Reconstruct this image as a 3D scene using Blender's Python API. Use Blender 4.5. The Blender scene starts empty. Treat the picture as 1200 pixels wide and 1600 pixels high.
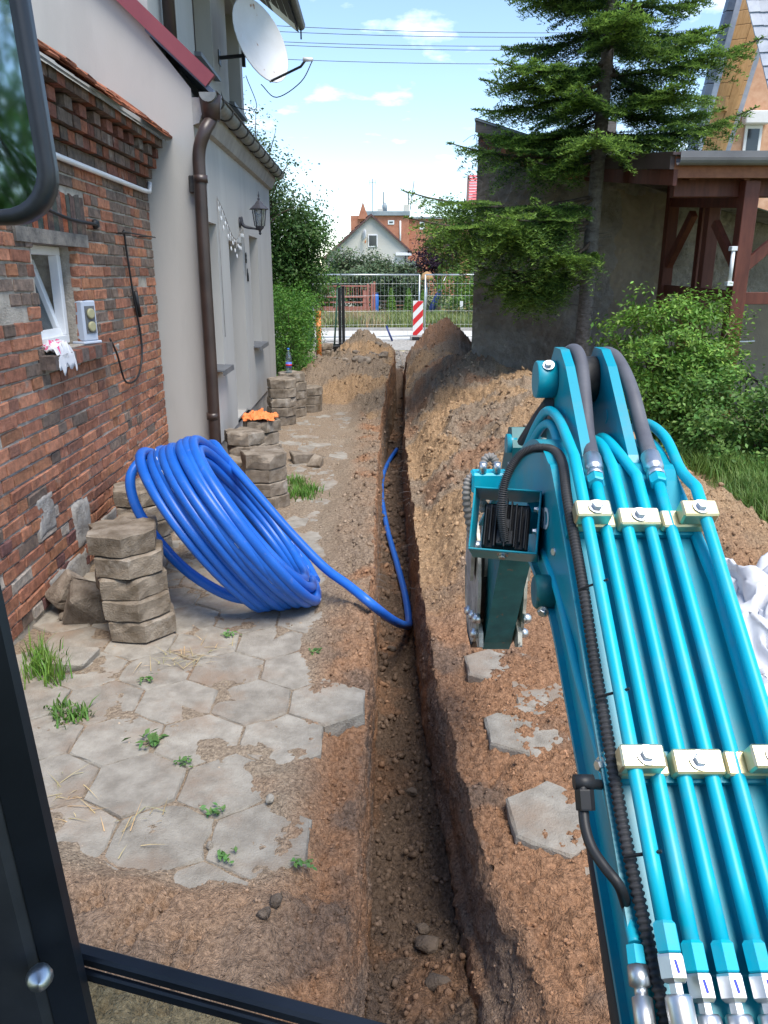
import bpy, math, random
import numpy as np
from mathutils import Vector, Matrix

SC = bpy.context.scene
COL = SC.collection
rng = np.random.default_rng(7)
random.seed(7)
R = math.radians

# ---------------------------------------------------------------- camera, sky, sun, exposure
CAM_H, FPX, TILT = 1.9, 1200.0, R(17.1)
CT, ST = math.cos(TILT), math.sin(TILT)
cam_d = bpy.data.cameras.new("camera")
cam = bpy.data.objects.new("camera", cam_d)
COL.objects.link(cam)
cam.location = (0, 0, CAM_H)
cam.rotation_euler = (math.pi / 2 - TILT, 0, 0)
cam_d.sensor_fit = 'VERTICAL'
cam_d.sensor_height = 36
cam_d.sensor_width = 27
cam_d.lens = FPX / 1600 * 36
cam_d.clip_start = 0.02
cam_d.clip_end = 4000
SC.camera = cam

SUN_DIR = Vector((0.25, -0.38, 0.90)).normalized()      # towards the sun
SUN_EL = math.asin(SUN_DIR.z)
SUN_AZ = math.atan2(SUN_DIR.x, SUN_DIR.y)               # clockwise from +Y
world = bpy.data.worlds.new("World")
SC.world = world
world.use_nodes = True
wn = world.node_tree
wn.nodes.clear()
w_out = wn.nodes.new('ShaderNodeOutputWorld')
w_bg = wn.nodes.new('ShaderNodeBackground')
w_bg.inputs['Strength'].default_value = 0.12
sky = wn.nodes.new('ShaderNodeTexSky')
sky.sky_type = 'NISHITA'
sky.sun_disc = False
sky.sun_elevation = SUN_EL
sky.sun_rotation = SUN_AZ
sky.air_density = 1.0
sky.dust_density = 0.1
sky.ozone_density = 2.0
# thin summer clouds: noise on a flat cloud deck seen from below
tc = wn.nodes.new('ShaderNodeTexCoord')
sep = wn.nodes.new('ShaderNodeSeparateXYZ')
wn.links.new(tc.outputs['Generated'], sep.inputs[0])
zc = wn.nodes.new('ShaderNodeMath'); zc.operation = 'MAXIMUM'; zc.inputs[1].default_value = 0.0
wn.links.new(sep.outputs[2], zc.inputs[0])
zo = wn.nodes.new('ShaderNodeMath'); zo.operation = 'ADD'; zo.inputs[1].default_value = 0.16
wn.links.new(zc.outputs[0], zo.inputs[0])
dx = wn.nodes.new('ShaderNodeMath'); dx.operation = 'DIVIDE'
dy = wn.nodes.new('ShaderNodeMath'); dy.operation = 'DIVIDE'
wn.links.new(sep.outputs[0], dx.inputs[0]); wn.links.new(zo.outputs[0], dx.inputs[1])
wn.links.new(sep.outputs[1], dy.inputs[0]); wn.links.new(zo.outputs[0], dy.inputs[1])
cmb = wn.nodes.new('ShaderNodeCombineXYZ')
wn.links.new(dx.outputs[0], cmb.inputs[0]); wn.links.new(dy.outputs[0], cmb.inputs[1])
cn = wn.nodes.new('ShaderNodeTexNoise')
cn.inputs['Scale'].default_value = 3.4; cn.inputs['Detail'].default_value = 7; cn.inputs['Roughness'].default_value = 0.55
wn.links.new(cmb.outputs[0], cn.inputs['Vector'])
cr = wn.nodes.new('ShaderNodeValToRGB')
cr.color_ramp.elements[0].position = 0.57; cr.color_ramp.elements[0].color = (0, 0, 0, 1)
cr.color_ramp.elements[1].position = 0.80; cr.color_ramp.elements[1].color = (0.8, 0.8, 0.8, 1)
wn.links.new(cn.outputs[0], cr.inputs[0])
cm = wn.nodes.new('ShaderNodeMix'); cm.data_type = 'RGBA'
wn.links.new(cr.outputs[0], cm.inputs['Factor'])
wn.links.new(sky.outputs[0], cm.inputs['A'])
cm.inputs['B'].default_value = (8.6, 8.9, 9.2, 1)
wn.links.new(cm.outputs['Result'], w_bg.inputs['Color'])
wn.links.new(w_bg.outputs[0], w_out.inputs[0])

sun_d = bpy.data.lights.new("sun", 'SUN')
sun_d.energy = 2.3
sun_d.angle = R(30)
sun_d.color = (1.0, 0.94, 0.85)
sun = bpy.data.objects.new("sun", sun_d)
COL.objects.link(sun)
sun.rotation_euler = (-SUN_DIR).to_track_quat('-Z', 'Y').to_euler()
sun.location = (10, -6, 20)

SC.view_settings.view_transform = 'Standard'
SC.view_settings.look = 'None'
SC.view_settings.gamma = 1.0
SC.view_settings.exposure = 1.22
SC.render.engine = 'CYCLES'
SC.cycles.max_bounces = 6
SC.cycles.transparent_max_bounces = 12

# ---------------------------------------------------------------- helpers
def P(px, py, z):
    "photo pixel (1200x1600) at distance z along the optical axis -> world"
    xc = (px - 600) / FPX * z; yc = (800 - py) / FPX * z
    return Vector((xc, z * CT + yc * ST, CAM_H + yc * CT - z * ST))

def ray(px, py):
    return P(px, py, 1.0) - Vector((0, 0, CAM_H))

def G(px, py, z=0.0):
    d = ray(px, py); t = (z - CAM_H) / d.z
    return Vector((0, 0, CAM_H)) + d * t

def PX(px, py, x):
    d = ray(px, py); return Vector((0, 0, CAM_H)) + d * (x / d.x)

def PY(px, py, y):
    d = ray(px, py); return Vector((0, 0, CAM_H)) + d * (y / d.y)

PERM = rng.permutation(256); PERM = np.concatenate([PERM, PERM, PERM])
GRAD = rng.normal(size=(256, 3)); GRAD /= np.linalg.norm(GRAD, axis=1, keepdims=True)
def pnoise(p):
    p = np.asarray(p, float); i = np.floor(p).astype(int); f = p - i; i &= 255
    u = f * f * f * (f * (f * 6 - 15) + 10); out = 0
    for a in (0, 1):
        wx = u[:, 0] if a else 1 - u[:, 0]
        for b in (0, 1):
            wy = u[:, 1] if b else 1 - u[:, 1]
            for c in (0, 1):
                wz = u[:, 2] if c else 1 - u[:, 2]
                h = PERM[PERM[PERM[i[:, 0] + a] + i[:, 1] + b] + i[:, 2] + c]
                g = GRAD[h]
                out = out + wx * wy * wz * (g[:, 0] * (f[:, 0] - a) + g[:, 1] * (f[:, 1] - b) + g[:, 2] * (f[:, 2] - c))
    return out * 1.6
def fbm(p, sc, octv=4, gain=0.5, off=0.0):
    p = np.asarray(p, float) * sc + off; o = 0; a = 1.0
    for k in range(octv):
        o = o + a * pnoise(p); p = p * 2.03 + 17.3; a *= gain
    return o
def sstep(a, b, x):
    t = np.clip((x - a) / (b - a), 0, 1); return t * t * (3 - 2 * t)

def np_mesh(name, verts, faces, smooth=False):
    "verts (N,3); faces: array (M,k) or list of arrays"
    me = bpy.data.meshes.new(name)
    if not isinstance(faces, list): faces = [faces]
    faces = [np.asarray(f, int) for f in faces if len(f)]
    verts = np.asarray(verts, np.float32)
    me.vertices.add(len(verts)); me.vertices.foreach_set('co', verts.ravel())
    nl = sum(f.size for f in faces); npoly = sum(len(f) for f in faces)
    me.loops.add(nl); me.polygons.add(npoly)
    me.loops.foreach_set('vertex_index', np.concatenate([f.ravel() for f in faces]).astype(np.int32))
    tot = np.concatenate([np.full(len(f), f.shape[1]) for f in faces]).astype(np.int32)
    st = np.concatenate([[0], np.cumsum(tot)[:-1]]).astype(np.int32)
    me.polygons.foreach_set('loop_start', st)
    me.polygons.foreach_set('loop_total', tot)
    if smooth: me.polygons.foreach_set('use_smooth', np.ones(npoly, bool))
    me.update(calc_edges=True); me.validate()
    return me

def vcol(me, cols, name='tint'):
    a = me.attributes.new(name, 'FLOAT_COLOR', 'POINT')
    c = np.ones((len(me.vertices), 4), np.float32); c[:, :3] = cols
    a.data.foreach_set('color', c.ravel())

def attach(o, parent):
    if parent is None: return
    o.parent = parent
    if parent.get('_base'): o.matrix_parent_inverse = Matrix.Translation(-Vector(parent['_base']))
def link(name, me, mat=None, parent=None, kind=None, label=None, cat=None, group=None):
    o = bpy.data.objects.new(name, me); COL.objects.link(o)
    if mat is not None and len(me.materials) == 0: me.materials.append(mat)
    attach(o, parent)
    if kind: o['kind'] = kind
    if label: o['label'] = label
    if cat: o['category'] = cat
    if group: o['group'] = group
    return o
def thing(name, label, cat, base=(0, 0, 0), group=None):
    o = bpy.data.objects.new(name, None); COL.objects.link(o)
    o.location = base; o['_base'] = tuple(float(v) for v in base)
    o.empty_display_size = 0.1
    o['label'] = label; o['category'] = cat
    if group: o['group'] = group
    return o

class MB:
    "collects shapes, builds one mesh object"
    def __init__(s): s.v = []; s.f = []; s.sm = []
    def add(s, verts, faces, smooth=False):
        n = len(s.v); s.v += [tuple(v) for v in verts]
        s.f += [tuple(i + n for i in f) for f in faces]; s.sm += [smooth] * len(faces)
        return s
    def box(s, lo, hi, bev=0.0, m=None):
        lo = Vector(lo); hi = Vector(hi)
        if bev <= 0:
            v = [Vector((x, y, z)) for x in (lo.x, hi.x) for y in (lo.y, hi.y) for z in (lo.z, hi.z)]
            f = [(0, 1, 3, 2), (4, 6, 7, 5), (0, 4, 5, 1), (2, 3, 7, 6), (0, 2, 6, 4), (1, 5, 7, 3)]
        else:
            c = (lo + hi) / 2; h = (hi - lo) / 2; v = []; idx = {}
            for sx in (-1, 1):
                for sy in (-1, 1):
                    for sz in (-1, 1):
                        for ax in range(3):
                            q = Vector((sx * h.x, sy * h.y, sz * h.z))
                            for k in range(3):
                                if k != ax: q[k] -= (sx, sy, sz)[k] * bev
                            idx[(sx, sy, sz, ax)] = len(v); v.append(c + q)
            f = []
            for ax in range(3):
                a, b = [(1, 2), (2, 0), (0, 1)][ax]
                for sg in (-1, 1):
                    quad = []
                    for (p, q) in ((-1, -1), (1, -1), (1, 1), (-1, 1)):
                        k = [0, 0, 0]; k[ax] = sg; k[a] = p; k[b] = q; quad.append(idx[(*k, ax)])
                    f.append(tuple(quad if sg > 0 else quad[::-1]))
            for ax in range(3):
                a, b = [(1, 2), (2, 0), (0, 1)][ax]
                for p in (-1, 1):
                    for q in (-1, 1):
                        k0 = [0, 0, 0]; k1 = [0, 0, 0]; k0[a] = k1[a] = p; k0[b] = k1[b] = q; k0[ax] = -1; k1[ax] = 1
                        quad = [idx[(*k0, a)], idx[(*k1, a)], idx[(*k1, b)], idx[(*k0, b)]]
                        f.append(tuple(quad if p * q > 0 else quad[::-1]))
            for sx in (-1, 1):
                for sy in (-1, 1):
                    for sz in (-1, 1):
                        t = [idx[(sx, sy, sz, a)] for a in range(3)]
                        f.append(tuple(t if sx * sy * sz > 0 else t[::-1]))
        if m is not None: v = [m @ q for q in v]
        return s.add(v, f)
    def bar(s, p0, p1, w, h, up=(0, 0, 1), bev=0.0):
        "rectangular bar from p0 to p1"
        p0 = Vector(p0); p1 = Vector(p1); d = (p1 - p0); L = d.length; d.normalize()
        u = Vector(up); x = d.cross(u)
        if x.length < 1e-4: x = d.cross(Vector((0, 1, 0)))
        x.normalize(); z = x.cross(d)
        m = Matrix.Translation(p0) @ Matrix((x, d, z)).transposed().to_4x4()
        return s.box((-w / 2, 0, -h / 2), (w / 2, L, h / 2), bev, m)
    def tube(s, path, r, n=10, cap=True, smooth=True):
        path = [Vector(p) for p in path]; rs = r if hasattr(r, '__len__') else [r] * len(path)
        T = []
        for i in range(len(path)):
            a = path[max(0, i - 1)]; b = path[min(len(path) - 1, i + 1)]
            T.append((b - a).normalized())
        u = T[0].orthogonal().normalized(); vs = []
        for i, p in enumerate(path):
            u = (u - T[i] * u.dot(T[i])).normalized(); w = T[i].cross(u)
            for k in range(n):
                a = 2 * math.pi * k / n
                vs.append(p + (u * math.cos(a) + w * math.sin(a)) * rs[i])
        fs = [(i * n + k, i * n + (k + 1) % n, (i + 1) * n + (k + 1) % n, (i + 1) * n + k) for i in range(len(path) - 1) for k in range(n)]
        s.add(vs, fs, smooth)
        if cap:
            nb = len(s.v) - len(vs)
            s.f.append(tuple(nb + k for k in range(n))[::-1]); s.sm.append(False)
            s.f.append(tuple(nb + (len(path) - 1) * n + k for k in range(n))); s.sm.append(False)
        return s
    def cyl(s, p0, p1, r, n=16, r1=None, smooth=True):
        return s.tube([p0, p1], [r, r if r1 is None else r1], n, True, smooth)
    def prism(s, poly, depth, m):
        "poly list of (a,b), extruded 0..depth along local z; m maps local->world"
        n = len(poly)
        v = [m @ Vector((a, b, 0)) for a, b in poly] + [m @ Vector((a, b, depth)) for a, b in poly]
        f = [tuple(range(n))[::-1], tuple(range(n, 2 * n))] + [(i, (i + 1) % n, n + (i + 1) % n, n + i) for i in range(n)]
        return s.add(v, f)
    def lathe(s, prof, c, axis=(0, 0, 1), n=16, smooth=True):
        ax = Vector(axis).normalized(); u = ax.orthogonal().normalized(); w = ax.cross(u); c = Vector(c)
        vs = [c + ax * h + (u * math.cos(2 * math.pi * k / n) + w * math.sin(2 * math.pi * k / n)) * r for r, h in prof for k in range(n)]
        fs = [(i * n + k, i * n + (k + 1) % n, (i + 1) * n + (k + 1) % n, (i + 1) * n + k) for i in range(len(prof) - 1) for k in range(n)]
        s.add(vs, fs, smooth)
        b = len(s.v) - len(vs)
        s.f.append(tuple(b + k for k in range(n))[::-1]); s.sm.append(False)
        s.f.append(tuple(b + (len(prof) - 1) * n + k for k in range(n))); s.sm.append(False)
        return s
    def mesh(s, name):
        me = bpy.data.meshes.new(name); me.from_pydata([tuple(v) for v in s.v], [], s.f)
        me.polygons.foreach_set('use_smooth', np.array(s.sm, bool)); me.update(); return me
    def build(s, name, mat, parent=None, **k):
        return link(name, s.mesh(name), mat, parent, **k)

def spline(pts, n=8):
    "Catmull-Rom through points"
    p = [Vector(q) for q in pts]; p = [2 * p[0] - p[1]] + p + [2 * p[-1] - p[-2]]; o = []
    for i in range(1, len(p) - 2):
        a, b, c, d = p[i - 1:i + 3]
        for k in range(n):
            t = k / n
            o.append(0.5 * ((2 * b) + (c - a) * t + (2 * a - 5 * b + 4 * c - d) * t * t + (3 * b - a - 3 * c + d) * t ** 3))
    return o + [p[-2]]

# ---------------------------------------------------------------- materials
def M(name, col, col2=None, rough=0.7, scale=6.0, bump=0.0, bscale=80.0, metal=0.0, spec=0.4, detail=5, contrast=(0.35, 0.65),
      objrand=0.0, bdist=0.012, bdet=4, attr=None, stretch=None, coat=0.0, trans=0.0, col3=None, s3=1.5, c3=(0.5, 0.7)):
    m = bpy.data.materials.new(name); m.use_nodes = True
    nt = m.node_tree; b = nt.nodes['Principled BSDF']
    b.inputs['Roughness'].default_value = rough; b.inputs['Metallic'].default_value = metal
    b.inputs['Specular IOR Level'].default_value = spec
    if coat: b.inputs['Coat Weight'].default_value = coat; b.inputs['Coat Roughness'].default_value = 0.15
    N = nt.nodes.new; L = nt.links.new
    c4 = lambda c: (*c, 1)
    vec = None
    if col2 is not None or bump or col3 is not None:
        tcn = N('ShaderNodeTexCoord'); oi = N('ShaderNodeObjectInfo'); va = N('ShaderNodeVectorMath'); va.operation = 'ADD'
        mu = N('ShaderNodeMath'); mu.operation = 'MULTIPLY'; mu.inputs[1].default_value = 37.0
        L(oi.outputs['Random'], mu.inputs[0]); L(tcn.outputs['Object'], va.inputs[0]); L(mu.outputs[0], va.inputs[1])
        vec = va.outputs[0]
        if stretch:
            vm = N('ShaderNodeVectorMath'); vm.operation = 'MULTIPLY'; vm.inputs[1].default_value = stretch; L(vec, vm.inputs[0]); vec = vm.outputs[0]
    cur = None
    if attr:
        at = N('ShaderNodeAttribute'); at.attribute_name = attr; cur = at.outputs['Color']
    def noise(sc, det=detail):
        n = N('ShaderNodeTexNoise'); n.inputs['Scale'].default_value = sc; n.inputs['Detail'].default_value = det
        n.inputs['Roughness'].default_value = 0.62; L(vec, n.inputs['Vector']); return n.outputs[0]
    if col2 is not None:
        rp = N('ShaderNodeValToRGB'); rp.color_ramp.elements[0].position, rp.color_ramp.elements[1].position = contrast
        rp.color_ramp.elements[0].color = c4(col); rp.color_ramp.elements[1].color = c4(col2)
        L(noise(scale), rp.inputs[0])
        if cur is not None:
            mx = N('ShaderNodeMix'); mx.data_type = 'RGBA'; mx.blend_type = 'MULTIPLY'; mx.inputs['Factor'].default_value = 1
            L(cur, mx.inputs['A']); L(rp.outputs[0], mx.inputs['B']); cur = mx.outputs['Result']
        else: cur = rp.outputs[0]
    if col3 is not None:
        r3 = N('ShaderNodeValToRGB'); r3.color_ramp.elements[0].position, r3.color_ramp.elements[1].position = c3
        L(noise(s3), r3.inputs[0]); mx = N('ShaderNodeMix'); mx.data_type = 'RGBA'; L(r3.outputs[0], mx.inputs['Factor'])
        if cur is not None: L(cur, mx.inputs['A'])
        else: mx.inputs['A'].default_value = c4(col)
        mx.inputs['B'].default_value = c4(col3); cur = mx.outputs['Result']
    if objrand:
        oi2 = N('ShaderNodeObjectInfo'); hs = N('ShaderNodeHueSaturation'); mr = N('ShaderNodeMapRange')
        mr.inputs['To Min'].default_value = 1 - objrand; mr.inputs['To Max'].default_value = 1 + objrand
        L(oi2.outputs['Random'], mr.inputs[0]); L(mr.outputs[0], hs.inputs['Value'])
        if cur is not None: L(cur, hs.inputs['Color'])
        else: hs.inputs['Color'].default_value = c4(col)
        cur = hs.outputs[0]
    if cur is not None: L(cur, b.inputs['Base Color'])
    else: b.inputs['Base Color'].default_value = c4(col)
    if bump:
        bp = N('ShaderNodeBump'); bp.inputs['Strength'].default_value = min(1, bump); bp.inputs['Distance'].default_value = bdist * bump
        L(noise(bscale, bdet), bp.inputs['Height']); L(bp.outputs[0], b.inputs['Normal'])
    if trans:
        out = nt.nodes['Material Output']; tl = N('ShaderNodeBsdfTranslucent'); ms = N('ShaderNodeMixShader'); ms.inputs[0].default_value = trans
        if cur is not None: L(cur, tl.inputs[0])
        else: tl.inputs[0].default_value = c4(col)
        L(b.outputs[0], ms.inputs[1]); L(tl.outputs[0], ms.inputs[2]); L(ms.outputs[0], out.inputs[0])
    return m

MAT = {}
def mk(n, *a, **k): MAT[n] = M(n, *a, **k); return MAT[n]
mk('soil', (0.62, 0.60, 0.58), (1.62, 1.58, 1.53), rough=0.95, scale=62, contrast=(0.33, 0.66), bump=1.0, bscale=120, bdist=0.024, bdet=3, attr='tint', spec=0.1, detail=8)  # crumb-scale colour variation, strengthened to paint in shaded crevices between crumbs
mk('clod', (0.70, 0.69, 0.68), (1.38, 1.35, 1.32), rough=0.95, scale=40, bump=0.7, bscale=170, attr='tint', spec=0.1)
mk('grassground', (0.10, 0.15, 0.04), (0.26, 0.24, 0.12), rough=0.95, scale=0.9, bump=0.8, bscale=30)
mk('road', (0.50, 0.48, 0.43), (0.62, 0.60, 0.55), rough=0.9, scale=1.6, bump=0.3)
mk('gravel', (0.20, 0.19, 0.17), (0.48, 0.45, 0.40), rough=0.95, scale=14, bump=1.0, bscale=25)
mk('paver', (0.23, 0.205, 0.17), (0.36, 0.328, 0.278), rough=0.9, scale=11, bump=0.8, bscale=120, bdet=8, detail=9, objrand=0.07, col3=(0.27, 0.20, 0.145), s3=3.2, c3=(0.50, 0.72))
mk('slab', (0.15, 0.115, 0.08), (0.33, 0.275, 0.215), rough=0.92, scale=9, bump=0.9, bscale=110, objrand=0.12, col3=(0.44, 0.39, 0.33), s3=5, c3=(0.58, 0.72))
mk('cobble', (0.13, 0.10, 0.075), (0.30, 0.25, 0.20), rough=0.92, scale=12, bump=0.9, bscale=90, objrand=0.15)
mk('brick', (0.70, 0.70, 0.70), (1.38, 1.31, 1.25), rough=0.92, scale=24, bump=1.0, bscale=110, bdet=7, detail=8, attr='tint', spec=0.15, col3=(0.36, 0.32, 0.27), s3=8, c3=(0.60, 0.76))
mk('mortar', (0.31, 0.275, 0.23), (0.50, 0.455, 0.39), rough=0.95, scale=11, bump=1.0, bscale=70, bdet=8)
mk('darkstone', (0.07, 0.052, 0.04), (0.17, 0.13, 0.10), rough=0.95, scale=14, bump=0.9, bscale=90)
mk('soot', (0.13, 0.12, 0.11), (0.30, 0.27, 0.235), rough=0.95, scale=7, bump=0.9, bscale=60)
mk('plaster', (0.41, 0.40, 0.38), (0.49, 0.48, 0.455), rough=0.92, scale=2.2, bump=0.25, bscale=160, stretch=(1, 1, 0.25), detail=8, contrast=(0.38, 0.66), col3=(0.31, 0.295, 0.27), s3=1.1, c3=(0.52, 0.85))
mk('plinth', (0.30, 0.29, 0.28), (0.40, 0.385, 0.365), rough=0.95, scale=5, bump=0.5)
mk('tile_old', (0.20, 0.065, 0.035), (0.40, 0.15, 0.08), rough=0.9, scale=9, bump=0.6, objrand=0.2)
mk('maroon', (0.205, 0.045, 0.06), (0.245, 0.058, 0.072), rough=0.5, scale=2)
mk('brown_pipe', (0.034, 0.022, 0.019), (0.055, 0.036, 0.03), rough=0.38, scale=4, spec=0.5)
mk('zinc', (0.14, 0.15, 0.15), (0.26, 0.27, 0.26), rough=0.5, scale=5, metal=0.4)
mk('sill_dark', (0.10, 0.105, 0.115), (0.14, 0.145, 0.155), rough=0.5, scale=6)
mk('white_pvc', (0.72, 0.73, 0.74), (0.80, 0.81, 0.82), rough=0.35, scale=6)
mk('greypanel', (0.42, 0.47, 0.56), (0.48, 0.53, 0.62), rough=0.4, scale=6)
mk('olive_lid', (0.36, 0.34, 0.20), rough=0.45)
mk('black', (0.012, 0.013, 0.015), (0.022, 0.023, 0.026), rough=0.5, scale=8)
mk('cabblack', (0.010, 0.012, 0.016), (0.022, 0.026, 0.034), rough=0.42, scale=5, bump=0.15, bscale=60)
mk('rubber', (0.028, 0.028, 0.031), (0.05, 0.05, 0.055), rough=0.6, scale=10, stretch=(1, 1, 1))
mk('hose', (0.085, 0.085, 0.10), (0.12, 0.12, 0.135), rough=0.55, scale=12)
mk('oldhose', (0.16, 0.15, 0.14), (0.28, 0.26, 0.24), rough=0.7, scale=14)
mk('lantern', (0.035, 0.035, 0.045), (0.06, 0.06, 0.07), rough=0.5, scale=9)
mk('dish', (0.72, 0.72, 0.72), (0.62, 0.61, 0.59), rough=0.45, scale=2.2, col3=(0.36, 0.20, 0.11), s3=6.5, c3=(0.66, 0.72))
mk('soffitdark', (0.028, 0.018, 0.014), (0.05, 0.033, 0.026), rough=0.85, scale=6)
mk('steel', (0.55, 0.56, 0.57), (0.70, 0.71, 0.72), rough=0.40, scale=15, metal=1.0)
mk('zincplate', (0.62, 0.53, 0.30), (0.72, 0.67, 0.48), rough=0.34, scale=9, metal=0.75)
mk('teal', (0.0, 0.27, 0.36), (0.002, 0.30, 0.40), rough=0.36, scale=3, spec=0.4, col3=(0.09, 0.25, 0.29), s3=11, c3=(0.48, 0.85))
mk('tealtube', (0.0, 0.39, 0.53), (0.003, 0.43, 0.58), rough=0.40, scale=3, spec=0.4, col3=(0.08, 0.34, 0.42), s3=16, c3=(0.5, 0.9))
mk('tealworn', (0.005, 0.10, 0.11), (0.015, 0.16, 0.165), rough=0.45, scale=14, col3=(0.16, 0.12, 0.08), s3=22, c3=(0.62, 0.72))
mk('wornsteel', (0.28, 0.26, 0.21), (0.55, 0.52, 0.44), rough=0.55, scale=12, metal=0.3, col3=(0.06, 0.06, 0.06), s3=18, c3=(0.58, 0.68))
mk('darksteel', (0.035, 0.035, 0.037), (0.085, 0.08, 0.075), rough=0.5, scale=14, metal=0.5)
mk('bluepipe', (0.010, 0.105, 0.47), (0.020, 0.14, 0.57), rough=0.36, scale=3, col3=(0.10, 0.17, 0.45), s3=30, c3=(0.60, 0.80))
mk('pipestripe', (0.55, 0.62, 0.75), rough=0.5)
mk('orange', (0.75, 0.20, 0.055), (0.85, 0.27, 0.09), rough=0.8, scale=8)
mk('orangepipe', (0.62, 0.20, 0.05), (0.70, 0.25, 0.07), rough=0.5, scale=4)
mk('fabric', (0.56, 0.57, 0.60), (0.66, 0.67, 0.70), rough=0.7, scale=8, bump=0.2, bscale=300)
mk('pink', (0.65, 0.10, 0.25), rough=0.8)
mk('cardboard', (0.38, 0.20, 0.11), (0.46, 0.27, 0.16), rough=0.85, scale=5)
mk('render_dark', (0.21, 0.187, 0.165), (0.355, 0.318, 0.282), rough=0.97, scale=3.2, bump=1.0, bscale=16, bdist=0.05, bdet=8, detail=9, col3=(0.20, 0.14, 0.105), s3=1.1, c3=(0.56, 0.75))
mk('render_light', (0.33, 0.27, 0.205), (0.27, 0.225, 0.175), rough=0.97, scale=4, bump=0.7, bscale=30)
mk('oldwood', (0.10, 0.088, 0.08), (0.19, 0.17, 0.155), rough=0.9, scale=6, stretch=(0.6, 6, 6), bump=0.5, bscale=20)
mk('redwood', (0.085, 0.023, 0.014), (0.145, 0.042, 0.025), rough=0.55, scale=5, stretch=(3, 3, 0.5))
mk('redwood_edge', (0.20, 0.075, 0.04), (0.28, 0.115, 0.06), rough=0.7, scale=9)
mk('brownsheet', (0.065, 0.04, 0.036), (0.09, 0.058, 0.05), rough=0.4, scale=3)
mk('greysheet', (0.13, 0.125, 0.13), (0.17, 0.165, 0.17), rough=0.35, scale=3)
mk('pine', (0.36, 0.20, 0.08), (0.48, 0.29, 0.13), rough=0.7, scale=4, stretch=(1, 8, 1))
mk('newbrick', (0.52, 0.28, 0.17), (0.62, 0.38, 0.25), rough=0.9, scale=8)
mk('slate', (0.055, 0.075, 0.115), (0.10, 0.125, 0.17), rough=0.35, scale=4, objrand=0.15)
mk('slate_pale', (0.20, 0.23, 0.29), (0.30, 0.33, 0.39), rough=0.35, scale=4, objrand=0.15)
mk('farwall', (0.52, 0.50, 0.44), (0.60, 0.58, 0.51), rough=0.9, scale=0.5)
mk('farbrick', (0.36, 0.14, 0.085), (0.45, 0.20, 0.125), rough=0.9, scale=3)
mk('farroof', (0.10, 0.055, 0.05), (0.16, 0.09, 0.08), rough=0.8, scale=1.5)
mk('fartile', (0.62, 0.12, 0.13), (0.70, 0.17, 0.18), rough=0.6, scale=1)
mk('farsheet', (0.20, 0.24, 0.27), (0.28, 0.32, 0.34), rough=0.5, scale=1)
mk('whitepaint', (0.78, 0.78, 0.78), rough=0.5)
mk('red', (0.62, 0.03, 0.035), rough=0.45)
mk('galv', (0.48, 0.52, 0.54), (0.60, 0.64, 0.66), rough=0.4, metal=0.6, scale=4)
mk('rustfence', (0.30, 0.11, 0.08), (0.38, 0.15, 0.11), rough=0.7, scale=3)
mk('bark', (0.10, 0.088, 0.078), (0.20, 0.18, 0.165), rough=0.95, scale=14, bump=1.0, bscale=30, stretch=(1, 1, 2.2))
mk('bark_brown', (0.06, 0.045, 0.034), (0.12, 0.09, 0.07), rough=0.95, scale=10, bump=0.6)
LEAFK = dict(rough=0.55, attr='tint', trans=0.28, scale=2.0, spec=0.35)
mk('leaf', (0.85, 0.85, 0.85), (1.15, 1.15, 1.15), **LEAFK)
mk('needle', (0.85, 0.85, 0.85), (1.15, 1.15, 1.15), rough=0.6, attr='tint', trans=0.32, scale=2.0, spec=0.25)
mk('bottle_label', (0.10, 0.16, 0.60), rough=0.5)
mk('blue', (0.03, 0.16, 0.55), rough=0.5)
mk('darkblue', (0.02, 0.04, 0.16), rough=0.5)
mk('darkgreen', (0.03, 0.09, 0.06), rough=0.5)
mk('penblue', (0.03, 0.05, 0.45), rough=0.6)

def glassmat(name, tint, alpha, rough=0.03, gloss=0.12):
    m = bpy.data.materials.new(name); m.use_nodes = True; nt = m.node_tree; nt.nodes.clear()
    o = nt.nodes.new('ShaderNodeOutputMaterial'); t = nt.nodes.new('ShaderNodeBsdfTransparent'); g = nt.nodes.new('ShaderNodeBsdfGlossy')
    d = nt.nodes.new('ShaderNodeBsdfDiffuse'); a = nt.nodes.new('ShaderNodeMixShader'); b = nt.nodes.new('ShaderNodeMixShader')
    t.inputs[0].default_value = (*tint, 1); g.inputs['Roughness'].default_value = rough; d.inputs[0].default_value = (*[c * 0.55 for c in tint], 1)
    b.inputs[0].default_value = gloss
    a.inputs[0].default_value = alpha; nt.links.new(t.outputs[0], a.inputs[1]); nt.links.new(d.outputs[0], a.inputs[2])
    nt.links.new(a.outputs[0], b.inputs[1]); nt.links.new(g.outputs[0], b.inputs[2])
    nt.links.new(b.outputs[0], o.inputs[0]); MAT[name] = m
glassmat('cabglass', (0.82, 0.90, 0.84), 0.06, gloss=0.05)
glassmat('bottleplastic', (0.80, 0.90, 0.95), 0.12)
glassmat('paneglass', (0.32, 0.36, 0.38), 0.25)
glassmat('lanternglass', (0.75, 0.77, 0.78), 0.15)
mm = bpy.data.materials.new('mirrorglass'); mm.use_nodes = True; MAT['mirrorglass'] = mm
_b = mm.node_tree.nodes['Principled BSDF']; _b.inputs['Metallic'].default_value = 1; _b.inputs['Roughness'].default_value = 0.05; _b.inputs['Base Color'].default_value = (0.62, 0.70, 0.68, 1)
def plainpane(name, col, rough=0.08):
    m = bpy.data.materials.new(name); m.use_nodes = True; b = m.node_tree.nodes['Principled BSDF']
    b.inputs['Base Color'].default_value = (*col, 1); b.inputs['Roughness'].default_value = rough; b.inputs['Specular IOR Level'].default_value = 0.6; MAT[name] = m
plainpane('pane', (0.035, 0.042, 0.05))

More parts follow.
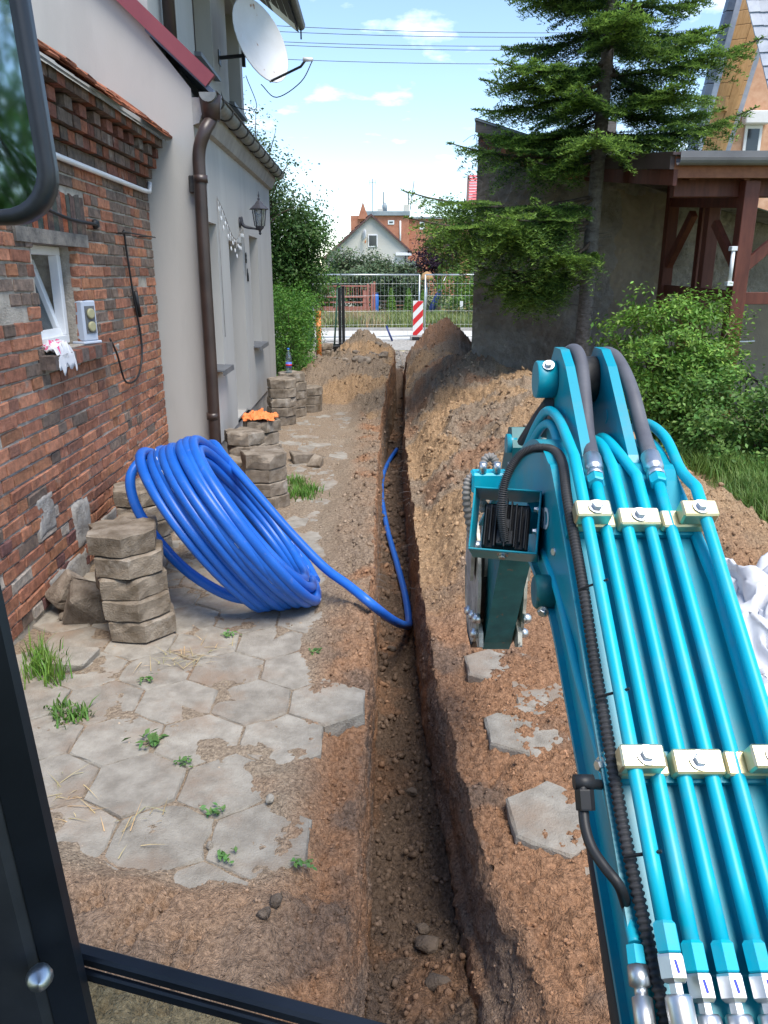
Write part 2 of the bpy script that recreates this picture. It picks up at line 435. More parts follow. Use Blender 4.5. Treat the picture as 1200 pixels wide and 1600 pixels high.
# ================================================================ GROUND
def quad_sheet(name, rects, z, mat):
    v = []; f = []
    for (x0, y0, x1, y1) in rects:
        n = len(v); v += [(x0, y0, z), (x1, y0, z), (x1, y1, z), (x0, y1, z)]; f.append((n, n + 1, n + 2, n + 3))
    return link(name, np_mesh(name, np.array(v), np.array(f)), mat, kind='structure')
TX0, TX1, TY0, TY1 = -2.75, 4.6, 0.25, 21.0
quad_sheet('ground', [(-1500, -1500, TX0 + .02, 2500), (TX1 - .02, -1500, 1500, 2500), (TX0 + .02, -1500, TX1 - .02, TY0 + .02), (TX0 + .02, TY1 - .02, TX1 - .02, 2500)], -0.02, MAT['grassground'])

def cone(X, Y, cx, cy, rx, ry, amp, p=1.25):
    d = np.sqrt(((X - cx) / rx) ** 2 + ((Y - cy) / ry) ** 2 + 0.022) + 0.10 * noise2(X, Y, 1.9, 3, off=cx * 3)
    return amp * np.clip(1 - d, 0, None) ** p * (1 + 0.25 * np.clip(1 - d, 0, 1))
def ridge(X, Y, cx, y0, y1, rx, ry, amp):
    dy = np.maximum(np.maximum(y0 - Y, Y - y1), 0) / ry; dx = np.abs(X - cx) / rx
    d = np.sqrt(dx * dx + dy * dy + .012) + 0.10 * noise2(X, Y, 1.6, 3, off=cx * 5)
    return amp * np.clip(1.08 - d, 0, None) ** 1.1

def noise2(X, Y, sc, octv=4, gain=0.5, off=0.0):
    sh = X.shape
    return fbm(np.stack([X.ravel(), Y.ravel(), np.full(X.size, off)], 1), sc, octv, gain).reshape(sh)

def wall_x(y): return -1.9 - 0.02 * y            # face of the brick wall
def house_x(y): return -1.62 - 0.02 * (y - 7.2)  # face of the plastered wall

def h_left(X, Y):
    cover_tr = sstep(-0.52, -0.16, X + 0.14 * noise2(X, Y, 1.7, 2, off=3))
    near = 1 - sstep(3.0, 3.6, Y)
    mid = sstep(3.1, 3.7, Y) * (1 - sstep(10.5, 12, Y))
    h = -0.008 + 0 * X
    h += cover_tr * (near * (-0.080 * sstep(-0.36, -0.2, X) + 0.012) + mid * 0.055)
    # trodden soil in front of the cab, over the pavers
    h += 0.010 * sstep(4.8, 6.2, Y)
    fr = (1 - sstep(1.86, 2.06, Y - 0.14 * (1 - sstep(-0.80, -0.55, X)) + 0.12 * noise2(X, Y, 2.3, 2, off=8)))
    h += fr * 0.058
    pc = sstep(0.32, 0.7, noise2(X, Y, 1.6, 4, off=5)) * (1 - fr)
    h += pc * 0.016
    h += ridge(X, Y, -0.25, 12.9, 15.2, 1.55, 1.7, 0.55)
    h += cone(X, Y, -0.42, 14.7, 0.9, 1.4, 0.40)
    h += cone(X, Y, -1.15, 12.9, 0.7, 1.1, 0.30)
    h += cone(X, Y, -0.05, 11.4, 0.5, 1.6, 0.20)
    return h
def h_right(X, Y):
    h = -0.05 + 0.03 * sstep(0.4, 0.8, X)
    h = h + ridge(X, Y, 1.72, 5.6, 9.6, 1.32, 2.2, 0.56)
    h = h + cone(X, Y, 1.35, 10.8, 1.2, 1.9, 0.20)
    h = h + ridge(X, Y, 1.08, 11.6, 15.0, 1.0, 1.4, 0.58)
    h = h + cone(X, Y, 1.16, 14.5, 1.1, 1.9, 0.55)
    h = h + 0.12 * sstep(0.3, 0.55, X) * sstep(3.6, 4.8, Y) * (1 - sstep(14, 16, Y)) * (1 - sstep(2.2, 3.0, X))
    h = h + 0.05 * sstep(2.8, 3.2, X) + 0.028 * sstep(0.46, 0.62, X) * (1 - sstep(3.8, 4.4, Y))
    return h

ys = [TY0]
while ys[-1] < TY1: ys.append(ys[-1] + max(0.0115, 0.0041 * ys[-1]) * (1.0 if ys[-1] > 1.0 else 2.2))
ys[-1] = TY1
ys = np.array(ys); NR = len(ys)
nz1 = pnoise(np.stack([ys * 1.6, ys * 0, ys * 0 + 1.3], 1)); nz2 = pnoise(np.stack([ys * 1.7, ys * 0, ys * 0 + 7.3], 1))
drift = 0.004 * (ys - 4) + 0.24 * sstep(9.0, 15.5, ys)
fl = -0.045 + drift + 0.008 * nz1            # floor edges
fr_ = 0.225 + drift * 0.6 + 0.010 * nz2 + 0.06 * (1 - sstep(2.4, 4.2, ys))
xl = fl - 0.030 - 0.02 * nz2 - 0.03 * (1 - sstep(2.0, 2.8, ys)) - 0.10 * (1 - sstep(1.2, 2.0, ys))
xr = fr_ + 0.028 + 0.018 * nz1 + 0.015 * (1 - sstep(2.5, 3.8, ys)) + 0.26 * (1 - sstep(1.4, 2.4, ys))
end_far = sstep(15.3, 16.6, ys); end_near = 1 - sstep(1.15, 2.75, ys)
zf = -0.63 + 0.07 * (1 - sstep(2.5, 4.5, ys)) + 0.40 * end_near + 0.6 * end_far + 0.012 * nz1
nA1, nA2, nB, nC, nD, nE1, nE2 = 60, 125, 44, 46, 56, 120, 70
Y = ys[:, None]
cols = []; zone = []
t = np.linspace(0, 1, nA1, endpoint=False)[None]; XA1 = TX0 + (-1.3 - TX0) * t + 0 * Y
t = np.linspace(0, 1, nA2, endpoint=False)[None]; XA2 = -1.3 + (xl[:, None] + 1.3) * t
XA = np.concatenate([XA1, XA2], 1); YA = Y + 0 * XA; ZA = h_left(XA, YA)
zl = h_left(xl[:, None], Y)
t = np.linspace(0, 1, nB, endpoint=False)[None]
lipf = 1 - (1 - t) ** 3
XB = xl[:, None] + (fl - xl)[:, None] * np.clip(t * 1.0, 0, 1) ** 0.6 * (0.7 + 0.3 * lipf); YB = Y + 0 * XB
ZB = zl + (zf[:, None] - zl) * t ** 1.25
t = np.linspace(0, 1, nC, endpoint=False)[None]
XC = fl[:, None] + (fr_ - fl)[:, None] * t; YC = Y + 0 * XC; ZC = zf[:, None] + 0.03 * (2 * t - 1) ** 4 + 0 * XC
zr = h_right(xr[:, None], Y)
t = np.linspace(0, 1, nD, endpoint=False)[None]
nearflare = (1 - sstep(2.3, 3.6, Y))
nf2 = (1 - sstep(1.7, 2.7, Y)); sh = t ** 2.6 * (1 - 0.35 * nearflare) * (1 - nf2) + t * 0.35 * nearflare * (1 - nf2) + nf2 * sstep(-.15, 1.25, t)
XD = fr_[:, None] + (xr - fr_)[:, None] * sh; YD = Y + 0 * XD
ledge = 0.035 * nearflare * sstep(0.16, 0.2, t) * (1 - sstep(0.5, 0.8, t))
XD = XD + ledge
ZD = zf[:, None] + (zr - zf[:, None]) * (t * (1 - nf2) + nf2 * np.sin(t * np.pi / 2))
t = np.linspace(0, 1, nE1, endpoint=False)[None]; XE1 = xr[:, None] + (1.7 - xr)[:, None] * t ** 1.15
t = np.linspace(0, 1, nE2)[None]; XE2 = 1.7 + (TX1 - 1.7) * t ** 1.2 + 0 * Y
XE = np.concatenate([XE1, XE2], 1); YE = Y + 0 * XE; ZE = h_right(XE, YE)
X = np.concatenate([XA, XB, XC, XD, XE], 1); YY = np.concatenate([YA, YB, YC, YD, YE], 1); Z = np.concatenate([ZA, ZB, ZC, ZD, ZE], 1)
NCOL = X.shape[1]
zone = np.concatenate([np.zeros(nA1 + nA2), np.full(nB, 1), np.full(nC, 2), np.full(nD, 3), np.full(nE1 + nE2, 4)])[None] + 0 * X
pt = np.stack([X.ravel(), YY.ravel(), Z.ravel()], 1)
n1 = fbm(pt, 3.1, 3).reshape(X.shape); n2 = fbm(pt, 11.0, 3, off=31).reshape(X.shape); n3 = fbm(pt, 34.0, 3, 0.6, off=57).reshape(X.shape)
lump = np.abs(fbm(pt, 15.0, 2, off=91).reshape(X.shape))
zone0 = zone == 0; zone4 = zone == 4
paved = zone0 & (X < -0.36)
loose = np.where(zone0, sstep(-0.42, -0.2, X), 1.0)
heapish = sstep(0.02, 0.2, np.where(zone0, Z, np.where(zone4, Z, 0)))
loose = np.maximum(loose, np.where(zone0, heapish, 0))
front = zone0 * (1 - sstep(1.95, 2.15, YY))
lawn = sstep(2.9, 3.15, X + 0.25 * n1) * zone4
dz = loose * (0.020 * n1 + 0.020 * n2 + 0.016 * n3 + 0.034 * (lump - 0.3) * (0.5 + heapish)) + (1 - loose) * (0.009 * n1 + 0.005 * n2 + 0.003 * n3) + front * (0.004 * n2 + 0.004 * n3)
dz = dz + heapish * (0.05 * n1 + 0.02 * n2)
dz = dz * (1 - 0.6 * lawn)
wallz = (zone == 1) | (zone == 3)
Zd = Z + np.where(wallz, 0.7 * dz, dz)
Zd = np.where(zone == 2, Z + 0.020 * n2 + 0.018 * n3 + 0.030 * lump, Zd)
Xd = X + np.where(zone == 1, 0.010 * n2 + 0.007 * n3 + 0.012 * n1, 0) + np.where(zone == 3, 0.014 * n1 + 0.013 * n2 + 0.009 * n3, 0)
# boot prints pressed into the soil in front of the cab
def tread(cx, cy, ang, L=0.30, W=0.13):
    global Zd
    c, s = math.cos(ang), math.sin(ang)
    u = (X - cx) * c + (YY - cy) * s; v = -(X - cx) * s + (YY - cy) * c
    w = W * (1 - 0.25 * np.exp(-((u + 0.02) / 0.05) ** 2))
    inside = (1 - sstep(0.42, 0.50, np.abs(u) / L)) * (1 - sstep(0.42, 0.5, np.abs(v) / w)) * zone0
    grid = np.maximum(np.abs(((u / 0.052) % 1) - 0.5), np.abs(((v / 0.052) % 1) - 0.5))
    Zd = Zd - inside * (0.034 - 0.024 * sstep(0.28, 0.38, grid))
TR0 = Zd.copy()
for a in [(-1.00, 1.88, 0.5), (-0.74, 1.86, 1.2), (-0.60, 1.68, 1.45), (-0.90, 1.68, 0.35), (-1.18, 1.76, 0.2), (-0.80, 1.52, 1.1)]: tread(*a)
# colours of the soils, trench walls lightened
red = np.array((0.325, 0.185, 0.11)); sand = np.array((0.39, 0.265, 0.16)); dry = np.array((0.32, 0.25, 0.185)); dark = np.array((0.14, 0.10, 0.074)); dust = np.array((0.36, 0.295, 0.225)); lawnc = np.array((0.13, 0.13, 0.055))
def mixc(a, b, t): return a + (b - a) * t[..., None]
big = fbm(pt * np.array([1.0, 1.0, 2.5]), 0.9, 3, off=11).reshape(X.shape)
med = fbm(pt, 2.6, 4, off=71).reshape(X.shape)
C = np.zeros(X.shape + (3,)) + red
C = mixc(C, dark + 0.03, sstep(0.05, 0.55, med) * 0.75)
C = np.where((zone0)[..., None], mixc(C, mixc(dust * 0.88 + 0 * C, red * 1.05 + 0 * C, sstep(0.1, 0.6, med) * 0.35), (1 - loose) * (0.95 - 0.5 * front)), C)
farleft = zone0 * sstep(3.2, 4.6, YY) * (1 - heapish)
C = mixc(C, dry * 0.95 + 0 * C, farleft * sstep(-0.35, 0.35, med + 0.3) * 0.85)
C = np.where((zone0 & (Z > 0.08))[..., None], mixc(dry * 0.82 + 0 * C, sand * 0.95, sstep(0.0, 0.35, big)), C)
hp = zone4 * sstep(3.6, 5.2, YY)
hc = mixc(dry * 0.92 + 0 * C, sand * 1.0, sstep(-0.02, 0.22, big))
hc = mixc(hc, red * 1.0 + 0 * C, sstep(0.15, 0.5, -big) * 0.7)
hc = mixc(hc, sand * 1.02 + 0 * C, sstep(1.7, 2.1, X) * 0.8)
hc = mixc(hc, red * 1.35 + 0 * C, sstep(13.4, 14.2, YY) * sstep(0.5, 0.8, Z) * 0.9)
C = mixc(C, hc, hp)
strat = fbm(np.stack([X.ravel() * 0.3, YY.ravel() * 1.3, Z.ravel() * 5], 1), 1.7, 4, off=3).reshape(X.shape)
wc = mixc(dark * 1.9 + 0 * C, red * 1.05, sstep(-0.3, 0.4, 0.45 * strat + 0.8 * med))  # wall tones lightened to make up for the shade in the trench
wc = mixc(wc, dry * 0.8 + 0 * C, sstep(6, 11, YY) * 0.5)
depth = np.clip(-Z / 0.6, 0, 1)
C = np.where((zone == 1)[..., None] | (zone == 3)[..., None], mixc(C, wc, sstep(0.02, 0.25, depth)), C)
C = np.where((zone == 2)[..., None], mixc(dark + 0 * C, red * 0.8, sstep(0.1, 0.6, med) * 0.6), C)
C = mixc(C, lawnc + 0 * C, lawn)
C = mixc(C, lawnc * 1.3 + 0 * C, sstep(17.5, 19.0, YY) * sstep(1.6, 2.0, X))
grv = sstep(16.4, 17.2, YY) * (1 - sstep(1.6, 2.0, X)) * sstep(-1.6, -1.2, X)
C = mixc(C, np.array((0.33, 0.31, 0.28)) + 0 * C, grv * (0.65 + 0.35 * sstep(-0.3, 0.3, n3)))
idx = np.arange(NR * NCOL).reshape(NR, NCOL)
F = np.stack([idx[:-1, :-1], idx[:-1, 1:], idx[1:, 1:], idx[1:, :-1]], -1).reshape(-1, 4)
TV = np.stack([Xd.ravel(), YY.ravel(), Zd.ravel()], 1)
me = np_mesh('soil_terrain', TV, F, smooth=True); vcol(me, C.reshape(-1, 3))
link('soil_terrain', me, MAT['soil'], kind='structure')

TCOL = C.reshape(-1, 3)
def ground_z(x, y):
    "surface height of the built soil near a point (x,y)"
    r = int(np.argmin(np.abs(ys - y))); c = int(np.argmin(np.abs(Xd[r] - x) + np.where(zone[r] == 2, 0, 0)))
    return float(Zd[r, c])

# ---- loose clods, pebbles: nobody could count them
ICO = []
_t = (1 + 5 ** .5) / 2
icov = np.array([(-1, _t, 0), (1, _t, 0), (-1, -_t, 0), (1, -_t, 0), (0, -1, _t), (0, 1, _t), (0, -1, -_t), (0, 1, -_t), (_t, 0, -1), (_t, 0, 1), (-_t, 0, -1), (-_t, 0, 1)]) / 1.9
icof = np.array([(0, 11, 5), (0, 5, 1), (0, 1, 7), (0, 7, 10), (0, 10, 11), (1, 5, 9), (5, 11, 4), (11, 10, 2), (10, 7, 6), (7, 1, 8), (3, 9, 4), (3, 4, 2), (3, 2, 6), (3, 6, 8), (3, 8, 9), (4, 9, 5), (2, 4, 11), (6, 2, 10), (8, 6, 7), (9, 8, 1)])
def scatter_clods(name, sel, count, smin, smax, label=None, powr=2.6, tone=(0.62, 1.22), flat=0.7):
    w = sel.ravel() / (ys[:, None] ** 0.0 + 0 * X).ravel(); w = w * ((np.gradient(ys)[:, None] * np.abs(np.gradient(X, axis=1)) + 1e-6)).ravel()
    w = w / (0.6 + YY.ravel()) ** 1.6
    ids = rng.choice(len(w), count, p=w / w.sum())
    sz = smin + (smax - smin) * rng.random(count) ** powr
    sz = sz * np.clip(YY.ravel()[ids] / 3.5, 0.6, 2.0)
    base = TV[ids]
    rot = rng.normal(size=(count, 4)); rot /= np.linalg.norm(rot, axis=1, keepdims=True)
    a, b, c, d = rot.T
    RM = np.stack([np.stack([1 - 2 * (c * c + d * d), 2 * (b * c - a * d), 2 * (b * d + a * c)], -1), np.stack([2 * (b * c + a * d), 1 - 2 * (b * b + d * d), 2 * (c * d - a * b)], -1), np.stack([2 * (b * d - a * c), 2 * (c * d + a * b), 1 - 2 * (b * b + c * c)], -1)], 1)
    shp = icov[None] * (1 + 0.28 * rng.normal(size=(count, 12, 1))) * np.array([1, 0.8, flat])
    v = np.einsum('nij,nkj->nki', RM, shp) * sz[:, None, None] + base[:, None] + np.array([0, 0, 0.25]) * sz[:, None, None]
    f = icof[None] + (np.arange(count) * 12)[:, None, None]
    col = TCOL[ids] * rng.uniform(*tone, size=(count, 1)); col = np.repeat(col, 12, 0)
    me = np_mesh(name, v.reshape(-1, 3), f.reshape(-1, 3), smooth=False); vcol(me, col)
    return link(name, me, MAT['clod'], kind='stuff', label=label, cat='soil' if label else None)
selA = loose * zone0 * (0.3 + sstep(0, 0.3, n1)) + front * 0.35
selF = (zone == 2) * 1.0
selE = zone4 * (1 - lawn) * (0.35 + sstep(-0.1, 0.4, n1)) * (X < 3.1)
scatter_clods('soil_clods', np.maximum(selA, selE) + 0.9 * ((zone == 3) | (zone == 1)), 36000, 0.003, 0.015, 'loose brown soil clods strewn over trench banks and heaps')
scatter_clods('trench_floor_crumbs', selF, 3400, 0.004, 0.026, 'dark damp soil crumbs covering the trench floor', tone=(0.8, 1.35))
scatter_clods('paving_grit', (zone0 & (X < -0.3)) * (1 - heapish) * (0.2 + sstep(-0.2, 0.5, n1)), 2600, 0.002, 0.008, 'fine grit and pebbles strewn over the old paving', tone=(0.9, 1.5))
# tiny pale roots poking out of the trench walls
rb = MB()
for k in range(70):
    y = random.uniform(4.5, 11); side = random.choice((-1, 1)); r = int(np.argmin(np.abs(ys - y)))
    x0 = (fl[r] if side < 0 else fr_[r]) - side * 0 ; z = random.uniform(-0.5, -0.08)
    d = Vector((-side * random.uniform(.04, .12), random.uniform(-.06, .06), random.uniform(-.05, .03)))
    p = Vector((x0 + side * 0.02, y, z)); rb.tube([p, p + d * .5 + Vector((0, 0, .008)), p + d], [.0022, .0016, .0008], 4, False)
rb.build('roots', MAT['oldwood'], kind='stuff', label='thin pale roots sticking out of the trench walls', cat='roots')

# ================================================================ PAVING (old hexagonal concrete slabs)
HS = 0.2005
def hex_mesh(name, seed, thick=0.12, rough=0.006, chips=2, top_amp=0.0015):
    r = random.Random(seed); pts = []
    for k in range(6):
        a0 = math.radians(30 + 60 * k); a1 = math.radians(90 + 60 * k)
        c0 = Vector((math.cos(a0), math.sin(a0))) * HS; c1 = Vector((math.cos(a1), math.sin(a1))) * HS
        for q in (0.0, 0.34, 0.67):
            pts.append(c0.lerp(c1, q))
    n = len(pts); chip = {r.randrange(n): r.uniform(.01, .03) for _ in range(chips)}
    rings = []
    for (zz, ins) in ((-thick, 0.004), (-thick * .5, 0.0), (-0.010, 0.0), (0.0, 0.008)):
        ring = []
        for i, p in enumerate(pts):
            q = p * (1 - ins / HS + r.uniform(-rough, rough) / HS)
            cz = 0
            if i in chip and zz > -0.02: q = q * (1 - chip[i] / HS); cz = -chip[i] * .5
            ring.append((q.x, q.y, zz + cz + r.uniform(-1, 1) * (top_amp if zz == 0 else rough * .6)))
        rings.append(ring)
    v = [p for rg in rings for p in rg]; m = len(rings)
    f = [(i * n + k, i * n + (k + 1) % n, (i + 1) * n + (k + 1) % n, (i + 1) * n + k) for i in range(m - 1) for k in range(n)]
    c = len(v); v.append((0, 0, r.uniform(-.002, .004)))
    f += [((m - 1) * n + k, (m - 1) * n + (k + 1) % n, c) for k in range(n)]
    f.append(tuple(range(n))[::-1])
    me = bpy.data.meshes.new(name); me.from_pydata(v, [], f); me.update(); return me
PAVM = [hex_mesh('paver', 10 + k, rough=0.004, chips=k % 3) for k in range(6)]
SLABM = [hex_mesh('paving_slab', 40 + k, thick=0.113, rough=0.006, chips=3, top_amp=0.005) for k in range(7)]
for q in PAVM: q.materials.append(MAT['paver'])
for q in SLABM: q.materials.append(MAT['slab'])

pav = bpy.data.objects.new('pavement', None); COL.objects.link(pav); pav['kind'] = 'structure'; pav.location = (-1.0, 4.0, -0.1); pav['_base'] = (-1.0, 4.0, -0.1)
def put_paver(x, y, dz=0.0, tilt=0.012):
    o = bpy.data.objects.new('paver', random.choice(PAVM)); COL.objects.link(o)
    o.parent = pav; o.matrix_parent_inverse = Matrix.Translation((1.0, -4.0, 0.1))
    o.location = (x, y, dz + random.uniform(-.004, .004)); o.rotation_euler = (random.uniform(-tilt, tilt), random.uniform(-tilt, tilt), random.choice(range(6)) * math.pi / 3 + random.uniform(-.02, .02))
for k in range(-4, 31):
    y = 2.26 + 0.3035 * k
    for j in range(6):
        x = (-0.44 if k % 2 == 0 else -0.265) - 0.352 * j
        if k == 1 and j == 0: continue
        if k % 2 and j == 0 and k not in (3,): continue
        if k == -2 and j == 0: x -= 0.03
        if k < -2 and j == 0: continue
        lim = wall_x(y) if y < 7.1 else house_x(y)
        if x - 0.10 < lim: continue
        put_paver(x, y)
for (x, y, dz) in ((0.64, 2.37, 0.0), (0.815, 2.06, -0.02), (0.627, 2.95, -0.005), (0.80, 2.66, -0.03), (0.985, 2.36, 0.0), (0.60, 3.56, -0.01), (0.795, 3.26, -0.005), (0.97, 3.57, -0.02), (0.975, 2.96, -0.02), (0.95, 3.0 + .9, -.03)):
    put_paver(x, y, dz, 0.03)

# ---- stacks of lifted slabs
def slab(x, y, z, rot, label, group, tilt=(0, 0), k=None):
    o = bpy.data.objects.new('paving_slab', SLABM[k if k is not None else random.randrange(len(SLABM))]); COL.objects.link(o)
    o.location = (x, y, z); o.rotation_euler = (tilt[0], tilt[1], rot)
    o['label'] = label; o['category'] = 'paving slab'; o['group'] = group
    return o
ORD = ['bottom', 'second', 'third', 'fourth', 'fifth', 'sixth']
def stack(x, y, n, where, group='lifted hexagonal slabs in stacks', z0=0.0, lean=0.012, shift=None):
    z = z0
    for k in range(n):
        z += 0.122
        pos = 'topmost' if k == n - 1 else (ORD[k] + ' from the ground' if k else 'bottom')
        ox, oy = (random.uniform(-lean, lean), random.uniform(-lean, lean))
        if shift: ox += shift[0] * k; oy += shift[1] * k
        slab(x + ox, y + oy, z, random.uniform(-.12, .12) + R(22), '%s hexagonal slab of %s' % (pos, where), group, (random.uniform(-.018, .018), random.uniform(-.018, .018)))
b0 = G(222, 985)
stack(b0.x, b0.y, 5, 'the five-high stack nearest the camera by the brick wall', lean=0.010, shift=(-0.013, 0.004))
stack(-1.66, 4.78, 3, 'the low stack propping the blue coil by the brick wall')
stack(-1.72, 5.25, 4, 'the stack half hidden behind the blue coil')
stack(-1.02, 6.35, 4, 'the four-high stack just right of the blue coil top')
stack(-1.38, 6.55, 3, 'the short stack at the foot of the brown downpipe')
stack(-1.33, 7.25, 4, 'the stack in front of the orange cloth one')
stack(-1.27, 7.85, 4, 'the stack carrying the orange cloth')
stack(-1.36, 10.20, 5, 'the five-high stack at the far end of the house wall')
stack(-1.29, 10.85, 5, 'the stack carrying the water bottle')
stack(-1.10, 11.2, 3, 'the small stack behind the bottle stack')

# ---- broken stones and rubble
import bmesh
def stone(name, p, s, seed, mat, label, cat='stone', group=None, rot=None, boxy=0.0):
    r = np.random.default_rng(seed); n = 16 if boxy > .5 else 26
    q = r.uniform(-1, 1, (n, 3)) if boxy > .5 else r.normal(size=(n, 3))
    if boxy > .5: q = np.sign(q) * np.abs(q) ** .35
    else: q = q / np.linalg.norm(q, axis=1, keepdims=True)
    q = q * np.array(s) / 2
    bm = bmesh.new()
    for a in q: bm.verts.new(a)
    bmesh.ops.convex_hull(bm, input=bm.verts)
    for v in [v for v in bm.verts if not v.link_faces]: bm.verts.remove(v)
    bmesh.ops.bevel(bm, geom=list(bm.edges), offset=min(s) * .06, segments=1, affect='EDGES')
    me = bpy.data.meshes.new(name); bm.to_mesh(me); bm.free(); me.materials.append(mat)
    o = bpy.data.objects.new(name, me); COL.objects.link(o); o.location = p
    o.rotation_euler = rot if rot else (r.uniform(-.2, .2), r.uniform(-.2, .2), r.uniform(0, 6))
    o['label'] = label; o['category'] = cat
    if group: o['group'] = group
    return o
stone('concrete_chunk', PX(112, 985, -1.80).xyz + Vector((0, .12, 0)), (.26, .17, .18), 3, MAT['cobble'], 'small grey concrete chunk lowest of the rubble by the front stack', boxy=.7, rot=(.1, .1, .5))
stone('concrete_chunk', PX(105, 935, -1.84) + Vector((0, .1, 0)), (.32, .16, .22), 5, MAT['cobble'], 'dark broken slab piece leaning on the brick wall above the rubble', boxy=.8, rot=(.3, .6, 1.0))
stone('concrete_chunk', PX(140, 960, -1.66) + Vector((0, .1, 0)), (.34, .20, .30), 8, MAT['cobble'], 'big grey broken slab wedged between wall and front stack', boxy=.8, rot=(.5, .3, .3))
stone('concrete_chunk', G(120, 1035), (.22, .20, .10), 9, MAT['paver'], 'flat pale concrete piece on the ground beside the grass tuft', boxy=.8)
g1 = G(470, 722); g2 = G(494, 728)
stone('paving_fragment', g1 + Vector((0, 0, .05)), (.26, .20, .13), 21, MAT['slab'], 'left one of two broken slab fragments lying near the grass patch', boxy=.8, rot=(.05, .1, .4))
stone('paving_fragment', g2 + Vector((0, 0, .04)), (.22, .18, .11), 22, MAT['slab'], 'right one of two broken slab fragments lying near the grass patch', boxy=.8, rot=(.1, -.1, 1.2))
ORDN = ['leftmost', 'second', 'third', 'fourth', 'fifth', 'sixth', 'seventh', 'eighth', 'ninth', 'rightmost']
row_ = [470, 478, 492, 500, 508, 521, 522, 535, 547, 556]
hp9 = [528, 540, 548, 556, 560, 570, 583, 590, 600]
for i, (px, py, sz) in enumerate([(478, 613, .22), (492, 618, .26), (500, 624, .30), (508, 612, .26), (521, 612, .28), (535, 617, .24), (522, 629, .22), (547, 609, .24), (470, 605, .22), (556, 620, .22)]):
    q = G(px, py, .06); stone('rubble_stone', (q.x, q.y, .07), (sz, sz * .8, sz * .62), 60 + i, MAT['cobble'], ORDN[row_.index(px)] + (' from left of' if 0 < row_.index(px) < 9 else ' of') + ' the grey rubble stones below the far left heap', group='rubble stones at the foot of the far left heap', boxy=.35)
for i, (px, py, sz) in enumerate([(540, 565, .22), (556, 555, .2), (560, 578, .28), (583, 560, .25), (570, 590, .3), (600, 572, .22), (548, 590, .24), (528, 575, .24), (590, 545, .2)]):
    q = PY(px, py, 12.9 + .06 * (590 - py) * .5); z = ground_z(q.x, q.y); stone('rubble_stone', (q.x, q.y, z + .02), (sz, sz * .8, sz * .5), 90 + i, MAT['cobble'], (ORDN[hp9.index(px)] if px != 600 else 'rightmost') + (' from left of' if px not in (528, 600) else ' of') + ' the grey stones bedded in the far left soil heap', group='stones bedded in the far left heap', boxy=.4)
for i, (px, py, zz, sz, lab) in enumerate([(685, 1560, -.42, .10, 'dark stone lying at the near end of the trench floor'), (668, 1505, -.5, .11, 'flat stone on the trench floor above the near stone'), (643, 1250, -.62, .07, 'small stone in the middle of the trench floor'),
        (612, 1015, -.62, .07, 'small dark stone on the trench floor near the blue pipe bend'), (660, 1475, -.52, .06, 'round pebble at the near end of the trench floor')]):
    q = G(px, py, zz); stone('trench_stone', (q.x, q.y, ground_z(q.x, q.y) + sz * .2), (sz, sz * .8, sz * .6), 120 + i, MAT['darkstone'], lab)
for i, (px, py, sz, lab) in enumerate([(422, 1252, .045, 'small pale stone at the edge of the broken paver'), (328, 1318, .035, 'small round stone in the crack between two pavers'), (432, 1430, .05, 'small reddish stone upright beside the near paver corner'), (414, 1448, .055, 'reddish stone stub beside the near paver corner')]):
    q = G(px, py, .01); stone('small_stone', (q.x, q.y, max(ground_z(q.x, q.y), -.01) + sz * .3), (sz, sz * .8, sz * 1.0), 140 + i, MAT['darkstone'] if i > 1 else MAT['paver'], lab)

